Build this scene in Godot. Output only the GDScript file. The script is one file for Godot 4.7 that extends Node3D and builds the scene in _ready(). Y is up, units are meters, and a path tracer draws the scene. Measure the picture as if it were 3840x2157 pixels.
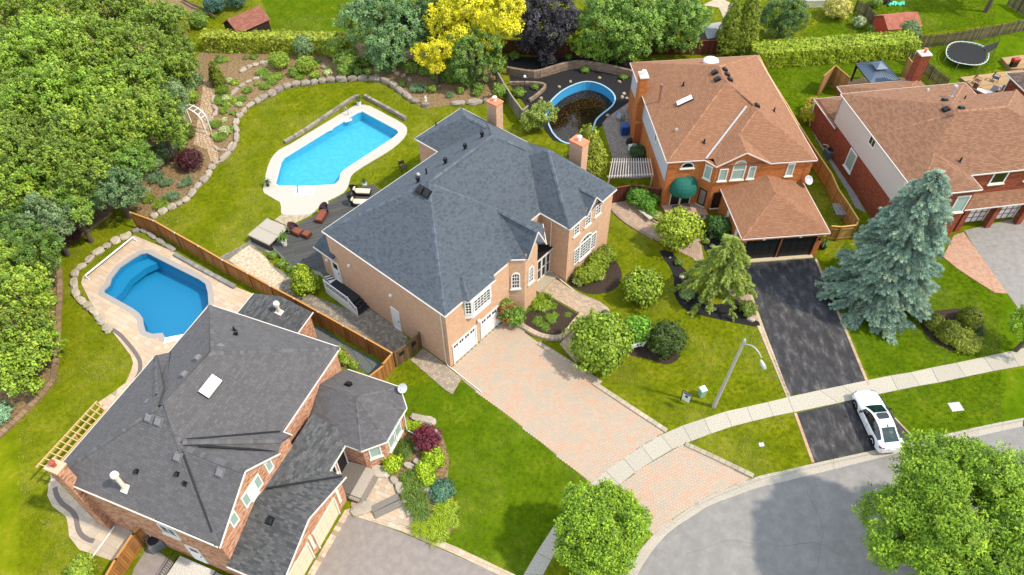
extends Node3D
# Aerial view of a suburban court: four brick houses, gardens, pools, fences and trees.
# Photo pixels (3840 x 2157) give directions; heights give distances.
const CAM_H := 46.0
const FPX := 2820.0
const TX := [0.0, 950.0, 1900.0, 2840.0]
const TY := [0.0, 720.0, 1437.0]
const TS := 0.4975
var eye := Vector3(0, CAM_H, 0)
var c_right: Vector3
var c_down: Vector3
var c_fwd: Vector3
var rng := RandomNumberGenerator.new()
var used := {}
var M := {}
var sun_dir := Vector3(0.57, 0.80, 0.165).normalized()


class MB:
	var v := PackedVector3Array()
	var n := PackedVector3Array()
	var c := PackedColorArray()
	var col := Color(1, 1, 1)

	func tri(a: Vector3, b: Vector3, d: Vector3) -> void:
		var m := (b - a).cross(d - a).normalized()
		v.append(a); v.append(d); v.append(b)
		n.append(m); n.append(m); n.append(m)
		c.append(col); c.append(col); c.append(col)

	func quad(a: Vector3, b: Vector3, d: Vector3, e: Vector3) -> void:
		tri(a, b, d)
		tri(a, d, e)

	func box(x: Transform3D, s: Vector3) -> void:
		var h := s * 0.5
		var p := []
		for k in 8:
			p.append(x * Vector3(h.x if k & 1 else -h.x, h.y if k & 2 else -h.y, h.z if k & 4 else -h.z))
		quad(p[4], p[5], p[7], p[6])
		quad(p[1], p[0], p[2], p[3])
		quad(p[5], p[1], p[3], p[7])
		quad(p[0], p[4], p[6], p[2])
		quad(p[6], p[7], p[3], p[2])
		quad(p[0], p[1], p[5], p[4])

	# a box with small bevelled top edges, y up in its own frame
	func bbox(x: Transform3D, s: Vector3, b: float) -> void:
		var h := s * 0.5
		var rings := [[h.x, -h.y, h.z], [h.x, h.y - b, h.z], [h.x - b, h.y, h.z - b]]
		var prev := []
		for r in rings:
			var q := [x * Vector3(-r[0], r[1], r[2]), x * Vector3(r[0], r[1], r[2]), x * Vector3(r[0], r[1], -r[2]), x * Vector3(-r[0], r[1], -r[2])]
			if prev.size():
				for k in 4:
					quad(prev[k], prev[(k + 1) % 4], q[(k + 1) % 4], q[k])
			prev = q
		quad(prev[0], prev[1], prev[2], prev[3])
		var l: Array = rings[0]
		quad(x * Vector3(-l[0], l[1], -l[2]), x * Vector3(l[0], l[1], -l[2]), x * Vector3(l[0], l[1], l[2]), x * Vector3(-l[0], l[1], l[2]))

	func bar(a: Vector3, b: Vector3, w: float, h: float, up := Vector3.UP) -> void:
		var d := b - a
		var z := d.normalized()
		var u := up
		if absf(z.dot(u)) > 0.98:
			u = Vector3.RIGHT
		var x := u.cross(z).normalized()
		box(Transform3D(Basis(x, z.cross(x), z), (a + b) * 0.5), Vector3(w, h, d.length()))

	func tube(pts: Array, rad: Array, seg := 8, cap := true) -> void:
		var prev := []
		var side := Vector3.ZERO
		for i in pts.size():
			var p: Vector3 = pts[i]
			var t: Vector3 = (pts[mini(i + 1, pts.size() - 1)] - pts[maxi(i - 1, 0)])
			t = t.normalized()
			if side == Vector3.ZERO:
				side = t.cross(Vector3.UP if absf(t.y) < 0.9 else Vector3.RIGHT).normalized()
			side = (side - t * side.dot(t)).normalized()
			var up := t.cross(side)
			var ring := []
			for k in seg:
				var a := TAU * k / seg
				ring.append(p + (side * cos(a) + up * sin(a)) * rad[mini(i, rad.size() - 1)])
			if prev.size():
				for k in seg:
					quad(prev[k], prev[(k + 1) % seg], ring[(k + 1) % seg], ring[k])
			elif cap:
				for k in range(1, seg - 1):
					tri(ring[0], ring[k + 1], ring[k])
			prev = ring
		if cap:
			for k in range(1, seg - 1):
				tri(prev[0], prev[k], prev[k + 1])

	# revolve [[radius, height]...] round the y axis of x
	func lathe(x: Transform3D, prof: Array, seg := 14) -> void:
		for i in prof.size() - 1:
			for k in seg:
				var a := TAU * k / seg
				var b := TAU * (k + 1) / seg
				var r0: float = prof[i][0]
				var r1: float = prof[i + 1][0]
				var y0: float = prof[i][1]
				var y1: float = prof[i + 1][1]
				var p := x * Vector3(cos(a) * r0, y0, -sin(a) * r0)
				var q := x * Vector3(cos(b) * r0, y0, -sin(b) * r0)
				var s := x * Vector3(cos(b) * r1, y1, -sin(b) * r1)
				var t := x * Vector3(cos(a) * r1, y1, -sin(a) * r1)
				if r0 > 0.0001:
					tri(p, q, s)
				if r1 > 0.0001:
					tri(p, s, t)

	# flat polygon (any simple outline) lifted by fn; both 2D coords map through x
	func poly(p: PackedVector2Array, x: Transform3D, z := 0.0) -> void:
		var ix := Geometry2D.triangulate_polygon(p)
		for k in range(0, ix.size(), 3):
			var a := x * Vector3(p[ix[k]].x, p[ix[k]].y, z)
			var b := x * Vector3(p[ix[k + 1]].x, p[ix[k + 1]].y, z)
			var d := x * Vector3(p[ix[k + 2]].x, p[ix[k + 2]].y, z)
			if (b - a).cross(d - a).dot(x.basis.z) < 0:
				tri(a, d, b)
			else:
				tri(a, b, d)

	# prism between z0 and z1 along x.basis.z
	func prism(p0: PackedVector2Array, x: Transform3D, z0: float, z1: float, bottom := false) -> void:
		var p := p0
		if Geometry2D.is_polygon_clockwise(p):
			p = p.duplicate()
			p.reverse()
		poly(p, x, z1)
		for k in p.size():
			var a := p[k]
			var b := p[(k + 1) % p.size()]
			quad(x * Vector3(a.x, a.y, z0), x * Vector3(b.x, b.y, z0), x * Vector3(b.x, b.y, z1), x * Vector3(a.x, a.y, z1))
		if bottom:
			var x2 := Transform3D(Basis(x.basis.x, x.basis.y, -x.basis.z), x.origin)
			poly(p, x2, -z0)

	# extruded strip along a polyline on the ground: width w, from y0 to y1
	func strip(pts: Array, w: float, y0: float, y1: float) -> void:
		var prev := []
		for i in pts.size():
			var t: Vector3 = pts[mini(i + 1, pts.size() - 1)] - pts[maxi(i - 1, 0)]
			t.y = 0
			t = t.normalized()
			var s := Vector3(-t.z, 0, t.x) * (w * 0.5)
			var p: Vector3 = pts[i]
			var q := [p - s + Vector3.UP * y0, p + s + Vector3.UP * y0, p + s + Vector3.UP * y1, p - s + Vector3.UP * y1]
			if prev.size():
				for k in 4:
					quad(prev[k], prev[(k + 1) % 4], q[(k + 1) % 4], q[k])
			else:
				quad(q[0], q[1], q[2], q[3])
			prev = q
		quad(prev[3], prev[2], prev[1], prev[0])

	# bumpy closed blob for rocks; d = three half sizes
	func rock(at: Vector3, d: Vector3, turn: float, sd: int) -> void:
		var r := RandomNumberGenerator.new()
		r.seed = sd
		var b := Basis(Vector3.UP, turn)
		var rows := 5
		var seg := 8
		var g := []
		for i in rows + 1:
			var row := []
			var th := PI * i / rows
			for k in seg:
				var a := TAU * k / seg
				var e := 1.0 + r.randf_range(-0.2, 0.14)
				var p := Vector3(signf(cos(a)) * pow(absf(cos(a)), 0.7) * pow(sin(th), 0.55), cos(th), signf(sin(a)) * pow(absf(sin(a)), 0.7) * pow(sin(th), 0.55)) * e
				if i == 0 or i == rows:
					p = Vector3(0, cos(th) * 0.92, 0)
				p.y = clampf(p.y, -1.0, 0.86 + r.randf_range(-0.08, 0.08))
				row.append(at + b * (p * d))
			g.append(row)
		for i in rows:
			for k in seg:
				var k2 := (k + 1) % seg
				tri(g[i][k], g[i + 1][k2], g[i][k2]) if i > 0 else null
				tri(g[i][k], g[i + 1][k], g[i + 1][k2]) if i < rows - 1 else tri(g[i][k], g[i + 1][k], g[i][k2])

	func mesh(off := Vector3.ZERO) -> ArrayMesh:
		var m := ArrayMesh.new()
		if v.is_empty():
			return m
		var a := []
		a.resize(Mesh.ARRAY_MAX)
		var w := v
		if off != Vector3.ZERO:
			w = Transform3D(Basis(), -off) * v
		a[Mesh.ARRAY_VERTEX] = w
		a[Mesh.ARRAY_NORMAL] = n
		a[Mesh.ARRAY_COLOR] = c
		m.add_surface_from_arrays(Mesh.PRIMITIVE_TRIANGLES, a)
		return m


# collects alike flat pieces (bricks, shingles, pavers); the nearest become single parts, the rest one "stuff" part
class Tiler:
	var full := []       # [distance, transform, colour index, w, h, lo, hi]
	var rest := MB.new()
	var pal := []
	var eye := Vector3.ZERO
	var rng := RandomNumberGenerator.new()

	func _init(palette: Array, e: Vector3, sd: int) -> void:
		pal = palette
		eye = e
		rng.seed = sd

	static func piece(mb: MB, x: Transform3D, w: float, h: float, lo: float, hi: float) -> void:
		var a := x * Vector3(0, 0, 0)
		var b := x * Vector3(w, 0, 0)
		var d := x * Vector3(w, h, 0)
		var e := x * Vector3(0, h, 0)
		var z := x.basis.z
		var a1 := a + z * lo
		var b1 := b + z * lo
		var d1 := d + z * hi
		var e1 := e + z * hi
		mb.quad(a1, b1, d1, e1)
		mb.quad(a, b, b1, a1)
		mb.quad(b, d, d1, b1)
		mb.quad(e, a, a1, e1)
		if hi > 0.004:
			mb.quad(d, e, e1, d1)

	# poly in the plane of x; tiles w x h with joint gap; thickness lo at the low edge, hi at the high edge
	func cover(poly: PackedVector2Array, x: Transform3D, w: float, h: float, gap: float, lo: float, hi: float, holes := [], wvar := 0.0, bond := 0.5) -> void:
		var r := Rect2(poly[0], Vector2.ZERO)
		for p in poly:
			r = r.expand(p)
		var rows := int(ceil(r.size.y / h))
		for j in rows:
			var y := r.position.y + j * h
			var px := r.position.x - w * fmod(bond * j, 1.0) - rng.randf() * w * wvar
			while px < r.end.x:
				var tw := w * (1.0 + rng.randf_range(-wvar, wvar))
				var a := Vector2(px + gap * 0.5, y + gap * 0.5)
				var b := Vector2(px + tw - gap * 0.5, y + h - gap * 0.5)
				px += tw
				var mid := (a + b) * 0.5
				var skip := false
				for q in holes:
					if mid.x > q[0] and mid.x < q[2] and mid.y > q[1] and mid.y < q[3]:
						skip = true
						break
				if skip:
					continue
				var corners := PackedVector2Array([a, Vector2(b.x, a.y), b, Vector2(a.x, b.y)])
				var inside := 0
				for p in corners:
					if Geometry2D.is_point_in_polygon(p, poly):
						inside += 1
				var ci := rng.randi() % pal.size()
				if inside == 4:
					var t := Transform3D(x.basis, x * Vector3(a.x, a.y, 0))
					full.append([t.origin.distance_squared_to(eye), t, ci, b.x - a.x, b.y - a.y, lo, hi])
				elif inside > 0:
					for cut in Geometry2D.intersect_polygons(corners, poly):
						if cut.size() >= 3:
							rest.col = pal[ci]
							rest.prism(cut, x, 0.0, (lo + hi) * 0.5)


func lin(r: float, gg: float, b: float) -> Color:
	return Color(r / 255.0, gg / 255.0, b / 255.0).srgb_to_linear()


func pals(list: Array) -> Array:
	var o := []
	for k in list:
		o.append(lin(k[0], k[1], k[2]))
	return o


# photo pixel -> world point at height h
func g(px: float, py: float, h := 0.0) -> Vector3:
	var d := c_right * (px - 1920.0) + c_down * (py - 1078.5) + c_fwd * FPX
	return eye + d * ((h - CAM_H) / d.y)


# pixel of a double-size tile of the photo (row * 4 + column) -> world point
func t(i: int, x: float, y: float, h := 0.0) -> Vector3:
	return g(TX[i % 4] + x * TS, TY[int(i / 4.0)] + y * TS, h)


# pixel of the 2576 wide overview -> world point
func o(x: float, y: float, h := 0.0) -> Vector3:
	return g(x * 1.49068, y * 1.49068, h)


func tp(i: int, a: Array, h := 0.0) -> Array:
	var r := []
	for k in range(0, a.size(), 2):
		r.append(t(i, a[k], a[k + 1], h))
	return r


func flat(a: Array) -> PackedVector2Array:   # world points -> (x, -z)
	var r := PackedVector2Array()
	for p in a:
		r.append(Vector2(p.x, -p.z))
	return r


func ground_x(y := 0.0) -> Transform3D:   # maps (x, -z) back to the world, z axis = up
	return Transform3D(Basis(Vector3.RIGHT, Vector3(0, 0, -1), Vector3.UP), Vector3(0, y, 0))


func smooth(a: Array, closed := false, sub := 4) -> Array:
	var r := []
	var n := a.size()
	for i in (n if closed else n - 1):
		var p0: Vector3 = a[(i - 1 + n) % n] if closed else a[maxi(i - 1, 0)]
		var p1: Vector3 = a[i]
		var p2: Vector3 = a[(i + 1) % n]
		var p3: Vector3 = a[(i + 2) % n] if closed else a[mini(i + 2, n - 1)]
		for k in sub:
			r.append(p1.cubic_interpolate(p2, p0, p3, float(k) / sub))
	if not closed:
		r.append(a[n - 1])
	return r


func numbered(called: String) -> String:
	if not used.has(called):
		used[called] = 0
		return called
	used[called] += 1
	return "%s_%03d" % [called, used[called]]


func thing(called: String, label: String, category: String, at := Vector3.ZERO, group := "") -> Node3D:
	var n := Node3D.new()
	n.name = numbered(called)
	add_child(n)
	n.position = at
	tag(n, label, category, group)
	return n


func tag(n: Node, label: String, category: String, group := "") -> void:
	n.set_meta("label", label)
	n.set_meta("category", category)
	if group:
		n.set_meta("group", group)


func off_of(p: Node) -> Vector3:
	var r := Vector3.ZERO
	while p != self and p != null:
		r += p.position
		p = p.get_parent()
	return r


# one named mesh under a parent; vertices of mb are world coordinates
func obj(called: String, mb: MB, m: Material, parent: Node = self) -> MeshInstance3D:
	var n := MeshInstance3D.new()
	n.name = numbered(called) if parent == self else called
	n.mesh = mb.mesh(off_of(parent))
	n.material_override = m
	parent.add_child(n, true)
	return n


func struct(called: String, mb: MB, m: Material) -> MeshInstance3D:
	var n := obj(called, mb, m)
	n.set_meta("kind", "structure")
	return n


func copy_of(src: Node3D, at: Vector3, turn: float, label := "", group := "") -> Node3D:
	var n: Node3D = src.duplicate()
	var base: String = src.name
	n.name = numbered(base)
	add_child(n)
	n.position = at
	n.rotation.y = turn
	if label:
		n.set_meta("label", label)
	if group:
		n.set_meta("group", group)
	return n


# the nearest `most` full pieces become parts of their own, sharing one mesh per colour and size
func finish(tl: Tiler, called: String, m: Material, parent: Node, most := 300) -> void:
	tl.full.sort_custom(func(a, b): return a[0] < b[0])
	var shared := {}
	var off := off_of(parent)
	for i in tl.full.size():
		var f: Array = tl.full[i]
		if i < most:
			var key := "%d_%.2f_%.2f" % [f[2], f[4], f[5]]
			if not shared.has(key):
				var mb := MB.new()
				mb.col = tl.pal[f[2]]
				Tiler.piece(mb, Transform3D(), 1.0, f[4], f[5], f[6])
				shared[key] = mb.mesh()
			var n := MeshInstance3D.new()
			n.name = called
			n.mesh = shared[key]
			n.material_override = m
			var x: Transform3D = f[1]
			n.transform = Transform3D(Basis(x.basis.x * f[3], x.basis.y, x.basis.z), x.origin - off)
			parent.add_child(n, true)
		else:
			tl.rest.col = tl.pal[f[2]]
			Tiler.piece(tl.rest, f[1], f[3], f[4], f[5], f[6])
	if tl.rest.v.size():
		var s := obj(called + "_field", tl.rest, m, parent)
		s.set_meta("kind", "stuff")


# simple polygons left of `polys` after cutting `holes` out (each hole is split through its middle so that no keyholes remain)
func cut(polys: Array, holes: Array) -> Array:
	for h in holes:
		var hp: PackedVector2Array = h
		var r := Rect2(hp[0], Vector2.ZERO)
		for p in hp:
			r = r.expand(p)
		var cx := r.get_center().x
		var L := PackedVector2Array([Vector2(-3000, -3000), Vector2(cx, -3000), Vector2(cx, 3000), Vector2(-3000, 3000)])
		var R := PackedVector2Array([Vector2(cx, -3000), Vector2(3000, -3000), Vector2(3000, 3000), Vector2(cx, 3000)])
		var nxt := []
		for p in polys:
			if Geometry2D.intersect_polygons(p, hp).is_empty():
				nxt.append(p)
				continue
			for side in [L, R]:
				for q in Geometry2D.intersect_polygons(p, side):
					for w in Geometry2D.clip_polygons(q, hp):
						nxt.append(w)
		polys = nxt
	return polys


func sheet(mb: MB, pts: Array, y: float, holes := []) -> void:
	for p in cut([flat(pts)], holes):
		mb.poly(p, ground_x(y))


# slab with side faces
func slab(mb: MB, pts: Array, y0: float, y1: float, holes := []) -> void:
	for p in cut([flat(pts)], holes):
		mb.prism(p, ground_x(0), y0, y1)


func noise(freq: float, oct := 5, sd := 1, gain := 0.5, type := FastNoiseLite.TYPE_SIMPLEX_SMOOTH) -> FastNoiseLite:
	var f := FastNoiseLite.new()
	f.seed = sd
	f.noise_type = type
	f.frequency = freq
	f.fractal_type = FastNoiseLite.FRACTAL_FBM
	f.fractal_octaves = oct
	f.fractal_gain = gain
	return f


# colour texture: noise through a list of [position, r, g, b] (sRGB)
func ramp_tex(n: FastNoiseLite, size: int, stops: Array) -> NoiseTexture2D:
	var gr := Gradient.new()
	gr.remove_point(0)
	gr.set_offset(0, stops[0][0])
	gr.set_color(0, Color8(stops[0][1], stops[0][2], stops[0][3]))
	for k in range(1, stops.size()):
		gr.add_point(stops[k][0], Color8(stops[k][1], stops[k][2], stops[k][3]))
	var tx := NoiseTexture2D.new()
	tx.noise = n
	tx.width = size
	tx.height = size
	tx.seamless = true
	tx.seamless_blend_skirt = 0.1
	tx.color_ramp = gr
	return tx


func bump_tex(n: FastNoiseLite, size: int, strength: float) -> ImageTexture:
	var im := n.get_seamless_image(size, size)
	im.convert(Image.FORMAT_L8)
	im.bump_map_to_normal_map(strength)
	return ImageTexture.create_from_image(im)


func mat(albedo: Color, rough := 0.8, metal := 0.0) -> StandardMaterial3D:
	var m := StandardMaterial3D.new()
	m.albedo_color = albedo
	m.roughness = rough
	m.metallic = metal
	return m


func c8(r: int, gg: int, b: int) -> Color:
	return Color8(r, gg, b)


func tex_mat(tex: Texture2D, metres: float, rough := 0.9, nrm: Texture2D = null, nscale := 1.0, vertex := false) -> StandardMaterial3D:
	var m := StandardMaterial3D.new()
	m.albedo_texture = tex
	m.roughness = rough
	m.uv1_triplanar = true
	m.uv1_world_triplanar = true
	m.uv1_scale = Vector3.ONE / metres
	m.vertex_color_use_as_albedo = vertex
	if nrm:
		m.normal_enabled = true
		m.normal_texture = nrm
		m.normal_scale = nscale
	return m


func setup_view() -> void:
	var p := deg_to_rad(48.33)
	var r := deg_to_rad(0.34)
	c_fwd = Vector3(0, -sin(p), -cos(p))
	var right := Vector3.RIGHT
	var down := c_fwd.cross(right)
	c_right = right * cos(r) + down * sin(r)
	c_down = -right * sin(r) + down * cos(r)
	var cam := Camera3D.new()
	cam.name = "camera"
	cam.fov = rad_to_deg(2.0 * atan(1078.5 / FPX))
	cam.near = 1.0
	cam.far = 800.0
	cam.transform = Transform3D(Basis(c_right, -c_down, -c_fwd), eye)
	add_child(cam)
	cam.current = true

	var env := Environment.new()
	env.background_mode = Environment.BG_SKY
	var sm := ProceduralSkyMaterial.new()
	sm.sky_top_color = Color(0.70, 0.75, 0.82)
	sm.sky_horizon_color = Color(0.90, 0.92, 0.94)
	sm.sky_curve = 0.25
	sm.ground_bottom_color = Color(0.30, 0.32, 0.26)
	sm.ground_horizon_color = Color(0.72, 0.75, 0.76)
	sm.sun_angle_max = 8.0
	sm.sky_energy_multiplier = 1.35
	# thin broken cloud, the kind that the pools mirror
	var cn := noise(0.008, 5, 77, 0.55)
	sm.sky_cover = ramp_tex(cn, 1024, [[0.0, 0, 0, 0], [0.45, 6, 6, 6], [0.62, 90, 90, 92], [0.8, 190, 190, 190], [1.0, 230, 230, 230]])
	sm.sky_cover_modulate = Color(1, 1, 1, 0.6)
	var sky := Sky.new()
	sky.sky_material = sm
	env.sky = sky
	env.background_energy_multiplier = 1.0
	env.tonemap_mode = Environment.TONE_MAPPER_LINEAR
	env.tonemap_exposure = 1.16
	env.sdfgi_enabled = true
	env.ssao_enabled = true
	env.ssil_enabled = true
	var we := WorldEnvironment.new()
	we.name = "environment"
	we.environment = env
	add_child(we)

	var sun := DirectionalLight3D.new()
	sun.name = "sun"
	sun.light_energy = 1.32
	sun.light_color = Color(1.0, 0.955, 0.88)
	sun.light_angular_distance = 2.0
	sun.shadow_enabled = true
	sun.directional_shadow_max_distance = 200.0
	sun.basis = Basis.looking_at(-sun_dir, Vector3.UP)
	add_child(sun)


func setup_materials() -> void:
	var fine := bump_tex(noise(0.09, 4, 3), 512, 6.0)
	var coarse := bump_tex(noise(0.03, 5, 4), 512, 8.0)
	# lawns: mown grass with thin, dry and lush patches
	var gn := noise(0.012, 9, 11, 0.74)
	M.lawn = tex_mat(ramp_tex(gn, 1024, [[0.1, 86, 100, 8], [0.38, 99, 111, 11], [0.5, 106, 116, 13], [0.64, 113, 120, 17], [0.92, 134, 132, 42]]), 36.0, 0.95, fine, 0.12)
	var gn2 := noise(0.012, 9, 19, 0.74)
	M.lush = tex_mat(ramp_tex(gn2, 1024, [[0.1, 66, 90, 6], [0.4, 78, 102, 9], [0.55, 84, 107, 11], [0.7, 91, 111, 14], [0.92, 112, 122, 34]]), 34.0, 0.95, fine, 0.12)
	for k in [M.lawn, M.lush]:
		k.metallic_specular = 0.08
	var mn := noise(0.05, 6, 23, 0.65)
	M.mulch = tex_mat(ramp_tex(mn, 512, [[0.2, 28, 20, 15], [0.5, 58, 44, 34], [0.65, 80, 62, 48], [0.85, 116, 94, 74]]), 2.4, 1.0, coarse, 1.5)
	M.black_mulch = tex_mat(ramp_tex(mn, 512, [[0.2, 14, 13, 14], [0.55, 30, 28, 30], [0.85, 62, 58, 58]]), 2.4, 1.0, coarse, 1.5)
	M.soil = tex_mat(ramp_tex(noise(0.03, 7, 29, 0.65), 1024, [[0.2, 92, 72, 50], [0.45, 122, 98, 70], [0.62, 142, 116, 84], [0.75, 130, 118, 64], [0.88, 112, 118, 40]]), 9.0, 1.0, coarse, 0.5)
	M.pale_paving = tex_mat(ramp_tex(noise(0.03, 7, 30, 0.65), 512, [[0.2, 168, 150, 126], [0.5, 196, 178, 152], [0.8, 212, 196, 170]]), 6.0, 0.95, fine, 0.8)
	M.gravel = tex_mat(ramp_tex(noise(0.2, 4, 31, 0.7), 512, [[0.2, 44, 46, 48], [0.5, 92, 95, 96], [0.8, 150, 152, 150]]), 2.0, 0.95, coarse, 1.5)
	M.road = tex_mat(ramp_tex(noise(0.016, 9, 37, 0.72), 1024, [[0.2, 122, 119, 116], [0.5, 129, 126, 122], [0.8, 138, 134, 129]]), 22.0, 0.92)
	M.black_drive = tex_mat(ramp_tex(noise(0.009, 9, 41, 0.66), 1024, [[0.2, 38, 37, 39], [0.45, 50, 48, 50], [0.6, 62, 60, 61], [0.78, 84, 81, 79], [0.92, 106, 101, 97]]), 9.0, 0.85)
	M.black_drive.uv1_scale = Vector3(0.13, 0.13, 0.06)   # sealer brushed on lengthwise
	M.grey_drive = tex_mat(ramp_tex(noise(0.012, 9, 43, 0.66), 1024, [[0.2, 126, 117, 111], [0.5, 132, 123, 117], [0.8, 139, 130, 123]]), 9.0, 0.92)
	M.old_drive = tex_mat(ramp_tex(noise(0.012, 9, 47, 0.66), 1024, [[0.2, 128, 124, 120], [0.5, 136, 132, 127], [0.8, 144, 139, 134]]), 9.0, 0.92)
	var grain := ramp_tex(noise(0.05, 6, 53, 0.7), 512, [[0.15, 196, 194, 192], [0.5, 228, 227, 226], [0.85, 252, 252, 252]])
	M.concrete = tex_mat(grain, 3.0, 0.9, fine, 0.4, true)
	M.piece = tex_mat(grain, 1.7, 0.9, fine, 0.5, true)          # pavers, stones: vertex colour times grain
	M.shingle = tex_mat(grain, 0.8, 0.95, fine, 1.0, true)
	M.brick = tex_mat(grain, 1.1, 0.92, fine, 0.5, true)
	var rockt := ramp_tex(noise(0.05, 6, 59, 0.7), 512, [[0.15, 150, 140, 130], [0.4, 205, 198, 190], [0.6, 228, 222, 214], [0.85, 252, 250, 246]])
	M.rock = tex_mat(rockt, 1.3, 0.95, coarse, 1.5, true)
	# wood: noise drawn out along the boards
	var wood := ramp_tex(noise(0.06, 5, 61, 0.65), 512, [[0.2, 176, 168, 156], [0.5, 222, 216, 206], [0.8, 252, 250, 246]])
	M.wood = tex_mat(wood, 0.9, 0.9, null, 1.0, true)
	M.wood.uv1_scale = Vector3(2.2, 0.35, 2.2)
	M.paint = mat(Color(1, 1, 1), 0.5)
	M.paint.vertex_color_use_as_albedo = true
	M.matte = mat(Color(1, 1, 1), 0.9)
	M.matte.vertex_color_use_as_albedo = true
	M.white = mat(c8(226, 226, 224), 0.45)
	M.offwhite = mat(c8(214, 206, 190), 0.7)
	M.metal = mat(c8(178, 178, 178), 0.5, 0.3)
	M.gutter = mat(c8(206, 201, 193), 0.6)
	M.vent = mat(c8(108, 108, 110), 0.7)
	M.dark_metal = mat(c8(28, 29, 31), 0.45, 0.3)
	M.glass = mat(c8(20, 26, 28), 0.04)
	M.glass.metallic_specular = 0.8
	M.curtain_glass = mat(c8(150, 172, 160), 0.12)
	M.rubber = mat(c8(18, 18, 19), 0.85)
	M.plastic_blue = mat(c8(14, 64, 132), 0.4)
	M.siding = tex_mat(grain, 1.5, 0.6, null, 1.0, true)
	# water and pool shells
	M.water = mat(Color(0.1, 0.6, 0.9, 0.05), 0.03)
	M.water.metallic_specular = 0.2
	M.water.transparency = BaseMaterial3D.TRANSPARENCY_ALPHA
	M.water.normal_enabled = true
	M.water.normal_texture = bump_tex(noise(0.02, 3, 67), 512, 2.0)
	M.water.normal_scale = 0.2
	M.water.uv1_triplanar = true
	M.water.uv1_world_triplanar = true
	M.water.uv1_scale = Vector3.ONE / 3.5
	M.liner_pale = tex_mat(ramp_tex(noise(0.02, 6, 71, 0.6), 512, [[0.2, 44, 156, 188], [0.5, 50, 162, 193], [0.8, 60, 170, 198]]), 7.0, 0.6)
	M.liner_deep = tex_mat(ramp_tex(noise(0.06, 5, 73, 0.7), 512, [[0.2, 0, 98, 138], [0.5, 0, 114, 156], [0.8, 20, 144, 184]]), 3.0, 0.6)
	M.liner_rim = mat(c8(60, 160, 214), 0.5)
	M.murk = tex_mat(ramp_tex(noise(0.03, 6, 79, 0.7), 512, [[0.2, 14, 9, 6], [0.55, 34, 23, 12], [0.7, 62, 46, 20], [0.85, 110, 92, 44]]), 4.0, 0.08)
	# leaves
	M.leaf = mat(Color(1, 1, 1), 0.6)
	M.leaf.vertex_color_use_as_albedo = true
	M.leaf.backlight_enabled = true
	M.leaf.backlight = Color(0.06, 0.08, 0.01)
	M.turf = mat(Color(1, 1, 1), 0.9)
	M.turf.vertex_color_use_as_albedo = true
	M.turf.metallic_specular = 0.15
	M.turf.backlight_enabled = true
	M.turf.backlight = Color(0.08, 0.11, 0.01)
	M.needle = mat(Color(1, 1, 1), 0.7)
	M.needle.vertex_color_use_as_albedo = true
	M.needle.backlight_enabled = true
	M.needle.backlight = Color(0.12, 0.16, 0.13)
	M.bark = tex_mat(ramp_tex(noise(0.08, 5, 83, 0.7), 256, [[0.2, 48, 40, 34], [0.5, 92, 80, 68], [0.8, 128, 114, 98]]), 0.8, 1.0, coarse, 1.5)


var pool_a := []   # pale pool behind the blue-roofed house
var pool_b := []   # deep blue pool
var pond := []
var road_pts := []
var paved := []    # everything that is not grass, as [bounds, outline]
var lush := []


func turned(ang: float, y := 0.0) -> Transform3D:
	var d := Vector3(cos(ang), 0, -sin(ang))
	return Transform3D(Basis(d, Vector3.UP.cross(d), Vector3.UP), Vector3(0, y, 0))


func to_plane(x: Transform3D, pts: Array) -> PackedVector2Array:
	var inv := x.affine_inverse()
	var r := PackedVector2Array()
	for p in pts:
		var q: Vector3 = inv * p
		r.append(Vector2(q.x, q.y))
	return r


# paved area: bedding sheet with single paving pieces on it
func pave(called: String, pts: Array, y: float, ang: float, w: float, h: float, pal: Array, bed: Color, holes := [], wvar := 0.0, gap := 0.016, most := 300) -> MeshInstance3D:
	keep_off(pts)
	var mb := MB.new()
	mb.col = bed
	slab(mb, pts, -0.05, y, holes)
	var s := struct(called, mb, M.concrete)
	var x := turned(ang, y)
	var tl := Tiler.new(pal, eye, hash(called) & 0xffff)
	for p in cut([flat(pts)], holes):
		var world := []
		for q in p:
			world.append(Vector3(q.x, 0, -q.y))
		tl.cover(to_plane(x, world), x, w, h, gap, 0.014, 0.014, [], wvar)
	finish(tl, "paver", M.piece, s, most)
	return s


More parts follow.
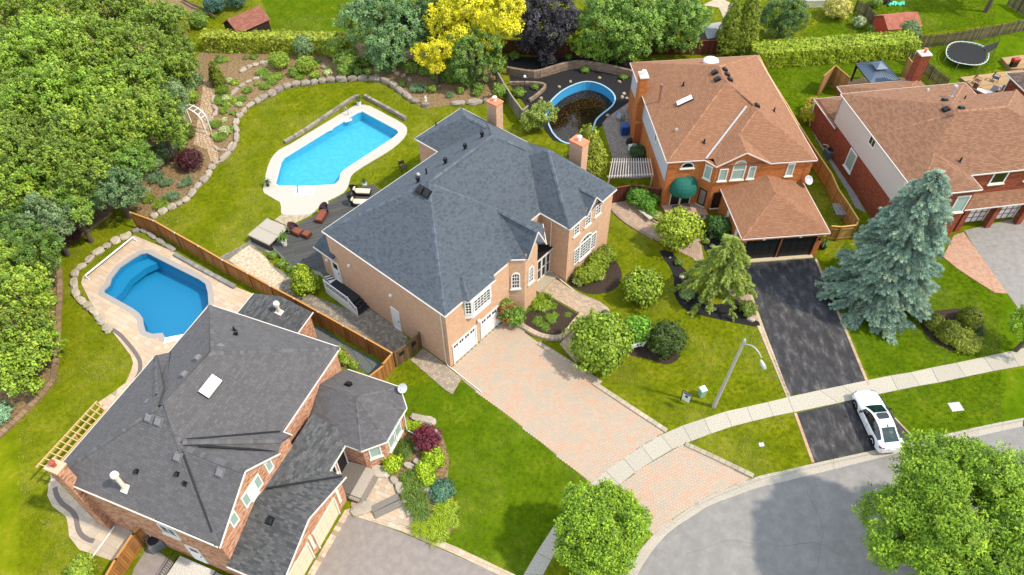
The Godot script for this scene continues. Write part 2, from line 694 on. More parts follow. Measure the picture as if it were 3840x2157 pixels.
# six-sided pavers
func pave_hex(called: String, pts: Array, y: float, ang: float, r: float, pal: Array, bed: Color, most := 300) -> void:
	keep_off(pts)
	var mb := MB.new()
	mb.col = bed
	slab(mb, pts, -0.05, y)
	var s := struct(called, mb, M.concrete)
	var x := turned(ang, y)
	var poly := to_plane(x, pts)
	var b := Rect2(poly[0], Vector2.ZERO)
	for p in poly:
		b = b.expand(p)
	var rr := RandomNumberGenerator.new()
	rr.seed = 5
	var hexes := []
	var tone := noise(0.35, 3, 9)
	var dx := r * sqrt(3.0)
	for j in int(b.size.y / (r * 1.5)) + 1:
		for i in int(b.size.x / dx) + 1:
			var c := b.position + Vector2((i + 0.5 * (j & 1)) * dx, j * r * 1.5)
			if not Geometry2D.is_point_in_polygon(c, poly):
				continue
			var at := x * Vector3(c.x, c.y, 0)
			# laid from mixed pallets: warm pink, buff and grey pieces come in drifts
			var k := int(clampf((tone.get_noise_2d(c.x * 2.0, c.y * 2.0) * 0.9 + 0.5 + rr.randf_range(-0.38, 0.38)) * pal.size(), 0, pal.size() - 1))
			hexes.append([at.distance_squared_to(eye), c, k, rr.randf_range(-0.003, 0.003)])
	hexes.sort_custom(func(a, e): return a[0] < e[0])
	var shape := PackedVector2Array()
	for k in 6:
		shape.append(Vector2(0, r * 0.965).rotated(TAU * k / 6))
	var shared := []
	for k in pal.size():
		var u := MB.new()
		u.col = pal[k]
		u.prism(shape, Transform3D(), 0.0, 0.014)
		shared.append(u.mesh())
	var rest := MB.new()
	for i in hexes.size():
		var e: Array = hexes[i]
		var xx := Transform3D(x.basis, x * Vector3(e[1].x, e[1].y, e[3]))
		if i < most:
			var n := MeshInstance3D.new()
			n.name = "paver"
			n.mesh = shared[e[2]]
			n.material_override = M.piece
			n.transform = xx
			s.add_child(n, true)
		else:
			rest.col = pal[e[2]]
			rest.prism(shape, xx, 0.0, 0.014)
	obj("paver_field", rest, M.piece, s).set_meta("kind", "stuff")


func keep_off(pts: Array) -> void:
	var p := flat(pts)
	var r := Rect2(p[0], Vector2.ZERO)
	for q in p:
		r = r.expand(q)
	paved.append([r.grow(0.05), p])


func bed(called: String, pts: Array, m: Material, y := 0.03, holes := []) -> void:
	keep_off(pts)
	var mb := MB.new()
	slab(mb, pts, -0.05, y, holes)
	struct(called, mb, m)


func build_ground() -> void:
	pool_a = tp(1, [820, 838, 1088, 982, 1096, 1006, 1060, 1040, 690, 1282, 662, 1310, 650, 1362, 615, 1396, 463, 1404]) + tp(5, [442, 18, 322, 18]) + tp(1, [322, 1406, 190, 1405, 165, 1386, 210, 1218, 232, 1188, 780, 850])
	pool_b = tp(4, [1110, 463, 1330, 575, 1500, 660, 1550, 695, 1568, 760, 1575, 850, 1480, 965, 1390, 1076, 1245, 1104, 1225, 1068, 1150, 1076, 1098, 1056, 1082, 1005, 1075, 955, 1048, 918, 1000, 882, 785, 762, 786, 740, 826, 704, 842, 650, 905, 570, 1005, 502, 1060, 470])
	pond = smooth(tp(2, [300, 850, 330, 780, 410, 700, 500, 650, 600, 622, 700, 640, 780, 690, 812, 745, 790, 800, 730, 850, 670, 905, 640, 980, 560, 1060, 450, 1080, 350, 1000]), true, 3)
	var back := tp(11, [2010, 262, 1750, 312, 1480, 372, 1190, 432, 890, 505, 430, 605, 200, 660, 0, 705]) + tp(10, [1650, 800, 1500, 865, 1350, 960, 1200, 1070, 1100, 1150, 1030, 1230, 950, 1330, 890, 1440, 850, 1540])
	var lip := tp(11, [2010, 318, 1760, 372, 1520, 425, 1200, 492, 930, 555, 430, 680, 210, 733, 0, 785]) + tp(10, [1750, 835, 1550, 910, 1400, 1000, 1250, 1100, 1150, 1200, 1080, 1290, 1000, 1420, 950, 1540])
	var far_r := Vector3(70, 0, -26)
	road_pts = [far_r] + back + [Vector3(4, 0, 20), Vector3(70, 0, 20)]
	var holes := [flat(pool_a), flat(pool_b), flat(pond), flat(road_pts)]
	# ground: one grass sheet to well past the frame
	var mb := MB.new()
	sheet(mb, [Vector3(-260, 0, 60), Vector3(260, 0, 60), Vector3(260, 0, -420), Vector3(-260, 0, -420)], 0.0, holes)
	struct("ground", mb, M.lawn)
	mb = MB.new()
	var lip2 := [far_r + Vector3(0, 0, 0.5)] + lip
	sheet(mb, lip2 + [Vector3(4, 0, 20), Vector3(70, 0, 20)], -0.15)
	struct("road", mb, M.road)
	# kerb with gutter, cast in lengths
	var bs := smooth(back, false, 3)
	var ls := smooth(lip, false, 3)
	mb = MB.new()
	var kerb := struct("kerb", mb, M.concrete)
	var n := mini(bs.size(), ls.size())
	for i in range(0, n - 1, 2):
		var u := MB.new()
		u.col = lin(186, 178, 164) * (0.94 + 0.12 * rng.randf())
		for j in range(i, mini(i + 2, n - 1)):
			var b0: Vector3 = bs[int(float(j) * (bs.size() - 1) / (n - 1))]
			var b1: Vector3 = bs[int(float(j + 1) * (bs.size() - 1) / (n - 1))]
			var l0: Vector3 = ls[int(float(j) * (ls.size() - 1) / (n - 1))]
			var l1: Vector3 = ls[int(float(j + 1) * (ls.size() - 1) / (n - 1))]
			if j == i + 1 or j == n - 2:
				b1 = b1.lerp(b0, 0.012)
				l1 = l1.lerp(l0, 0.012)
			var prof := [[0.0, 0.012], [0.28, 0.012], [0.36, -0.11], [1.0, -0.146]]
			for k in 3:
				var p0: Vector3 = b0.lerp(l0, prof[k][0]) + Vector3.UP * prof[k][1]
				var p1: Vector3 = b1.lerp(l1, prof[k][0]) + Vector3.UP * prof[k][1]
				var q0: Vector3 = b0.lerp(l0, prof[k + 1][0]) + Vector3.UP * prof[k + 1][1]
				var q1: Vector3 = b1.lerp(l1, prof[k + 1][0]) + Vector3.UP * prof[k + 1][1]
				u.quad(q0, q1, p1, p0)
		obj("kerb_length", u, M.concrete, kerb)
	kerb.mesh = bed_mesh(back, lip)
	# lush lawns laid as their own turf
	for a in [["front_lawn", tp(9, [1110, 30, 1400, -20, 1600, 0, 2010, 330]) + tp(10, [0, 240, 560, 695, 640, 790, 500, 1000, 345, 1090, 220, 1280, 120, 1447, 90, 1500]) + tp(9, [1960, 1500, 1900, 1447, 1400, 1195, 1200, 900, 1100, 300])],
			["side_lawn", tp(5, [1085, 1330, 1190, 1275, 1440, 1447, 1650, 1447]) + tp(9, [1400, -10, 1100, 30]) + tp(5, [1040, 1440])],
			["corner_lawn", tp(7, [680, 360, 740, 460, 1400, 480, 1640, 660, 1790, 762, 1890, 772, 2060, 960, 2060, 1165, 1500, 1288, 850, 1408, 500, 600])],
			["verge", tp(11, [1240, 20, 2060, -120, 2060, 250, 1480, 370, 1190, 430, 1030, 262, 925, 88])],
			["back_lawn", tp(1, [60, 0, 160, 230, 760, 240, 860, 0, 860, -200, 60, -200])],
			["neighbour_lawn", tp(3, [-60, 440, 80, 520, 700, 460, 1140, 430, 1300, 640, 600, 640, 330, 1000, 230, 800])],
			["far_lawn", tp(3, [600, 60, 760, 0, 2060, -150, 2060, 150, 1200, 260, 920, 250, 300, 290])],
			["trampoline_lawn", tp(3, [1190, 360, 2060, 220, 2060, 450, 1530, 600, 1400, 640])]]:
		mb = MB.new()
		sheet(mb, a[1], 0.004)
		var lf := flat(a[1])
		lush.append(lf)
		struct(a[0], mb, M.lush)

	# sidewalk slabs
	var up := tp(7, [2130, 1150, 1905, 1203, 1705, 1247, 1500, 1290, 1310, 1327, 1155, 1362, 1005, 1386]) + tp(11, [640, 20, 470, 55, 230, 108, 78, 145]) + tp(10, [1810, 180, 1648, 216, 1488, 268, 1325, 322, 1162, 392, 1018, 478, 880, 570, 745, 662, 600, 790, 470, 940, 350, 1085, 225, 1278, 130, 1440, 90, 1520])
	var lo := tp(7, [2190, 1270, 1975, 1318, 1780, 1352, 1570, 1396, 1365, 1440]) + tp(11, [1225, 22, 1060, 55, 760, 118, 610, 152, 275, 222, 122, 252]) + tp(10, [1855, 290, 1698, 330, 1540, 384, 1392, 440, 1248, 502, 1102, 588, 968, 674, 850, 770, 715, 890, 590, 1030, 440, 1150, 335, 1338, 275, 1450, 240, 1520])
	mb = MB.new()
	mb.col = lin(120, 112, 98)
	var ring := up.duplicate()
	var lor := lo.duplicate()
	lor.reverse()
	keep_off(ring + lor)
	keep_off(road_pts)
	slab(mb, ring + lor, -0.05, 0.02)
	var walk := struct("sidewalk", mb, M.concrete)
	for i in up.size() - 1:
		var u := MB.new()
		u.col = lin(192, 185, 169) * (0.93 + 0.14 * rng.randf())
		var c: Vector3 = (up[i] + up[i + 1] + lo[i] + lo[i + 1]) * 0.25
		var q := []
		for p in [up[i], up[i + 1], lo[i + 1], lo[i]]:
			q.append(p + (c - p).normalized() * 0.016)
		slab(u, q, 0.0, 0.045 + rng.randf() * 0.006)
		obj("slab", u, M.concrete, walk)

	# driveways
	var pink := pals([[190, 175, 157], [193, 176, 157], [197, 178, 157], [199, 176, 154], [202, 174, 150], [204, 170, 145]])
	var corner := g(1691, 1381)
	var drive := [corner] + [g(1891, 1203)] + tp(6, [60, 1000, 240, 1142, 480, 1290, 705, 1440]) + tp(10, [640, 0, 1185, 372, 1010, 480, 880, 572, 742, 668, 640, 760, 555, 690, 0, 238]) + tp(9, [1600, 0]) + [g(1710, 1400)]
	pave_hex("paver_driveway", drive, 0.03, deg_to_rad(-40), 0.135, pink, lin(176, 160, 145))
	var apron := tp(10, [1330, 470, 1600, 600, 1840, 718, 1650, 798, 1500, 862, 1350, 956, 1200, 1066, 1105, 1145, 960, 1010, 850, 775, 968, 680, 1105, 592, 1250, 506])
	pave_hex("paver_apron", apron, 0.012, deg_to_rad(-30), 0.135, pink, lin(176, 160, 145))
	var buff := pals([[204, 184, 158], [212, 192, 166], [196, 176, 152], [216, 198, 176], [208, 182, 152]])
	bed("black_driveway", [o(1869, 664), o(2050, 650), o(2117, 806), o(2181, 966), o(1984, 996), o(1925, 830)], M.black_drive, 0.03)
	bed("black_apron", tp(11, [280, 232, 480, 185, 700, 135, 925, 92, 1040, 262, 1192, 432, 890, 503, 430, 603]), M.black_drive, 0.012)
	bed("grey_driveway", tp(9, [716, 985, 1120, 1130, 1500, 1290, 1860, 1447, 1960, 1500, 420, 1520]), M.grey_drive, 0.03)
	bed("concrete_driveway", tp(7, [1560, 292, 2080, 170, 2080, 1040, 1885, 765, 1650, 440]), M.old_drive, 0.03)
	pave("driveway_border", tp(9, [690, 960, 735, 945, 1210, 1105, 1560, 1250, 1960, 1440, 2060, 1500, 1960, 1500, 1500, 1282, 1120, 1122, 722, 990, 410, 1540, 350, 1540]), 0.034, deg_to_rad(-22), 0.45, 0.3, buff, lin(168, 150, 128), [], 0.1)
	pave("entry_patio", tp(9, [880, 668, 1040, 730, 1085, 860, 1150, 935, 1190, 1010, 1205, 1100, 735, 950, 740, 900]), 0.04, deg_to_rad(-22), 0.42, 0.3, buff, lin(168, 150, 128), [], 0.2)
	pave("front_walk", tp(6, [238, 748, 340, 640, 560, 770, 700, 828, 770, 880, 792, 970, 700, 1010, 600, 1200, 520, 1290, 400, 1150, 450, 1090, 500, 1000, 575, 930, 330, 790]), 0.04, deg_to_rad(-40), 0.22, 0.11, pals([[214, 188, 158], [206, 180, 152], [218, 196, 170], [198, 172, 146], [184, 168, 150]]), lin(140, 126, 110))
	pave("neighbour_walk", tp(6, [780, 88, 925, 62, 1000, 150, 1090, 210, 1180, 270, 1300, 300, 1450, 290, 1470, 420, 1500, 590, 1590, 660, 1640, 650, 1760, 610, 1860, 800, 1905, 985, 1860, 960, 1720, 800, 1580, 690, 1480, 590, 1400, 500, 1110, 358, 960, 275, 850, 195, 792, 135]), 0.04, deg_to_rad(20), 0.2, 0.2, pals([[196, 168, 146], [188, 160, 136], [204, 176, 152], [180, 158, 138]]), lin(132, 116, 100))
	var grey_pal := pals([[150, 142, 128], [162, 152, 134], [140, 132, 120], [172, 160, 140], [132, 126, 116]])
	pave("side_path", tp(5, [-30, 380, 60, 455, 130, 540, 280, 640, 440, 780, 700, 885, 800, 825, 1060, 1015, 1155, 1090, 1175, 1140, 1085, 1215, 1040, 1205, 500, 905, 0, 640, -260, 500, -210, 470]), 0.04, deg_to_rad(41), 0.23, 0.23, grey_pal, lin(92, 88, 80))
	pave("gate_path", tp(5, [1185, 1270, 1280, 1182, 1430, 1290, 1570, 1410, 1500, 1530, 1440, 1490]), 0.04, deg_to_rad(41), 0.23, 0.23, pals([[176, 160, 140], [188, 170, 148], [164, 150, 132]]), lin(112, 102, 90), [], 0.0, 0.016, 200)
	pave("deck_landing", tp(5, [150, 220, 215, 172, 440, 175, 250, 270]), 0.035, deg_to_rad(-10), 0.2, 0.2, pals([[196, 180, 152], [206, 190, 162], [182, 168, 142]]), lin(132, 122, 104), [], 0.0, 0.016, 200)
	pave("brick_path", tp(7, [1480, 330, 1555, 305, 1650, 440, 1885, 768, 1790, 762, 1640, 668, 1500, 575, 1400, 492]), 0.034, deg_to_rad(-35), 0.22, 0.11, pals([[212, 164, 134], [202, 152, 124], [220, 176, 148], [208, 172, 150]]), lin(146, 116, 96))
	bed("concrete_strip", [t(3, 410, 985), t(3, 440, 985), t(3, 590, 1210), t(3, 730, 1447), t(7, 820, 160), t(7, 740, 120), t(3, 680, 1447), t(3, 540, 1215)], M.old_drive, 0.03)
	# patio round the deep blue pool
	var b_hole := [flat(pool_b)]
	var patio := tp(4, [1010, 330, 1310, 455, 1560, 590, 1790, 725, 1930, 780, 1930, 1000, 1700, 1350, 1200, 1447]) + tp(8, [1000, 100, 800, 220, 740, 150, 830, 90]) + tp(4, [950, 1440, 990, 1350, 1005, 1290, 985, 1235, 920, 1150, 820, 1020, 700, 870, 612, 690, 625, 640])
	pave("pool_patio", patio, 0.05, deg_to_rad(-28), 0.62, 0.42, pals([[216, 190, 160], [210, 184, 156], [222, 198, 170], [206, 182, 158], [214, 194, 172]]), lin(172, 152, 130), b_hole, 0.2, 0.014)
	pave("lower_patio", tp(8, [400, 690, 370, 760, 358, 850, 395, 930, 500, 1010, 515, 1080, 522, 1160, 600, 1260, 840, 1340, 930, 1280, 1100, 1200, 760, 960, 560, 740]), 0.05, deg_to_rad(-22), 0.62, 0.46, pals([[206, 188, 164], [200, 184, 162], [212, 194, 168], [196, 182, 164]]), lin(166, 150, 132), [], 0.2, 0.014)
	bed("gate_walk", tp(8, [1010, 1400, 1120, 1230, 1240, 1300, 1420, 1447, 1420, 1500, 980, 1500]), M.grey_drive, 0.05)
	# dark curved band of pavers set into the patio
	for band in [tp(4, [830, 1030, 900, 1075, 965, 1145, 1020, 1215, 1055, 1280, 1055, 1350, 1025, 1420]), tp(8, [415, 790, 430, 850, 470, 910, 540, 965, 575, 1020, 585, 1080, 610, 1140, 660, 1180, 710, 1195])]:
		mb = MB.new()
		mb.col = lin(122, 112, 108)
		mb.strip(smooth(band), 0.3, 0.02, 0.072)
		struct("patio_band", mb, M.piece)
	# planting beds
	bed("flower_bed", tp(4, [1140, 207, 1190, 172, 1300, 127, 1370, 90, 1430, 40, 1470, 0]) + tp(0, [1400, 1430, 1500, 1420, 1560, 1360, 1590, 1300, 1650, 1240, 1740, 1150, 1790, 1060, 1770, 960, 1790, 900, 1830, 850, 1880, 800, 1960, 760, 2010, 742]) + tp(1, [150, 722, 250, 662, 400, 642, 640, 612, 900, 612, 1050, 652, 1150, 722, 1220, 782, 1310, 822, 1480, 792, 1780, 782, 1900, 740, 1870, 610, 1820, 500, 1500, 330, 800, 330, 0, 380]) + tp(0, [1900, 360, 1540, 380, 1380, 500, 1300, 900, 1200, 1200, 1000, 1400]) + tp(4, [960, 120]), M.soil, 0.03)
	bed("forest_floor", tp(4, [840, 155, 700, 270, 500, 390, 420, 440, 415, 600, 420, 800, 415, 1000, 400, 1200, 380, 1440]) + tp(8, [370, 20, 190, 210, -30, 420]) + tp(4, [-700, 1400, -900, 200]) + tp(0, [-500, -400, 1000, -300, 1180, 30, 1420, 250, 1300, 900, 1000, 1400]), M.soil, 0.012)
	bed("gravel_strip", tp(5, [385, 960, 560, 1055, 700, 1150, 965, 1290, 965, 1395, 930, 1405, 800, 1335, 560, 1200, 350, 1100, 340, 1000]), M.gravel, 0.03)
	bed("entry_bed", tp(6, [160, 915, 250, 850, 330, 805, 540, 930, 480, 1012, 440, 1076, 380, 1098, 280, 1088, 170, 1040, 90, 1000]), M.mulch, 0.12)
	bed("yew_bed", smooth(tp(6, [455, 680, 560, 590, 700, 440, 760, 470, 830, 530, 866, 610, 860, 680, 800, 742, 700, 770, 600, 766, 520, 725]), true, 2), M.mulch, 0.03)
	bed("mulch_bed", smooth(tp(6, [1150, 445, 1250, 460, 1320, 560, 1400, 650, 1450, 780, 1580, 850, 1740, 830, 1870, 905, 1908, 1012, 1800, 1002, 1600, 962, 1450, 925, 1370, 902, 1300, 842, 1262, 760, 1262, 650, 1225, 560]), true, 2), M.black_mulch, 0.03)
	bed("garage_bed", tp(6, [1475, 310, 1560, 295, 1660, 300, 1745, 520, 1760, 620, 1700, 655, 1620, 650, 1560, 560, 1490, 430]), M.black_mulch, 0.05)
	bed("sign_bed", smooth(tp(6, [925, 1190, 1010, 1170, 1100, 1170, 1300, 1200, 1285, 1270, 1190, 1302, 1080, 1262, 940, 1235]), true, 2), M.mulch, 0.03)
	bed("topiary_bed", smooth(tp(7, [1235, 930, 1255, 1060, 1390, 1165, 1520, 1208, 1650, 1185, 1700, 1080, 1690, 920, 1560, 880, 1400, 890]), true, 2), M.mulch, 0.03)
	bed("rockery_bed", tp(9, [1130, 255, 1270, 255, 1410, 370, 1445, 450, 1475, 560, 1465, 720, 1505, 850, 1525, 950, 1515, 1100, 1400, 1195, 1270, 1145, 1205, 1090, 1180, 1000, 1130, 860, 1040, 712, 900, 662, 870, 640, 1010, 450]), M.soil, 0.03)
	bed("vegetable_plot", tp(0, [1130, 40, 1400, 185, 1470, 150, 1490, 60, 1360, -40, 1200, -40]), M.soil, 0.03)
	bed("patio_bed", tp(5, [600, 1190, 690, 1180, 800, 1310, 780, 1345, 640, 1310]), M.soil, 0.05)
	bed("pond_bed", tp(2, [0, 430, 960, 430, 980, 560, 900, 830, 700, 960, 640, 1010, 540, 1110, 350, 1060, 220, 900, 30, 650]), M.black_mulch, 0.02, [flat(pond)])
	pave("grey_patio", tp(2, [720, 935, 760, 885, 840, 830, 940, 760, 935, 1000, 1015, 1090, 1110, 1335, 1000, 1350, 780, 1345, 800, 1200, 745, 1020]), 0.035, deg_to_rad(30), 0.22, 0.15, pals([[150, 140, 128], [162, 150, 138], [138, 130, 120]]), lin(104, 98, 90), [flat(pond)], 0.0, 0.016, 200)
	pave("stone_path", tp(0, [1535, 600, 1610, 620, 1625, 760, 1590, 880, 1570, 960, 1610, 1080, 1640, 1150, 1650, 1210, 1590, 1220, 1560, 1130, 1460, 1090, 1480, 960, 1510, 800]), 0.045, 0.5, 0.36, 0.34, pals([[206, 176, 140], [196, 166, 132], [212, 186, 154]]), lin(128, 104, 80), [], 0.25, 0.05, 250)
	pave("shed_path", tp(2, [1480, 40, 1600, -20, 1760, 60, 1690, 140, 1640, 150, 1600, 60]), 0.03, 0.4, 0.4, 0.4, pals([[196, 182, 158], [206, 190, 164]]), lin(150, 138, 120), [], 0.2, 0.02, 60)
	# rounded stone and concrete edgings
	for e in [[tp(6, [95, 1005, 200, 1068, 290, 1102, 390, 1108, 450, 1075, 500, 1005, 570, 930]), 0.4, 0.3, [196, 176, 152]], [tp(6, [240, 1145, 480, 1295, 710, 1445]), 0.34, 0.16, [186, 172, 150]], [tp(10, [650, 0, 930, 185, 1205, 365]), 0.34, 0.16, [196, 182, 160]], [tp(10, [1345, 462, 1600, 580, 1860, 705]), 0.34, 0.14, [176, 164, 144]], [tp(6, [792, 130, 850, 192, 960, 272, 1110, 356]), 0.3, 0.12, [166, 146, 126]], [tp(6, [960, 110, 1010, 160, 1090, 215, 1180, 262]), 0.22, 0.2, [172, 152, 132]], [tp(6, [1600, 640, 1680, 655, 1765, 615]), 0.25, 0.22, [196, 176, 152]], [tp(6, [1900, 1010]) + [o(1984, 1000)], 0.3, 0.06, [206, 184, 156]], [[o(1872, 690), o(1905, 790), o(1984, 1000)], 0.24, 0.06, [206, 184, 156]], [[o(2052, 652), o(2117, 806), o(2185, 970)], 0.22, 0.06, [196, 172, 142]], [tp(11, [285, 225, 420, 600]), 0.22, 0.05, [206, 168, 136]], [tp(11, [1035, 262, 1190, 428]), 0.12, 0.05, [196, 176, 140]]]:
		mb = MB.new()
		var ed := struct("edging", mb, M.piece)
		var sl := []
		var sr := []
		for i in e[0].size():
			var tn: Vector3 = (e[0][mini(i + 1, e[0].size() - 1)] - e[0][maxi(i - 1, 0)]).normalized()
			var sd: Vector3 = Vector3(-tn.z, 0, tn.x) * e[1] * 0.5
			sl.append(e[0][i] + sd)
			sr.push_front(e[0][i] - sd)
		keep_off(sl + sr)
		var pts := smooth(e[0], false, 3)
		var col := lin(e[3][0], e[3][1], e[3][2])
		# cut into single edging stones
		var run := 0.0
		for i in pts.size() - 1:
			var a: Vector3 = pts[i]
			var b: Vector3 = pts[i + 1]
			var k := maxi(1, int(round(a.distance_to(b) / 0.42)))
			for j in k:
				var u := MB.new()
				u.col = col * (0.86 + 0.28 * rng.randf())
				var p := a.lerp(b, (j + 0.5) / k)
				var dirv := (b - a).normalized()
				u.bbox(Transform3D(Basis(dirv, Vector3.UP, dirv.cross(Vector3.UP)), p + Vector3.UP * (e[2] * 0.5 - 0.02)), Vector3(a.distance_to(b) / k - 0.012, e[2] + 0.04, e[1]), 0.02)
				obj("edging_stone", u, M.piece, ed)
		mb.col = col * 0.6
		mb.strip(pts, e[1] * 0.8, -0.04, e[2] * 0.5)
		ed.mesh = mb.mesh()
	build_pools()


func bed_mesh(a: Array, b: Array) -> ArrayMesh:
	var mb := MB.new()
	mb.col = lin(120, 114, 104)
	var r := b.duplicate()
	r.reverse()
	mb.poly(flat(a + r), ground_x(-0.16))
	return mb.mesh()


func grow(pts: Array, d: float) -> Array:
	var r := []
	for p in Geometry2D.offset_polygon(flat(pts), d, Geometry2D.JOIN_ROUND)[0]:
		r.append(Vector3(p.x, 0, -p.y))
	return r


func build_pools() -> void:
	# each: outline, water level, depth at shallow and deep end, direction of deepening
	for a in [[pool_a, "pale", -0.13, 0.75, 1.15, Vector3(1, 0, -0.5)], [pool_b, "deep", -0.2, 1.0, 1.7, Vector3(0.3, 0, -1)]]:
		var pale: bool = a[1] == "pale"
		var th := thing("swimming_pool", "pale turquoise pool with wide white concrete deck" if pale else "deep blue kidney-shaped pool set in beige patio stones", "pool", Vector3(a[0][0].x, 0, a[0][0].z))
		var lm: Material = M.liner_pale if pale else M.liner_deep
		var pts: Array = a[0]
		var dirv: Vector3 = a[5].normalized()
		var lo := INF
		var hi := -INF
		for p in pts:
			lo = minf(lo, p.dot(dirv))
			hi = maxf(hi, p.dot(dirv))
		var shell := MB.new()
		for i in pts.size():
			var p: Vector3 = pts[i]
			var q: Vector3 = pts[(i + 1) % pts.size()]
			var dp := lerpf(a[3], a[4], (p.dot(dirv) - lo) / (hi - lo))
			var dq := lerpf(a[3], a[4], (q.dot(dirv) - lo) / (hi - lo))
			shell.quad(p, q, q - Vector3.UP * dq, p - Vector3.UP * dp)
		var fp := flat(pts)
		var ix := Geometry2D.triangulate_polygon(fp)
		for k in range(0, ix.size(), 3):
			var w := []
			for j in 3:
				var p: Vector3 = pts[ix[k + j]]
				w.append(p - Vector3.UP * lerpf(a[3], a[4], (p.dot(dirv) - lo) / (hi - lo)))
			if (w[1] - w[0]).cross(w[2] - w[0]).y < 0:
				shell.tri(w[0], w[2], w[1])
			else:
				shell.tri(w[0], w[1], w[2])
		obj("pool_shell", shell, lm, th)
		var wt := MB.new()
		sheet(wt, pts, a[2])
		obj("water", wt, M.water, th)
		var cp := MB.new()
		if pale:
			# broad white deck, cast round the water
			cp.col = lin(204, 198, 187)
			var deck := smooth(tp(1, [800, 792, 880, 802, 1010, 870, 1135, 938, 1160, 985, 1135, 1045, 1040, 1130, 900, 1215, 780, 1290, 735, 1335, 720, 1390]) + tp(5, [680, 10, 560, 72, 575, 92, 480, 130, 430, 172, 240, 176, 208, 150, 200, 80, 80, 10]) + tp(1, [82, 1400, 95, 1310, 130, 1205, 190, 1135, 275, 1090, 500, 955, 750, 806]), true, 2)
			keep_off(deck)
			slab(cp, deck, -0.04, 0.05, [flat(pts)])
			obj("deck", cp, M.concrete, th)
			var rim := MB.new()
			rim.col = lin(238, 236, 230)
			slab(rim, grow(pts, 0.14), -0.1, 0.075, [flat(grow(pts, -0.03))])
			obj("coping", rim, M.concrete, th)
			# ladder, skimmer lid and return lid
			var ld := MB.new()
			for s in [-0.25, 0.25]:
				var base := t(1, 725 + s * 60, 880 + s * 40)
				ld.tube([base + Vector3(-0.35, 0.05, -0.55), base + Vector3(-0.33, 0.7, -0.5), base + Vector3(-0.15, 0.92, -0.25), base + Vector3(0.05, 0.75, 0.0), base + Vector3(0.08, -0.7, 0.05)], [0.025], 6)
			obj("ladder", ld, M.metal, th)
			for q in [t(1, 570, 982), t(1, 716, 910)]:
				var sk := MB.new()
				sk.col = lin(236, 236, 232)
				sk.box(Transform3D(Basis(Vector3.UP, 0.6), q + Vector3(0, 0.02, 0)), Vector3(0.75, 0.1, 0.22))
				obj("skimmer", sk, M.paint, th)
			# wide entry step under water at the shallow end
			var st := MB.new()
			slab(st, tp(1, [335, 1380, 455, 1380]) + tp(5, [440, 16, 324, 16]), -0.7, -0.32)
			obj("step", st, M.white, th)
		else:
			cp.col = lin(176, 170, 166)
			slab(cp, grow(pts, 0.42), -0.05, 0.075, [flat(grow(pts, -0.02))])
			obj("coping", cp, M.piece, th)
			var st := MB.new()
			slab(st, tp(4, [905, 570, 1005, 502, 1110, 463, 1170, 500, 1070, 545, 960, 630, 900, 720, 842, 780, 785, 762, 790, 735, 826, 704, 842, 650]), -1.2, -0.55)
			obj("step", st, lm, th)
			var sw := MB.new()
			slab(sw, tp(4, [1245, 1104, 1390, 1076, 1340, 1120, 1235, 1150]), 0.0, 0.09)
			obj("entry_rim", sw, M.white, th)
	# drained kidney pond with blue rim
	var pt := thing("garden_pond", "half-drained oval pool with faded blue rim and murky brown water", "pool", Vector3(pond[0].x, 0, pond[0].z))
	var wl := MB.new()
	for i in pond.size():
		var p: Vector3 = pond[i]
		var q: Vector3 = pond[(i + 1) % pond.size()]
		wl.quad(p, q, q - Vector3.UP * 1.5, p - Vector3.UP * 1.5)
	obj("pool_wall", wl, M.liner_rim, pt)
	var wt2 := MB.new()
	sheet(wt2, grow(pond, 0.02), -0.95)
	obj("water", wt2, M.murk, pt)
	var rim2 := MB.new()
	rim2.col = lin(150, 190, 214)
	slab(rim2, grow(pond, 0.16), -0.03, 0.1, [flat(pond)])
	obj("rim", rim2, M.paint, pt)


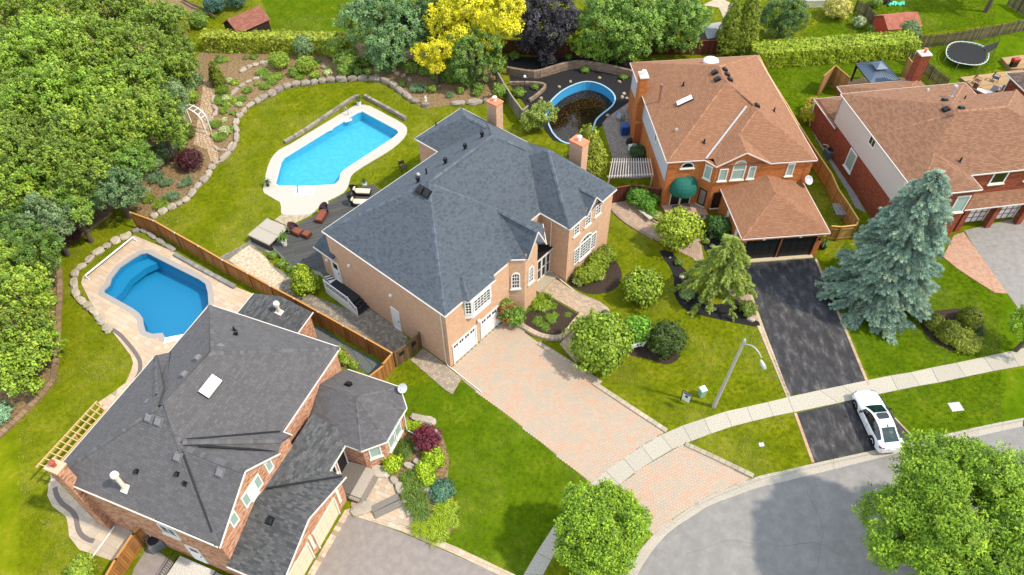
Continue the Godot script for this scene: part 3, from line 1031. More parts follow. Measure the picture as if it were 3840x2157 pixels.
# mown grass as short tufts, wherever nothing else covers the ground
func build_grass() -> void:
	var r := RandomNumberGenerator.new()
	r.seed = 31
	var mb := MB.new()
	for k in 20:
		var a := r.randf() * TAU
		var p := Vector3(r.randfn() * 0.08, 0, r.randfn() * 0.08)
		var d := Vector3(cos(a), 0, sin(a))
		var w := Vector3(-d.z, 0, d.x) * 0.022
		mb.col = Color(1, 1, 1) * r.randf_range(0.75, 1.2)
		mb.tri(p - w, p + w, p + d * 0.035 + Vector3.UP * r.randf_range(0.035, 0.06))
	# fade of species, not of light: dry bents, clover and lush ryegrass come in drifts
	var drift := noise(0.12, 4, 3, 0.6)
	var wet := noise(0.05, 3, 8)
	var xf := []
	var cols := []
	var step := 0.23
	var z := -17.0
	while z > -92.0:
		var half := 30.0 + (-z - 17.0) * 0.42
		var x := -half
		while x < half:
			var p := Vector3(x + r.randf_range(-0.12, 0.12), 0.0, z + r.randf_range(-0.12, 0.12))
			x += step
			var q := Vector2(p.x, -p.z)
			var v := p - eye
			var f := v.dot(c_fwd)
			if absf(v.dot(c_right) / f * FPX) > 1960.0 or absf(v.dot(c_down) / f * FPX) > 1120.0:
				continue
			var hit := false
			for e in paved:
				if e[0].has_point(q) and Geometry2D.is_point_in_polygon(q, e[1]):
					hit = true
					break
			if hit:
				continue
			var rich := 0.0
			for l in lush:
				if Geometry2D.is_point_in_polygon(q, l):
					rich = 1.0
					break
			var dr := clampf(0.46 + drift.get_noise_2d(q.x, q.y) * 1.6 + r.randf_range(-0.25, 0.25) - 0.2 * rich, 0.0, 1.0)
			var base := Color(0.11, 0.172, 0.008).lerp(Color(0.17, 0.20, 0.008), 1.0 - rich * 0.75 + wet.get_noise_2d(q.x, q.y) * 0.5)
			var c := base.lerp(Color(0.38, 0.33, 0.10), dr * dr * 0.7) * r.randf_range(0.75, 1.25)
			xf.append(Transform3D(Basis(Vector3.UP, r.randf() * TAU).scaled(Vector3(1, r.randf_range(0.7, 1.2), 1)), p))
			cols.append(Color(c.r, c.g, c.b))
		z -= step * lerpf(1.0, 1.35, clampf((-z - 17.0) / 70.0, 0.0, 1.0))
	multi("grass", mb.mesh(), xf, cols, M.turf, self)
	var gn := get_node("grass")
	tag(gn, "short mown grass of the lawns", "grass")
	print("tufts ", xf.size())


# fine cracks opened in the asphalt
func build_cracks() -> void:
	for a in [[10, [1350, 1290, 1500, 1240, 1700, 1180, 1880, 1210]], [11, [380, 800, 440, 930, 500, 1090, 470, 1300, 440, 1430]], [11, [100, 1250, 300, 1210, 480, 1200, 640, 1300]], [11, [760, 640, 840, 690, 950, 780]], [6, [1960, 1130, 2030, 1120, 2110, 1090]], [7, [100, 865, 180, 845, 300, 815]], [7, [1680, 440, 1760, 410, 1880, 405, 1960, 395]], [7, [1660, 680, 1780, 600, 1900, 580]]]:
		var pts := []
		for p in smooth(tp(a[0], a[1]), false, 5):
			pts.append(p + Vector3(rng.randf_range(-0.07, 0.07), 0, rng.randf_range(-0.07, 0.07)))
		var mb := MB.new()
		mb.col = lin(92, 89, 84)
		var on_road: bool = a[0] >= 10
		mb.strip(pts, 0.014, -0.149 if on_road else 0.03, -0.146 if on_road else 0.034)
		var n := obj("crack", mb, M.matte)
		n.set_meta("kind", "structure")


var hO := Vector3.ZERO
var hU := Vector3.ZERO
var hV := Vector3.ZERO
var house: Node3D
var bricks: Tiler
var shingles: Tiler
var wall_col: Color


func frame(at: Vector3, az: float) -> void:
	var a := deg_to_rad(az)
	hO = Vector3(at.x, 0, at.z)
	hU = Vector3(sin(a), 0, -cos(a))
	hV = Vector3(cos(a), 0, sin(a))


func hp(u: float, v: float, h := 0.0) -> Vector3:
	return hO + hU * u + hV * v + Vector3.UP * h


func hps(a: Array) -> Array:
	var r := []
	for p in a:
		r.append(hp(p[0], p[1], p[2]))
	return r


# wall plane: p left, q right as seen from outside
func wx(p: Vector3, q: Vector3) -> Transform3D:
	var x := (q - p)
	x.y = 0
	x = x.normalized()
	return Transform3D(Basis(x, Vector3.UP, x.cross(Vector3.UP)), p)


func rect(x0: float, y0: float, x1: float, y1: float) -> PackedVector2Array:
	return PackedVector2Array([Vector2(x0, y0), Vector2(x1, y0), Vector2(x1, y1), Vector2(x0, y1)])


# brick wall from p to q (seen from outside), base height in p.y, up to top; holes = [x0, y0, x1, y1]
func wall(p: Vector3, q: Vector3, top: float, holes := [], shape := PackedVector2Array(), bw := 0.235, bh := 0.08) -> Transform3D:
	var x := wx(p, q)
	var poly := shape if shape.size() else rect(0, 0, Vector2(q.x - p.x, q.z - p.z).length(), top - p.y)
	var mb := MB.new()
	mb.col = wall_col
	mb.prism(poly, Transform3D(x.basis, x.origin - x.basis.z * 0.2), 0.0, 0.2, true)
	obj("wall", mb, M.brick, house)
	if bricks:
		bricks.cover(poly, x, bw, bh, 0.014, 0.012, 0.012, holes, 0.0)
	return x


# boarded or rendered wall without bricks
func plain_wall(p: Vector3, q: Vector3, top: float, col: Color, shape := PackedVector2Array(), lap := 0.0) -> Transform3D:
	var x := wx(p, q)
	var poly := shape if shape.size() else rect(0, 0, Vector2(q.x - p.x, q.z - p.z).length(), top - p.y)
	var mb := MB.new()
	mb.col = col
	mb.prism(poly, Transform3D(x.basis, x.origin - x.basis.z * 0.2), 0.0, 0.2, true)
	obj("wall", mb, M.siding, house)
	if lap > 0.0:
		# lapped siding boards, each tilted out at its lower edge
		var r := Rect2(poly[0], Vector2.ZERO)
		for k in poly:
			r = r.expand(k)
		for j in int(r.size.y / lap):
			for cutp in Geometry2D.intersect_polygons(rect(r.position.x, r.position.y + j * lap, r.end.x, r.position.y + (j + 1) * lap), poly):
				var b := MB.new()
				b.col = col
				var y0 := INF
				var y1 := -INF
				var xa := INF
				var xb := -INF
				for k in cutp:
					y0 = minf(y0, k.y); y1 = maxf(y1, k.y); xa = minf(xa, k.x); xb = maxf(xb, k.x)
				Tiler.piece(b, Transform3D(x.basis, x * Vector3(xa, y0, 0)), xb - xa, y1 - y0, 0.022, 0.005)
				obj("siding_board", b, M.siding, house)
	return x


func roof_plane(pts: Array) -> Transform3D:
	var a: Vector3 = pts[0]
	var best: Vector3 = pts[2]
	for k in range(2, pts.size()):
		if pts[k].y > best.y + 0.001:
			best = pts[k]
	var z: Vector3 = (pts[1] - a).cross(best - a).normalized()
	if z.y < 0:
		z = -z
	var x := Vector3.UP.cross(z).normalized()   # level line in the plane: the courses run along it
	return Transform3D(Basis(x, z.cross(x), z), a)


# faces: lists of world points, the first two along the eave
func roof(faces: Array, w := 0.3, h := 0.145, gap := 0.012, wvar := 0.25) -> void:
	for f in faces:
		var x := roof_plane(f)
		var poly := to_plane(x, f)
		var mb := MB.new()
		mb.col = shingles.pal[0] * 0.7
		mb.prism(poly, x, -0.09, 0.0, true)
		obj("roof_deck", mb, M.shingle, house)
		shingles.cover(poly, x, w, h, gap, 0.02, 0.001, [], wvar, 0.5)


func caps(lines: Array, col: Color, wide := 0.3) -> void:
	var shared := []
	for k in 3:
		var u := MB.new()
		u.col = col * [0.82, 1.0, 1.2][k]
		var hw := wide * 0.5
		# bent cap piece along z, peak on top, tail lifted a little
		var a := [Vector3(-hw, -0.07, 0), Vector3(0, 0.035, 0), Vector3(hw, -0.07, 0)]
		var b := [Vector3(-hw, -0.085, 0.25), Vector3(0, 0.02, 0.25), Vector3(hw, -0.085, 0.25)]
		u.quad(a[0], b[0], b[1], a[1])
		u.quad(a[1], b[1], b[2], a[2])
		u.quad(a[0], a[1], a[1] - Vector3(0, 0.03, 0), a[0] - Vector3(0, 0.03, 0))
		u.quad(a[1], a[2], a[2] - Vector3(0, 0.03, 0), a[1] - Vector3(0, 0.03, 0))
		shared.append(u.mesh())
	for l in lines:
		var p: Vector3 = l[0]
		var q: Vector3 = l[1]
		var d := (q - p)
		var n := int(d.length() / 0.24)
		var z := d.normalized()
		var x := Vector3.UP.cross(z).normalized()
		for k in n:
			var m := MeshInstance3D.new()
			m.name = "ridge_cap"
			m.mesh = shared[rng.randi() % 3]
			m.material_override = M.shingle
			m.transform = Transform3D(Basis(x, z.cross(x), z), p + z * (k * 0.24) + Vector3.UP * 0.02 - off_of(house))
			house.add_child(m, true)


func gutters(lines: Array, m: Material, drop := 0.07) -> void:
	for l in lines:
		var mb := MB.new()
		mb.bar(l[0] - Vector3.UP * drop, l[1] - Vector3.UP * drop, 0.07, 0.1)
		obj("gutter", mb, m, house)


func downspout(pts: Array, m: Material) -> void:
	var mb := MB.new()
	mb.tube(pts, [0.045], 6)
	obj("downspout", mb, m, house)


# window on a wall plane; opts: cols, rows, arch, frame, pane, fw, out, sill
func win(x: Transform3D, x0: float, y0: float, x1: float, y1: float, opts := {}) -> MeshInstance3D:
	var fw: float = opts.get("fw", 0.08)
	var out: float = opts.get("out", 0.07)
	var fm: Material = opts.get("frame", M.white)
	var inner := PackedVector2Array()
	var outer := PackedVector2Array()
	var arch: float = opts.get("arch", 0.0)
	var pts := [Vector2(x0, y0), Vector2(x1, y0)]
	if arch > 0:
		for k in 9:
			var a := PI * k / 8.0
			pts.append(Vector2((x0 + x1) * 0.5 + cos(a) * (x1 - x0) * 0.5, y1 - arch + sin(a) * arch))
	else:
		pts.append(Vector2(x1, y1))
		pts.append(Vector2(x0, y1))
	outer = PackedVector2Array(pts)
	var insets := Geometry2D.offset_polygon(outer, -fw)
	inner = insets[0]
	var mb := MB.new()
	mb.col = Color(1, 1, 1)
	for piece in cut([outer], [inner]):
		mb.prism(piece, x, 0.0, out)
	var r := Rect2(inner[0], Vector2.ZERO)
	for p in inner:
		r = r.expand(p)
	var bars := []
	for k in range(1, opts.get("cols", 1)):
		var xx: float = r.position.x + r.size.x * k / opts.cols
		for q in Geometry2D.intersect_polygons(rect(xx - 0.02, r.position.y, xx + 0.02, r.end.y), inner):
			bars.append([q, 0.8])
	for k in range(1, opts.get("rows", 1)):
		var yy: float = r.position.y + r.size.y * k / opts.rows
		for q in Geometry2D.intersect_polygons(rect(r.position.x, yy - 0.02, r.end.x, yy + 0.02), inner):
			bars.append([q, 0.78])
	var w := obj(opts.get("called", "window"), mb, fm, house)
	for q in bars:
		var gb := MB.new()
		gb.prism(q[0], x, 0.02, out * q[1])
		obj("glazing_bar", gb, fm, w)
	var pn := MB.new()
	pn.poly(inner, x, 0.025)
	obj("pane", pn, opts.get("pane", M.glass), w)
	if opts.get("sill", true):
		var s := MB.new()
		s.box(Transform3D(x.basis, x * Vector3((x0 + x1) * 0.5, y0 - 0.05, 0.07)), Vector3(x1 - x0 + 0.16, 0.09, 0.16))
		obj("sill", s, opts.get("sill_mat", M.offwhite), w)
	return w


func door(x: Transform3D, x0: float, y0: float, x1: float, y1: float, fm: Material, dm: Material, glass := 0.0) -> void:
	var mb := MB.new()
	for piece in cut([rect(x0, y0, x1, y1)], [rect(x0 + 0.08, y0 + 0.03, x1 - 0.08, y1 - 0.08)]):
		mb.prism(piece, x, 0.0, 0.08)
	var d := obj("door", mb, fm, house)
	var lf := MB.new()
	lf.prism(rect(x0 + 0.08, y0 + 0.03, x1 - 0.08, y1 - 0.08), x, 0.0, 0.04)
	obj("door_leaf", lf, dm, d)
	if glass > 0:
		var gl := MB.new()
		gl.prism(rect(x0 + 0.2, y1 - 0.2 - glass, x1 - 0.2, y1 - 0.2), x, 0.04, 0.05)
		obj("pane", gl, M.glass, d)
	var hn := MB.new()
	hn.box(Transform3D(x.basis, x * Vector3(x1 - 0.17, y0 + (y1 - y0) * 0.47, 0.07)), Vector3(0.05, 0.12, 0.06))
	obj("handle", hn, M.dark_metal, d)


func garage_door(x: Transform3D, x0: float, y0: float, x1: float, y1: float, dm: Material, jamb: Material, lights: bool) -> void:
	var jb := MB.new()
	for q in [rect(x0 - 0.1, y0, x0, y1 + 0.1), rect(x1, y0, x1 + 0.1, y1 + 0.1), rect(x0, y1, x1, y1 + 0.1)]:
		jb.prism(q, x, 0.0, 0.09)
	var d := obj("garage_door", jb, jamb, house)
	var sl := MB.new()
	sl.prism(rect(x0, y0, x1, y1), x, 0.0, 0.02)
	obj("door_leaf", sl, dm, d)
	var rows := 4
	var cols := 4
	var cw := (x1 - x0) / cols
	var rh := (y1 - y0) / rows
	for j in rows:
		for i in cols:
			var q := rect(x0 + i * cw + 0.06, y0 + j * rh + 0.05, x0 + (i + 1) * cw - 0.06, y0 + (j + 1) * rh - 0.05)
			var pm := MB.new()
			if lights and j == rows - 1:
				for k in 2:
					var a := q[0].x + k * (cw - 0.12) * 0.5
					pm.prism(rect(a + 0.03, q[0].y + 0.1, a + (cw - 0.12) * 0.5 - 0.03, q[2].y - 0.06), x, 0.0, 0.035)
				obj("pane", pm, M.glass, d)
			else:
				pm.prism(q, x, 0.0, 0.04)
				obj("panel", pm, dm, d)


func chimney(u0: float, v0: float, u1: float, v1: float, y0: float, y1: float, capm: Material, pot: Material) -> void:
	var keep := house
	var mb := MB.new()
	mb.col = wall_col
	var c := hp((u0 + u1) * 0.5, (v0 + v1) * 0.5, (y0 + y1) * 0.5)
	mb.box(Transform3D(Basis(hV, Vector3.UP, -hU), c), Vector3(v1 - v0, y1 - y0, u1 - u0))
	var ch := obj("chimney", mb, M.brick, house)
	if bricks:
		for e in [[hp(u1, v0, y0), hp(u0, v0, y0)], [hp(u0, v0, y0), hp(u0, v1, y0)], [hp(u0, v1, y0), hp(u1, v1, y0)], [hp(u1, v1, y0), hp(u1, v0, y0)]]:
			bricks.cover(rect(0, 0, (e[1] - e[0]).length(), y1 - y0), wx(e[0], e[1]), 0.235, 0.08, 0.014, 0.012, 0.012)
	var cp := MB.new()
	cp.bbox(Transform3D(Basis(hV, Vector3.UP, -hU), hp((u0 + u1) * 0.5, (v0 + v1) * 0.5, y1 + 0.07)), Vector3(v1 - v0 + 0.14, 0.14, u1 - u0 + 0.14), 0.03)
	obj("chimney_cap", cp, capm, ch)
	var pt := MB.new()
	pt.lathe(Transform3D(Basis(), hp((u0 + u1) * 0.5, (v0 + v1) * 0.5, y1 + 0.14)), [[0.14, 0], [0.12, 0.3], [0.2, 0.32], [0.2, 0.4], [0.0, 0.44]], 10)
	obj("chimney_pot", pt, pot, ch)
	house = keep


# roof furniture placed by the pixel where it meets the roof plane x
func on_roof(f: Array, px: Vector2) -> Vector3:
	var x := roof_plane(f)
	var d := c_right * (px.x - 1920.0) + c_down * (px.y - 1078.5) + c_fwd * FPX
	var k := (x.origin - eye).dot(x.basis.z) / d.dot(x.basis.z)
	return eye + d * k


func box_vent(f: Array, px: Vector2, m: Material, s := 0.42) -> void:
	var x := roof_plane(f)
	var p := on_roof(f, px)
	var mb := MB.new()
	var b := Basis(x.basis.x, x.basis.z, -x.basis.y)
	mb.box(Transform3D(b, p + x.basis.z * 0.03), Vector3(s * 1.25, 0.03, s * 1.4))
	mb.bbox(Transform3D(b, p + x.basis.z * 0.14), Vector3(s, 0.2, s), 0.05)
	obj("roof_vent", mb, m, house)


func pipe_vent(f: Array, px: Vector2, h: float, r: float, m: Material, capped := false) -> void:
	var x := roof_plane(f)
	var p := on_roof(f, px)
	var mb := MB.new()
	mb.box(Transform3D(Basis(x.basis.x, x.basis.z, -x.basis.y), p + x.basis.z * 0.03), Vector3(r * 3.6, 0.02, r * 4))
	mb.tube([p, p + Vector3.UP * 0.12, p + Vector3.UP * h], [r * 1.6, r, r], 9)
	if capped:
		mb.tube([p + Vector3.UP * h, p + Vector3.UP * (h + 0.05), p + Vector3.UP * (h + 0.22)], [r * 1.7, r * 1.9, r * 1.6], 10)
	obj("vent_pipe", mb, m, house)


func skylight(f: Array, px: Vector2, w: float, l: float) -> void:
	var x := roof_plane(f)
	var p := on_roof(f, px)
	var b := Basis(x.basis.x, x.basis.z, -x.basis.y)
	var mb := MB.new()
	mb.box(Transform3D(b, p + x.basis.z * 0.08), Vector3(w, 0.16, l))
	var s := obj("skylight", mb, M.dark_metal, house)
	var d := MB.new()
	d.bbox(Transform3D(b, p + x.basis.z * 0.2), Vector3(w * 0.96, 0.1, l * 0.96), 0.06)
	obj("dome", d, M.white, s)


func dish(at: Vector3, face: Vector3, r: float, called: String, label: String) -> void:
	var th := thing(called, label, "dish", at)
	var y := face.normalized()
	var x := y.cross(Vector3.UP).normalized()
	var tr := Transform3D(Basis(x, y, x.cross(y)), at + y * 0.2 + Vector3.UP * 0.25)
	var mb := MB.new()
	mb.lathe(tr, [[0, 0], [r * 0.5, 0.03], [r, 0.14], [r * 1.02, 0.13], [r * 0.5, 0.0], [0, -0.03]], 16)
	obj("reflector", mb, mat(c8(176, 180, 184), 0.5), th)
	mb = MB.new()
	mb.tube([at - Vector3.UP * 0.1, at + Vector3.UP * 0.25, at + y * 0.2 + Vector3.UP * 0.25], [0.025], 6)
	obj("mount", mb, M.metal, th)
	mb = MB.new()
	mb.tube([tr * Vector3(0, 0.0, r * 0.9), tr * Vector3(0, 0.38, 0.1)], [0.015], 5)
	mb.box(Transform3D(tr.basis, tr * Vector3(0, 0.4, 0.08)), Vector3(0.07, 0.12, 0.07))
	obj("feed_arm", mb, M.metal, th)


func W1(x: float, y: float) -> Vector2:
	return Vector2(180 + x * 0.74429, 1080 + y * 0.74429)


func Q2(x: float, y: float) -> Vector2:
	return Vector2(1480 + x * 0.35933, 380 + y * 0.35933)


func V3(x: float, y: float) -> Vector2:
	return Vector2(2300 + x * 0.56664, 180 + y * 0.56664)


func X4(x: float, y: float) -> Vector2:
	return Vector2(3000 + x * 0.49763, 180 + y * 0.49763)


func build_house_2() -> void:
	frame(g(1690.2, 1376.6), -49.17)
	house = thing("house", "peach brick two-storey house under a blue-grey shingle roof with white garage doors", "house", hO, "brick houses on the court")
	wall_col = lin(210, 174, 144)
	bricks = Tiler.new(pals([[226, 186, 152], [221, 179, 145], [229, 191, 159], [217, 175, 141], [224, 181, 148]]), eye, 2)
	var E := 6.15
	# left wall, garage front, entry bay, front right wing
	var x := wall(hp(12.7, 0), hp(0, 0), E, [[-0.3, 0.7, 0.8, 3.0], [6.55, 0, 7.6, 2.45]])
	door(x, -0.2 + 0.0, 0.78, 0.72, 2.98, M.white, M.white, 0.6)
	door(x, 6.6, 0.06, 7.52, 2.4, M.white, M.white)
	x = wall(hp(0, 0), hp(0, 6.7), E, [[0.3, 0.05, 2.9, 2.3], [3.35, 0.05, 5.9, 2.3]])
	garage_door(x, 0.42, 0.05, 2.78, 2.2, M.white, M.white, true)
	garage_door(x, 3.45, 0.05, 5.82, 2.2, M.white, M.white, true)
	# oriel window over the garage
	var ow := MB.new()
	var oy0 := 3.95
	var oy1 := 5.95
	var op := [hp(0, 1.85), hp(-0.42, 2.3), hp(-0.42, 4.2), hp(0, 4.65)]
	for k in 3:
		var xx := wx(op[k] + Vector3.UP * oy0, op[k + 1] + Vector3.UP * oy0)
		var l: float = (op[k + 1] - op[k]).length()
		ow.prism(rect(0, 0, l, oy1 - oy0), xx, -0.1, 0.0)
		win(xx, 0.06, 0.55, l - 0.06, 1.85, {"cols": 2 if k != 1 else 5, "rows": 4, "sill": false, "fw": 0.07})
	for k in 3:
		ow.tri(op[k] + Vector3.UP * oy0, hp(0, 3.2, oy0 - 0.45), op[k + 1] + Vector3.UP * oy0)
	obj("oriel", ow, M.white, house)
	# bay
	x = wall(hp(0.15, 6.65), hp(-0.78, 7.65), E, [[0.3, 2.2, 1.1, 4.6]])
	win(x, 0.32, 3.0, 1.02, 4.75, {"arch": 0.34, "cols": 3, "rows": 4, "fw": 0.1})
	x = wall(hp(-0.78, 7.65), hp(-0.78, 9.1), 7.9, [[0.35, 3.0, 1.1, 4.8]], PackedVector2Array([Vector2(0, 0), Vector2(1.45, 0), Vector2(1.45, 6.4), Vector2(0.95, 7.6), Vector2(0.3, 6.5), Vector2(0, 6.15)]))
	win(x, 0.38, 3.0, 1.04, 4.75, {"arch": 0.33, "cols": 3, "rows": 4, "fw": 0.1})
	wall(hp(-0.78, 9.1), hp(0.45, 10.3), E)
	x = wall(hp(0.42, 9.3), hp(0.42, 12.35), 3.0, [[1.2, 0, 3.05, 3.0]])
	# glazed porch doors
	for k in 3:
		win(x, 1.3 + k * 0.57, 0.32, 1.84 + k * 0.57, 2.62, {"rows": 2, "sill": false, "fw": 0.07, "called": "porch_door"})
	var st := MB.new()
	st.col = lin(184, 172, 150)
	st.box(Transform3D(Basis(hV, Vector3.UP, -hU), hp(0.0, 11.1, 0.14)), Vector3(2.5, 0.3, 1.0))
	obj("door_step", st, M.concrete, house)
	var pr := MB.new()
	pr.prism(to_plane(ground_x(), hps([[0.2, 9.2, 0], [0.2, 12.3, 0], [1.7, 12.3, 0], [1.7, 9.2, 0]])), ground_x(), 3.0, 3.14, true)
	obj("porch_roof", pr, M.dark_metal, house)
	wall(hp(1.55, 9.5, 3.0), hp(1.55, 12.35, 3.0), E)
	# front right wing
	wall(hp(1.7, 12.35), hp(-1.27, 12.35), E)
	x = wall(hp(-1.27, 12.35), hp(-1.27, 18.1), 7.4, [[0.8, 1.2, 4.0, 3.8]], PackedVector2Array([Vector2(0, 0), Vector2(5.75, 0), Vector2(5.75, 6.15), Vector2(4.1, 6.15), Vector2(2.97, 7.3), Vector2(1.95, 6.15), Vector2(0, 6.15)]))
	for k in 3:
		win(x, 0.9 + [0.0, 0.76, 2.25][k], 1.25, 0.9 + [0.74, 2.23, 2.98][k], 3.0, {"cols": [2, 4, 2][k], "rows": 5, "sill": k == 1, "fw": 0.08})
	win(x, 1.5, 3.02, 3.28, 3.62, {"arch": 0.58, "cols": 4, "rows": 1, "sill": false})
	win(x, 0.58, 4.75, 1.3, 5.85, {"cols": 2, "rows": 3})
	win(x, 2.02, 4.72, 2.8, 6.1, {"cols": 2, "rows": 4, "arch": 0.3})
	win(x, 3.36, 4.9, 4.1, 6.0, {"cols": 2, "rows": 3})
	wall(hp(-1.27, 18.1), hp(15.4, 18.1), E)
	wall(hp(12.6, 12.65), hp(12.6, 0), E)
	wall(hp(15.4, 12.65), hp(12.6, 12.65), E)
	wall(hp(15.4, 18.1), hp(15.4, 12.65), E)
	# low lean-to at the back corner
	wall(hp(14.1, 0.02), hp(12.7, 0.02), 3.7)
	shingles = Tiler.new(pals([[78, 87, 97], [89, 98, 108], [92, 101, 111], [96, 105, 115], [87, 96, 106], [93, 102, 112]]), eye, 22)
	var e := 6.22
	var A1 := [6.65, 5.62, 10.7]
	var A2 := [6.8, 12.83, 10.7]
	var K := [2.85, 8.7, 8.15]
	var L := hps([[12.8, -0.12, e], [-0.12, -0.12, e], A1])
	var F := hps([[-0.12, -0.12, e], [-0.12, 11.0, e], A1])
	var Mf := hps([[1.5, 11.0, e], [1.5, 18.3, e], A2, A1])
	var B := hps([[12.8, 18.3, e], [12.8, -0.12, e], A1, A2])
	var BL := hps([[15.6, 12.5, e], [11.0, 12.5, e], [9.0, 15.4, 8.5], [12.35, 15.4, 8.5]])
	var BB := hps([[15.6, 18.3, e], [15.6, 12.5, e], [12.35, 15.4, 8.5]])
	var CP := [3.3, 15.25, 9.65]
	var CF := hps([[-1.42, 12.2, e], [-1.42, 18.3, e], CP])
	roof([L, F, hps([[-0.12, 11.0, e], [6.6, 11.0, e], A1]), Mf, hps([[1.5, 18.3, e], [12.8, 18.3, e], A2]), B, BL, BB,
		hps([[9.0, 18.3, e], [15.6, 18.3, e], [12.35, 15.4, 8.5], [9.0, 15.4, 8.5]]), CF,
		hps([[8.0, 12.2, e], [-1.42, 12.2, e], CP]), hps([[-1.42, 18.3, e], [8.0, 18.3, e], CP]), hps([[8.0, 18.3, e], [8.0, 12.2, e], CP]),
		hps([[1.0, 14.3, 6.1], [-1.5, 14.3, 6.1], [-1.5, 15.35, 7.42], [1.0, 15.35, 7.42]]), hps([[-1.5, 16.4, 6.1], [1.0, 16.4, 6.1], [1.0, 15.35, 7.42], [-1.5, 15.35, 7.42]]),
		hps([[0.35, 6.55, e], [-0.9, 7.65, e], [1.45, 8.35, 7.62]]), hps([[0.35, 6.55, e], [1.45, 8.35, 7.62], K]), hps([[-0.95, 7.75, 6.15], [-0.95, 8.88, 8.15], K]), hps([[-0.9, 7.65, e], [1.45, 8.35, 7.62], K]),
		hps([[-0.95, 9.9, 6.1], [0.6, 11.4, 6.1], K, [-0.95, 8.88, 8.15]]),
		hps([[-0.5, 1.9, e], [-0.5, 4.65, e], [0.9, 3.75, 7.06], [0.9, 2.75, 7.06]]), hps([[0.4, 1.55, e + 0.1], [-0.5, 1.9, e], [0.9, 2.75, 7.06]]), hps([[-0.5, 4.65, e], [0.4, 5.0, e + 0.1], [0.9, 3.75, 7.06]]),
		hps([[14.3, -0.35, 3.75], [12.1, -0.35, 3.75], [12.1, 1.0, 4.4], [14.3, 1.0, 4.4]]), hps([[14.3, 1.6, 3.75], [14.3, -0.35, 3.75], [12.7, 1.0, 4.4]])], 0.21, 0.14)
	caps([[hp(-0.1, -0.1, e), hp(6.65, 5.62, 10.7)], [hp(12.8, -0.1, e), hp(6.65, 5.62, 10.7)], [hp(6.65, 5.62, 10.7), hp(6.8, 12.83, 10.7)], [hp(2.85, 8.7, 8.15), hp(6.65, 5.62, 10.7)], [hp(-0.9, 8.88, 8.15), hp(2.85, 8.7, 8.15)], [hp(9.6, 15.4, 8.5), hp(6.8, 12.83, 10.7)], [hp(12.35, 15.4, 8.5), hp(9.6, 15.4, 8.5)], [hp(15.6, 12.5, e), hp(12.35, 15.4, 8.5)], [hp(15.6, 18.3, e), hp(12.35, 15.4, 8.5)], [hp(4.9, 14.6, 9.2), hp(6.8, 12.83, 10.7)], [hp(-1.42, 12.2, e), hp(3.3, 15.25, 9.65)], [hp(-1.42, 18.3, e), hp(3.3, 15.25, 9.65)], [hp(4.4, 14.55, 8.85), hp(3.3, 15.25, 9.65)], [hp(-1.5, 15.35, 7.42), hp(0.5, 15.35, 7.42)], [hp(-0.5, 4.65, e), hp(0.9, 3.75, 7.06)], [hp(-0.5, 1.9, e), hp(0.9, 2.75, 7.06)]], lin(96, 106, 117))
	gutters([[hp(12.85, -0.17, e), hp(-0.17, -0.17, e)], [hp(-0.17, -0.17, e), hp(-0.17, 1.6, e)], [hp(-0.17, 4.9, e), hp(-0.17, 6.3, e)], [hp(0.3, 6.5, e), hp(-0.9, 7.6, e)], [hp(-0.95, 7.8, 6.1), hp(-0.98, 8.88, 8.15)], [hp(-0.98, 8.88, 8.15), hp(-0.98, 9.95, 6.1)], [hp(-0.95, 9.95, 6.1), hp(0.6, 11.45, 6.1)], [hp(1.45, 11.0, e), hp(1.45, 12.2, e)], [hp(1.45, 12.15, e), hp(-1.47, 12.15, e)], [hp(-1.47, 12.2, e), hp(-1.47, 14.2, e)], [hp(-1.53, 14.25, 6.1), hp(-1.53, 15.35, 7.42)], [hp(-1.53, 15.35, 7.42), hp(-1.53, 16.45, 6.1)], [hp(-1.47, 16.4, e), hp(-1.47, 18.3, e)], [hp(15.65, 18.3, e), hp(15.65, 12.45, e)], [hp(15.65, 12.45, e), hp(12.9, 12.45, e)], [hp(12.85, 12.5, e), hp(12.85, -0.1, e)], [hp(-1.4, 18.35, e), hp(15.6, 18.35, e)], [hp(-0.55, 1.9, e), hp(-0.55, 4.65, e)], [hp(14.35, -0.4, 3.75), hp(12.1, -0.4, 3.75)], [hp(0.15, 9.2, 3.1), hp(0.15, 12.3, 3.1)]], M.gutter)
	downspout([hp(0.35, -0.12, 6.05), hp(0.35, -0.08, 0.5), hp(0.2, -0.1, 0.12), hp(-3.3, -0.2, 0.08)], M.offwhite)
	downspout([hp(0.4, 12.25, 6.0), hp(0.4, 12.27, 0.3), hp(-2.4, 12.0, 0.08)], M.offwhite)
	downspout([hp(12.75, 12.6, 6.0), hp(12.75, 12.55, 0.1)], M.offwhite)
	chimney(11.15, 18.05, 12.2, 18.9, 0.0, 8.5, mat(c8(206, 120, 86), 0.8), M.offwhite)
	chimney(2.15, 18.25, 3.4, 19.1, 0.0, 8.6, mat(c8(212, 124, 88), 0.8), M.white)
	for p in [Q2(245, 845), Q2(530, 650), Q2(735, 500), Q2(912, 375)]:
		pipe_vent(B, p, 0.3, 0.1, M.dark_metal, true)
	pipe_vent(B, Q2(332, 760), 0.55, 0.06, M.dark_metal)
	box_vent(B, Q2(250, 775), M.metal, 0.2)
	pipe_vent(BB, Q2(432, 255), 0.4, 0.06, M.dark_metal)
	for p in [Q2(270, 925), Q2(338, 965)]:
		box_vent(L, p, M.dark_metal, 0.5)
	for q in [[10.4, 4.0], [5.75, 3.96], [13.4, 2.6]]:
		var lm := MB.new()
		lm.bbox(Transform3D(Basis(hV, Vector3.UP, -hU), hp(q[0], -0.08, q[1])), Vector3(0.18, 0.24, 0.2), 0.05)
		obj("wall_vent", lm, M.white, house)
	var wl := MB.new()
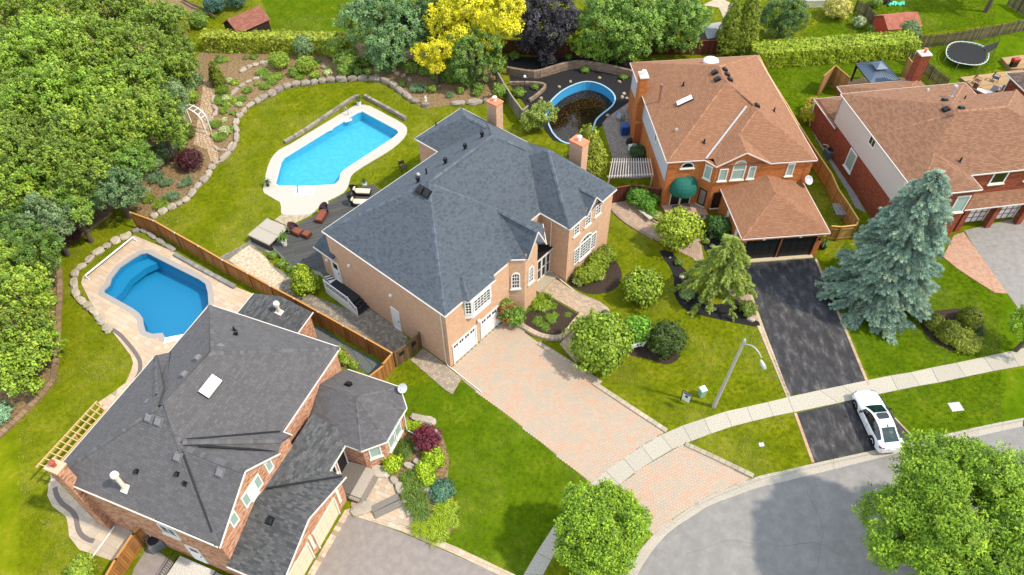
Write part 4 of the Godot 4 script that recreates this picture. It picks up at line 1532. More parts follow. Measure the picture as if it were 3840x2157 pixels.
	wl.lathe(Transform3D(Basis(), hp(-0.16, 3.1, 2.5)), [[0.0, 0], [0.1, 0.05], [0.13, 0.3], [0.0, 0.42]], 8)
	obj("wall_lantern", wl, M.white, house)
	finish(bricks, "brick", M.brick, house)
	finish(shingles, "shingle", M.shingle, house)


func build_house_1() -> void:
	var o1 := g(180 + 26 * 0.74429, 1080 + 942 * 0.74429, 5.6)
	frame(o1, 21.5)
	house = thing("house", "pinkish brick house with charcoal hipped roof beside the deep blue pool", "house", hO, "brick houses on the court")
	wall_col = lin(196, 164, 138)
	bricks = Tiler.new(pals([[214, 164, 130], [196, 134, 102], [222, 180, 150], [178, 110, 84], [216, 172, 142], [204, 146, 112]]), eye, 3)
	var E := 5.55
	var x := wall(hp(0.1, 0.15), hp(0.1, 11.5), E, [[6.7, 3.1, 8.2, 4.4]])
	win(x, 6.72, 3.15, 7.9, 4.35, {"cols": 2})
	door(x, 7.85, 0.25, 8.85, 2.3, M.white, M.white, 0.5)
	x = wall(hp(0.1, 11.5), hp(7.25, 11.5), 8.4, [[4.7, 4.9, 5.4, 6.2], [2.4, 4.9, 4.2, 6.2], [1.1, 4.9, 1.85, 6.0]], PackedVector2Array([Vector2(0, 0), Vector2(7.15, 0), Vector2(7.15, 5.5), Vector2(5.95, 5.5), Vector2(3.4, 7.75), Vector2(0, 5.4)]))
	win(x, 1.15, 4.9, 1.75, 6.05, {"pane": M.curtain_glass, "sill": false})
	for k in 3:
		win(x, 2.42 + k * 0.58, 4.92, 2.98 + k * 0.58, 6.15, {"pane": M.white if k == 1 else M.curtain_glass, "sill": k == 1})
	win(x, 4.75, 4.95, 5.3, 6.1, {"pane": M.curtain_glass, "sill": false})
	wall(hp(7.25, 10.85), hp(14.1, 10.85), E)
	wall(hp(14.1, 10.85), hp(14.1, 0.8), E)
	wall(hp(14.1, 0.8), hp(0.1, 0.8), E)
	# garage wing with gabled front
	x = wall(hp(-0.1, 14.75), hp(6.95, 14.75), 4.5, [[0.4, 0, 2.9, 2.2], [3.5, 0, 6.1, 2.2]], PackedVector2Array([Vector2(0, 0), Vector2(7.05, 0), Vector2(7.05, 2.85), Vector2(3.5, 4.4), Vector2(0, 2.85)]))
	var tan := mat(c8(208, 192, 166), 0.6)
	garage_door(x, 0.5, 0.04, 2.85, 2.15, tan, M.offwhite, false)
	garage_door(x, 3.6, 0.04, 5.95, 2.15, tan, M.offwhite, false)
	for k in [3.2, 6.4]:
		var sh := MB.new()
		sh.prism(rect(k - 0.12, 0.9, k + 0.12, 2.5), x, 0.0, 0.1)
		obj("pilaster", sh, M.offwhite, house)
	wall(hp(6.95, 14.75), hp(6.95, 13.6), 2.9)
	x = wall(hp(6.95, 13.6), hp(9.4, 13.6), 2.9)
	door(x, 1.2, 0.4, 2.2, 2.6, M.white, M.dark_metal)
	win(x, 0.3, 1.1, 1.05, 2.5, {"cols": 2})
	wall(hp(-0.1, 11.5), hp(-0.1, 14.75), 2.85)
	# turret wing with angled front
	var tw := [[9.35, 11.5], [9.35, 15.0], [10.35, 16.05], [12.7, 16.05], [13.1, 15.9], [14.15, 14.95], [14.15, 10.9]]
	for k in tw.size() - 1:
		x = wall(hp(tw[k][0], tw[k][1]), hp(tw[k + 1][0], tw[k + 1][1]), 2.95)
		if k == 1:
			win(x, 0.35, 1.3, 1.15, 2.55, {"pane": M.curtain_glass})
		if k == 2:
			for j in 2:
				win(x, 0.35 + j * 0.9, 0.9, 1.15 + j * 0.9, 2.6, {"pane": M.curtain_glass})
	# porch step and landing
	for s in [[13.65, 14.9, 0.5, [126, 122, 120]], [14.9, 15.6, 0.34, [206, 200, 190]], [15.3, 15.95, 0.18, [160, 154, 146]]]:
		var sm := MB.new()
		sm.col = lin(s[3][0], s[3][1], s[3][2])
		sm.box(Transform3D(Basis(hV, Vector3.UP, -hU), hp(8.15, (s[0] + s[1]) * 0.5, s[2] * 0.5)), Vector3(s[1] - s[0], s[2], 2.4))
		obj("porch_step", sm, M.rock, house)
	# low rear extension
	wall(hp(18.0, 1.05), hp(14.3, 1.05), 2.85)
	wall(hp(14.3, 5.8), hp(18.0, 5.8), 2.85)
	wall(hp(17.8, 5.8), hp(17.8, 1.05), 3.6, [], PackedVector2Array([Vector2(0, 0), Vector2(4.75, 0), Vector2(4.75, 2.85), Vector2(2.37, 3.55), Vector2(0, 2.85)]))
	shingles = Tiler.new(pals([[95, 94, 96], [100, 99, 101], [105, 103, 105], [98, 97, 99], [102, 100, 101], [108, 106, 107]]), eye, 33)
	var e := 5.62
	var c := [9.05, 5.8, 9.1]
	var d := [4.9, 5.5, 9.1]
	var S := hps([[-0.05, 11.05, e], [14.3, 11.05, e], c, d])
	var Bt := hps([[-0.08, 0.0, e], [-0.08, 11.65, e], d])
	var Lf := hps([[14.3, 0.6, e], [5.0, 0.6, e], d, c])
	var Bk := hps([[14.3, 11.05, e], [14.3, 0.6, e], c])
	roof([S, Bt, Lf, Bk, hps([[9.4, -0.05, e], [-0.08, -0.05, e], [4.8, 5.2, 9.05], [6.2, 4.2, 8.4]]),
		hps([[9.9, 0.7, e], [9.3, -0.05, e], [6.2, 3.4, 7.8]]),
		hps([[-0.1, 11.75, 5.5], [-0.1, 7.35, 5.5], [3.45, 7.35, 8.02], [3.45, 11.75, 8.02]]), hps([[6.0, 7.3, 5.75], [6.0, 11.75, 5.75], [3.45, 11.75, 8.02], [3.45, 7.3, 8.02]]),
		hps([[7.35, 10.8, 5.6], [7.35, 11.65, 5.6], [6.65, 11.65, 6.15], [3.6, 7.4, 8.25]]), hps([[6.0, 11.65, 5.75], [6.65, 11.65, 6.15], [3.6, 7.4, 8.25]])], 0.3, 0.16)
	# the lower roofs are newer, mottled shingles
	var keep := shingles
	shingles = Tiler.new(pals([[74, 76, 78], [86, 88, 90], [96, 98, 99], [105, 106, 107], [90, 91, 93]]), eye, 34)
	var G1 := hps([[-0.25, 11.45, 2.95], [-0.25, 15.05, 2.95], [3.4, 15.05, 4.6], [3.4, 11.45, 4.6]])
	roof([G1, hps([[7.15, 15.05, 2.95], [7.15, 11.45, 2.95], [3.4, 11.45, 4.6], [3.4, 15.05, 4.6]]), hps([[6.9, 13.9, 2.95], [9.8, 13.9, 2.95], [9.8, 11.45, 4.4], [4.0, 11.45, 4.4]]),
		hps([[18.1, 0.85, 2.9], [14.2, 0.85, 2.9], [14.2, 3.4, 3.65], [18.1, 3.4, 3.65]]), hps([[14.2, 5.98, 2.9], [18.1, 5.98, 2.9], [18.1, 3.4, 3.65], [14.2, 3.4, 3.65]])])
	finish(shingles, "mottled_shingle", M.shingle, house)
	shingles = keep
	var ap := [11.75, 13.55, 4.7]
	var ti := [11.75, 10.9, 4.7]
	var te := [[9.1, 11.0, 3.0], [9.1, 15.1, 3.0], [10.3, 16.3, 3.0], [12.75, 16.25, 3.0], [13.05, 16.36, 3.0], [14.38, 15.17, 3.0], [14.38, 10.9, 3.0]]
	roof([hps([te[0], te[1], ap, ti]), hps([te[1], te[2], ap]), hps([te[2], te[3], ap]), hps([te[3], te[4], ap]), hps([te[4], te[5], ap]), hps([te[5], te[6], ti, ap])], 0.3, 0.16)
	var cc := lin(102, 101, 103)
	var cl := []
	for k in range(1, 6):
		cl.append([hp(te[k][0], te[k][1], 3.0), hp(ap[0], ap[1], ap[2])])
	caps(cl + [[hp(14.3, 0.6, e), hp(9.05, 5.8, 9.1)], [hp(14.3, 11.05, e), hp(9.05, 5.8, 9.1)], [hp(9.05, 5.8, 9.1), hp(4.9, 5.5, 9.1)], [hp(-0.08, 0, e), hp(4.8, 5.3, 9.08)], [hp(-0.08, 11.65, e), hp(3.3, 7.6, 7.9)], [hp(3.3, 7.6, 8.0), hp(4.9, 5.5, 9.1)], [hp(3.45, 11.7, 8.02), hp(3.45, 7.7, 8.02)], [hp(6.65, 11.65, 6.15), hp(3.6, 7.4, 8.25)], [hp(9.3, -0.05, e), hp(5.6, 4.2, 8.5)]], cc, 0.36)
	# dark metal valleys
	for v in [[hp(7.3, 10.95, 5.72), hp(3.9, 7.5, 8.05)], [hp(6.0, 11.5, 5.85), hp(3.9, 8.3, 7.85)], [hp(0.35, 11.1, 5.95), hp(3.2, 7.7, 7.9)], [hp(9.9, 0.8, 5.75), hp(6.0, 4.6, 8.4)], [hp(7.1, 14.9, 3.05), hp(4.2, 11.7, 4.5)]]:
		var vm := MB.new()
		vm.bar(v[0] + Vector3.UP * 0.02, v[1] + Vector3.UP * 0.02, 0.12, 0.02)
		obj("valley_flashing", vm, M.dark_metal, house)
	gutters([[hp(-0.15, -0.05, e), hp(-0.15, 11.7, e)], [hp(-0.12, 11.78, 5.5), hp(3.45, 11.8, 8.02)], [hp(3.45, 11.8, 8.02), hp(6.0, 11.8, 5.75)], [hp(7.4, 11.7, 5.6), hp(7.4, 11.1, 5.6)], [hp(7.35, 11.1, e), hp(14.3, 11.1, e)], [hp(14.36, 11.0, e), hp(14.36, 0.6, e)], [hp(14.3, 0.55, e), hp(9.4, 0.55, e)], [hp(9.4, -0.1, e), hp(-0.1, -0.1, e)], [hp(-0.28, 15.1, 2.95), hp(3.4, 15.1, 4.6)], [hp(3.4, 15.1, 4.6), hp(7.18, 15.1, 2.95)], [hp(-0.3, 11.5, 2.95), hp(-0.3, 15.05, 2.95)], [hp(6.95, 13.95, 2.95), hp(9.3, 13.95, 2.95)], [hp(9.1, 13.9, 3.0), hp(9.1, 15.15, 3.0)], [hp(9.06, 15.12, 3.0), hp(10.28, 16.36, 3.0)], [hp(10.28, 16.36, 3.0), hp(13.05, 16.4, 3.0)], [hp(13.08, 16.4, 3.0), hp(14.42, 15.2, 3.0)], [hp(14.44, 15.2, 3.0), hp(14.44, 11.1, 3.0)], [hp(18.15, 6.05, 2.9), hp(14.4, 6.05, 2.9)], [hp(18.15, 0.8, 2.9), hp(14.4, 0.8, 2.9)]], M.gutter)
	downspout([hp(14.2, 6.1, 2.8), hp(14.3, 6.0, 0.15)], M.offwhite)
	downspout([hp(12.9, 16.2, 2.8), hp(12.9, 16.15, 0.3), hp(12.6, 18.6, 0.1)], M.white)
	downspout([hp(-0.1, 1.9, 0.2), hp(-4.9, 2.0, 0.1)], M.white)
	chimney(-0.32, 0.8, 0.3, 1.65, 0.0, 7.4, mat(c8(206, 168, 138), 0.85), mat(c8(150, 78, 58), 0.8))
	pipe_vent(Bt, Vector2(470, 1832), 1.5, 0.13, M.offwhite, true)
	for p in [W1(512, 655), W1(560, 675), W1(657, 852), ]:
		box_vent(Bt, p, M.vent, 0.4)
	box_vent(hps([[-0.1, 11.75, 5.5], [-0.1, 7.0, 5.5], [3.45, 7.0, 8.02], [3.45, 11.75, 8.02]]), W1(870, 930), M.vent, 0.4)
	for p in [W1(448, 925), W1(652, 938)]:
		box_vent(Bt, p, M.dark_metal, 0.2)
	pipe_vent(Bt, W1(690, 988), 0.3, 0.07, M.dark_metal)
	for p in [W1(757, 357), W1(688, 440), W1(508, 582)]:
		box_vent(Lf, p, M.vent, 0.38)
	box_vent(Bk, W1(868, 302), M.vent, 0.38)
	pipe_vent(Bk, W1(940, 215), 0.35, 0.07, M.dark_metal)
	box_vent(Bk, W1(945, 237), M.dark_metal, 0.2)
	box_vent(G1, W1(1120, 1173), M.dark_metal, 0.36)
	box_vent(hps([te[5], te[6], ti, ap]), W1(1512, 490), M.dark_metal, 0.36)
	skylight(S, W1(815, 498), 1.4, 0.75)
	pipe_vent(hps([[14.2, 5.98, 2.9], [18.1, 5.98, 2.9], [18.1, 3.4, 3.65], [14.2, 3.4, 3.65]]), W1(1165, 122), 0.85, 0.13, M.offwhite, true)
	finish(bricks, "brick", M.brick, house)
	finish(shingles, "shingle", M.shingle, house)
	dish(hp(14.2, 15.4, 3.05), Vector3(0.5, 0.65, 0.6), 0.34, "satellite_dish", "pale grey dish on the charcoal turret roof")


func build_house_3() -> void:
	frame(g(2340 + 440 * 0.31056, 560 + 700 * 0.31056), -5.25)
	house = thing("house", "orange brick house with terracotta shingle roof, green awning and black garage doors", "house", hO, "brick houses on the court")
	wall_col = lin(168, 112, 70)
	bricks = Tiler.new(pals([[216, 132, 66], [208, 122, 58], [220, 142, 76], [198, 114, 56], [212, 126, 64]]), eye, 4)
	var E := 5.3
	var xl := wall(hp(15.0, 0), hp(0, 0), 2.8)
	plain_wall(hp(15.0, 0.02, 2.8), hp(0, 0.02, 2.8), E, lin(206, 212, 222), PackedVector2Array(), 0.2)
	win(wx(hp(15.0, 0, 0), hp(0, 0, 0)), 10.2, 3.9, 10.9, 4.9, {"cols": 2, "sill": false})
	var x := wall(hp(0, 0), hp(0, 2.95), E, [[0.65, 0, 2.6, 2.3], [1.1, 4.5, 2.25, 5.1]])
	win(x, 1.1, 4.42, 2.28, 5.05, {"arch": 0.55, "rows": 1, "sill_mat": M.offwhite})
	door(x, 0.7, 0.25, 1.65, 2.3, M.offwhite, M.dark_metal)
	door(x, 1.65, 0.25, 2.6, 2.3, M.offwhite, M.dark_metal)
	x = wall(hp(0, 2.95), hp(-1.05, 3.9), E, [[0.35, 0.5, 1.1, 2.3], [0.35, 3.5, 1.1, 5.0]])
	win(x, 0.36, 3.5, 1.08, 4.95, {"pane": M.curtain_glass})
	win(x, 0.36, 0.5, 1.1, 2.3, {"frame": M.dark_metal, "pane": mat(c8(120, 112, 100), 0.15)})
	x = wall(hp(-1.05, 3.9), hp(-1.05, 12.3), 6.6, [[0.3, 0.5, 1.1, 2.3], [0.3, 3.6, 1.05, 4.9], [1.5, 3.6, 2.6, 5.6], [2.9, 3.6, 3.5, 5.0], [6.25, 3.7, 6.9, 5.0]], PackedVector2Array([Vector2(0, 0), Vector2(8.4, 0), Vector2(8.4, 5.3), Vector2(4.4, 5.3), Vector2(2.1, 6.55), Vector2(0, 5.3)]))
	win(x, 0.32, 0.5, 1.08, 2.25, {"frame": M.dark_metal, "pane": M.glass})
	win(x, 0.3, 3.62, 1.05, 4.92, {"pane": M.curtain_glass})
	win(x, 1.4, 3.65, 2.55, 5.75, {"pane": M.curtain_glass, "arch": 0.55, "rows": 2})
	win(x, 2.86, 3.66, 3.48, 5.0, {"pane": M.curtain_glass})
	win(x, 6.24, 3.68, 6.88, 5.05, {"pane": M.curtain_glass})
	wall(hp(-1.05, 12.3), hp(15.0, 12.3), E)
	wall(hp(15.0, 12.3), hp(15.0, 0), E)
	# corner quoins, single cut blocks
	for q in [[hp(-1.05, 11.75), hp(-1.05, 12.3), 5.3], [hp(-7.15, 4.95), hp(-7.15, 5.3), 2.5], [hp(-7.15, 11.2), hp(-7.15, 11.75), 2.5], [hp(0, 0.02), hp(0, 0.45), 5.2]]:
		var qx := wx(q[0], q[1])
		var lw: float = (q[1] - q[0]).length()
		for k in int(q[2] / 0.32):
			var qm := MB.new()
			qm.col = lin(204, 118, 60)
			Tiler.piece(qm, Transform3D(qx.basis, qx * Vector3(0, k * 0.32, 0.01)), lw - (0.12 if k & 1 else 0.0), 0.29, 0.035, 0.035)
			obj("quoin", qm, M.brick, house)
	# garage
	wall(hp(-1.05, 4.95), hp(-7.15, 4.95), 2.6)
	var gx := wx(hp(-1.05, 4.95), hp(-7.15, 4.95))
	win(gx, 2.1, 1.3, 2.5, 2.35, {"pane": M.white})
	win(gx, 4.45, 1.3, 4.85, 2.35, {"pane": M.white})
	x = wall(hp(-7.15, 4.95), hp(-7.15, 11.75), 2.6, [[0.35, 0, 3.2, 2.2], [3.45, 0, 6.25, 2.2]])
	garage_door(x, 0.42, 0.06, 3.12, 2.14, M.dark_metal, M.dark_metal, false)
	garage_door(x, 3.5, 0.06, 6.18, 2.14, M.dark_metal, M.dark_metal, false)
	for k in [1.75, 4.85]:
		var key := MB.new()
		key.prism(PackedVector2Array([Vector2(k - 0.1, 2.22), Vector2(k + 0.1, 2.22), Vector2(k + 0.14, 2.5), Vector2(k - 0.14, 2.5)]), x, 0.0, 0.06)
		obj("keystone", key, M.offwhite, house)
	var sill := MB.new()
	sill.col = lin(206, 190, 160)
	sill.box(Transform3D(Basis(hV, Vector3.UP, -hU), hp(-7.3, 8.3, 0.03)), Vector3(6.2, 0.1, 0.5))
	obj("threshold", sill, M.concrete, house)
	wall(hp(-7.15, 11.75), hp(-1.05, 11.75), 2.6)
	for k in [0.18, 6.55]:
		var ln := MB.new()
		ln.lathe(Transform3D(Basis(), x * Vector3(k, 1.8, 0.12)), [[0, 0], [0.09, 0.06], [0.1, 0.22], [0, 0.34]], 8)
		obj("wall_lantern", ln, M.dark_metal, house)
	# porch slab with mat
	var pm := MB.new()
	pm.col = lin(196, 160, 136)
	pm.prism(to_plane(ground_x(), hps([[-0.02, 0.05, 0], [-0.02, 2.95, 0], [-1.05, 3.9, 0], [-1.7, 3.9, 0], [-1.7, 0.3, 0]])), ground_x(), -0.02, 0.28)
	obj("porch", pm, M.piece, house)
	var mt := MB.new()
	mt.box(Transform3D(Basis(hV, Vector3.UP, -hU), hp(-0.6, 1.75, 0.29)), Vector3(1.6, 0.02, 0.8))
	obj("door_mat", mt, mat(c8(96, 88, 86), 1.0), house)
	shingles = Tiler.new(pals([[158, 112, 82], [164, 118, 87], [169, 122, 91], [161, 115, 85], [173, 126, 94]]), eye, 44)
	var e := 5.38
	var r1 := [8.8, 6.15, 8.6]
	var r2 := [6.2, 6.05, 8.6]
	var L := hps([[15.25, -0.25, e], [-0.2, -0.25, e], r2, r1])
	var F := hps([[-0.2, -0.25, e], [-0.2, 8.0, e], [6.2, 8.0, 8.6], r2])
	var R := hps([[-1.2, 12.5, e], [15.25, 12.5, e], r1, r2])
	var ra := [3.3, 8.1, 7.62]
	var FW := hps([[-1.2, 3.75, e], [-1.2, 12.5, e], ra])
	var Bk := hps([[15.25, 12.5, e], [15.25, -0.25, e], r1])
	roof([L, hps([[-0.2, -0.25, e], [-0.2, 12.2, e], r2]), R, Bk, FW, hps([[5.5, 3.75, e], [-1.2, 3.75, e], ra, [6.0, 8.1, 7.62]]), hps([[-1.2, 12.5, e], [5.5, 12.5, e], [6.0, 8.1, 7.62], ra]),
		hps([[1.6, 3.75, 5.42], [-1.3, 3.75, 5.42], [-1.3, 6.05, 6.72], [1.6, 6.05, 6.72]]), hps([[-1.3, 8.4, 5.42], [1.6, 8.4, 5.42], [1.6, 6.05, 6.72], [-1.3, 6.05, 6.72]])], 0.3, 0.145, 0.022, 0.0)
	var gp := [-3.6, 8.45, 3.98]
	var gq := [-1.0, 8.45, 3.98]
	var GL := hps([[-1.0, 4.75, 2.7], [-7.3, 4.75, 2.7], gp, gq])
	roof([GL, hps([[-7.3, 4.75, 2.7], [-7.3, 12.1, 2.7], gp]), hps([[-7.3, 12.1, 2.7], [-1.0, 12.1, 2.7], gq, gp])], 0.3, 0.145, 0.022, 0.0)
	var cc := lin(172, 124, 94)
	caps([[hp(15.25, -0.25, e), hp(8.8, 6.15, 8.6)], [hp(15.25, 12.5, e), hp(8.8, 6.15, 8.6)], [hp(8.8, 6.15, 8.6), hp(6.2, 6.05, 8.6)], [hp(-0.2, -0.25, e), hp(6.2, 6.05, 8.6)], [hp(4.0, 8.2, 7.6), hp(6.2, 6.05, 8.6)], [hp(-1.2, 12.5, e), hp(3.3, 8.1, 7.62)], [hp(-1.2, 3.75, e), hp(3.3, 8.1, 7.62)], [hp(-1.3, 6.05, 6.72), hp(1.4, 6.05, 6.72)], [hp(-7.3, 4.75, 2.7), hp(-3.6, 8.45, 3.98)], [hp(-7.3, 12.1, 2.7), hp(-3.6, 8.45, 3.98)], [hp(-3.6, 8.45, 3.98), hp(-1.1, 8.45, 3.98)]], cc, 0.26)
	var vm := MB.new()
	vm.bar(hp(-0.2, 3.1, 5.47), hp(3.9, 7.4, 7.62), 0.16, 0.03)
	obj("valley_flashing", vm, M.metal, house)
	gutters([[hp(15.3, -0.3, e), hp(-0.2, -0.3, e)], [hp(-0.26, -0.3, e), hp(-0.26, 3.0, e)], [hp(-0.26, 3.0, e), hp(-1.26, 3.75, e)], [hp(-1.33, 3.7, 5.42), hp(-1.33, 6.05, 6.74)], [hp(-1.33, 6.05, 6.74), hp(-1.33, 8.45, 5.42)], [hp(-1.26, 8.4, e), hp(-1.26, 12.5, e)], [hp(-1.2, 12.55, e), hp(15.3, 12.55, e)], [hp(15.3, 12.5, e), hp(15.3, -0.25, e)], [hp(-1.0, 4.7, 2.7), hp(-7.3, 4.7, 2.7)], [hp(-7.36, 4.7, 2.7), hp(-7.36, 12.15, 2.7)], [hp(-7.3, 12.15, 2.7), hp(-1.0, 12.15, 2.7)]], mat(c8(206, 190, 180), 0.6))
	# chimney breast on the left wall, wide at the foot
	wall_col = lin(168, 112, 70)
	chimney(9.6, -0.65, 10.6, 0.05, 0.0, 7.2, M.offwhite, M.white)
	var fl := MB.new()
	fl.col = lin(190, 108, 56)
	fl.box(Transform3D(Basis(hV, Vector3.UP, -hU), hp(10.1, -0.35, 1.3)), Vector3(0.72, 2.6, 2.0))
	obj("chimney_breast", fl, M.brick, house)
	# bullnose awning: quarter dome of green fabric
	var aw := MB.new()
	var n := 10
	var grid := []
	for i in n + 1:
		var a := PI * i / n
		var row := []
		for j in 7:
			var b := PI * 0.5 * j / 6.0
			row.append(hp(-1.15 * sin(a) * cos(b) * 1.0 - 0.02, 1.7 + cos(a) * -1.25 * (0.35 + 0.65 * cos(b) if j < 6 else 0.35), 2.15 + 1.3 * sin(b)))
		grid.append(row)
	for i in n:
		for j in 6:
			aw.quad(grid[i][j], grid[i + 1][j], grid[i + 1][j + 1], grid[i][j + 1])
	for i in n:
		aw.quad(grid[i][0] - Vector3.UP * 0.22, grid[i + 1][0] - Vector3.UP * 0.22, grid[i + 1][0], grid[i][0])
	obj("awning", aw, mat(c8(12, 92, 78), 0.8), house)
	for p in [V3(672, 165), V3(690, 210)]:
		box_vent(L, p, M.dark_metal, 0.45)
	for p in [V3(737, 148), V3(752, 180), V3(770, 213), V3(948, 385)]:
		box_vent(R, p, M.dark_metal, 0.4)
	pipe_vent(L, V3(303, 355), 1.6, 0.08, mat(c8(150, 110, 96), 0.5, 0.4), true)
	pipe_vent(L, V3(462, 250), 0.4, 0.07, M.dark_metal)
	box_vent(L, V3(422, 545), M.metal, 0.2)
	pipe_vent(hps([[-0.2, -0.25, e], [-0.2, 12.2, e], r2]), V3(600, 628), 0.4, 0.07, M.dark_metal)
	pipe_vent(R, V3(1063, 420), 0.4, 0.07, M.dark_metal)
	skylight(L, V3(474, 355), 0.6, 1.5)
	var tv := MB.new()
	tv.lathe(Transform3D(Basis(hV, Vector3.UP, -hU), on_roof(Bk, V3(645, 98)) + Vector3.UP * 0.1), [[0.75, 0], [0.7, 0.2], [0.4, 0.36], [0, 0.42]], 14)
	obj("skylight_dome", tv, M.white, house)
	finish(bricks, "brick", M.brick, house)
	finish(shingles, "shingle", M.shingle, house)
	dish(hp(-1.4, 12.1, 3.0), Vector3(0.35, 0.8, 0.6), 0.42, "satellite_dish", "grey dish at the corner of the terracotta garage roof")
	# house number over the garage doors
	var tm := TextMesh.new()
	tm.text = "1110"
	tm.font_size = 16
	tm.pixel_size = 0.014
	tm.depth = 0.03
	var nm := MeshInstance3D.new()
	nm.name = "house_number"
	nm.mesh = tm
	nm.material_override = M.dark_metal
	nm.transform = Transform3D(Basis(hV, Vector3.UP, -hU), hp(-7.19, 8.3, 2.38) - hO)
	house.add_child(nm, true)


func build_house_4() -> void:
	frame(g(3000 + 95 * 0.49763, 180 + 640 * 0.49763), -8.22)
	house = thing("house", "dark red brick house with white upper side wall and brown shingle roof", "house", hO, "brick houses on the court")
	wall_col = lin(122, 72, 52)
	bricks = Tiler.new(pals([[164, 84, 54], [152, 74, 46], [172, 94, 62], [142, 68, 44], [158, 80, 52]]), eye, 6)
	var E := 5.95
	var x := wall(hp(1.3, 0.1), hp(-16.2, 0.1), 3.1, [[7.5, 0.9, 9.0, 3.1]])
	win(x, 7.6, 1.0, 8.9, 3.02, {"pane": M.curtain_glass, "fw": 0.12})
	x = plain_wall(hp(-2.3, 0.12, 3.1), hp(-16.2, 0.12, 3.1), E, lin(222, 218, 210))
	win(x, 5.8, 1.85, 6.85, 2.85, {"cols": 2, "sill": false, "fw": 0.09})
	plain_wall(hp(-2.3, 12.0, 2.9), hp(-2.3, 0.12, 2.9), E, lin(222, 218, 210))
	x = wall(hp(-16.2, 0.1), hp(-16.2, 5.2), E)
	win(x, 3.7, 3.4, 4.9, 5.2, {"pane": M.curtain_glass, "fw": 0.1})
	wall(hp(-16.2, 5.2), hp(-14.4, 5.2), E)
	x = wall(hp(-14.4, 5.2), hp(-14.4, 16.0), E, [[2.6, 4.4, 4.1, 5.8]])
	win(x, 2.65, 4.45, 4.05, 5.75, {"pane": M.glass, "fw": 0.11})
	win(x, 5.9, 4.45, 7.3, 5.75, {"pane": M.glass, "fw": 0.11})
	wall(hp(-9.0, 16.0), hp(-2.3, 12.1), E)
	wall(hp(1.3, 12.1), hp(1.3, 0.1), 2.9)
	wall(hp(3.0, 11.6), hp(3.0, 3.2), 2.9)
	wall(hp(3.0, 3.2), hp(1.3, 3.2), 2.9)
	# garage doors behind brick piers under a lean-to roof
	x = wx(hp(-14.38, 5.2), hp(-14.38, 16.0))
	garage_door(x, 0.4, 0.05, 1.5, 2.3, M.white, M.white, false)
	garage_door(x, 2.0, 0.05, 4.3, 2.3, M.white, M.white, false)
	garage_door(x, 4.9, 0.05, 7.2, 2.3, M.white, M.white, false)
	for v in [6.6, 9.5, 12.4]:
		var pm := MB.new()
		pm.col = wall_col
		pm.box(Transform3D(Basis(hV, Vector3.UP, -hU), hp(-15.1, v, 1.4)), Vector3(0.45, 2.8, 0.45))
		obj("pier", pm, M.brick, house)
		for e2 in [[hp(-15.33, v - 0.23), hp(-15.33, v + 0.23)], [hp(-14.87, v - 0.23), hp(-15.33, v - 0.23)]]:
			bricks.cover(rect(0, 0, 0.46, 2.8), wx(e2[0], e2[1]), 0.235, 0.08, 0.014, 0.012, 0.012)
	shingles = Tiler.new(pals([[148, 108, 82], [156, 114, 87], [162, 119, 91], [143, 104, 79], [166, 123, 95]]), eye, 55)
	var e := 6.0
	var r1 := [-8.4, 6.15, 8.45]
	var r2 := [-9.5, 6.1, 8.45]
	var L := hps([[-2.2, 0.0, e], [-14.8, 0.0, e], r2, r1])
	var Bk := hps([[-2.2, 12.2, e], [-2.2, 0.0, e], r1])
	var FF := hps([[-14.65, 0.0, e], [-14.65, 16.3, e], [-9.4, 10.7, 8.47], r2])
	var wr := [-12.9, 2.7, 7.12]
	var R := hps([[-9.0, 12.2, e], [-2.2, 12.2, e], r1, [-9.0, 6.2, 8.45]])
	roof([L, Bk, FF, R, hps([[-14.65, 16.3, e], [-4.0, 16.3, e], [-9.4, 10.7, 8.47]]), hps([[-4.15, 16.3, e], [-4.15, 6.2, e], [-9.4, 6.2, 8.47], [-9.4, 10.7, 8.47]]),
		hps([[-16.45, 0.0, e], [-16.45, 5.4, e], wr]), hps([[-9.5, 0.0, e], [-16.45, 0.0, e], wr, [-10.5, 2.7, 7.12]]), hps([[-16.45, 5.4, e], [-10.0, 5.4, e], [-10.5, 2.7, 7.12], wr]),
		hps([[3.2, 3.1, 2.98], [-2.2, 3.1, 2.98], [-2.2, 5.6, 4.0], [0.9, 5.6, 3.95]]), hps([[3.2, 11.8, 2.98], [3.2, 3.1, 2.98], [0.9, 5.6, 3.95], [0.9, 9.3, 3.95]]), hps([[-2.2, 11.8, 2.98], [3.2, 11.8, 2.98], [0.9, 9.3, 3.95], [-2.2, 9.3, 3.95]]), hps([[-2.2, 5.6, 3.96], [-2.2, 9.3, 3.96], [0.9, 9.3, 3.95], [0.9, 5.6, 3.95]]),
		hps([[1.5, -0.05, 2.98], [-3.3, -0.05, 2.98], [-3.3, 1.6, 3.7], [0.0, 1.6, 3.7]]), hps([[1.5, 3.3, 2.98], [1.5, -0.05, 2.98], [0.0, 1.6, 3.7], [0.0, 3.3, 3.7]]), hps([[0.0, 1.6, 3.7], [-3.3, 1.6, 3.7], [-2.3, 3.3, 3.7], [0.0, 3.3, 3.72]]),
		hps([[-15.5, 5.15, 2.85], [-15.5, 16.2, 2.85], [-14.3, 16.2, 3.55], [-14.3, 5.15, 3.55]])], 0.3, 0.145, 0.022, 0.0)
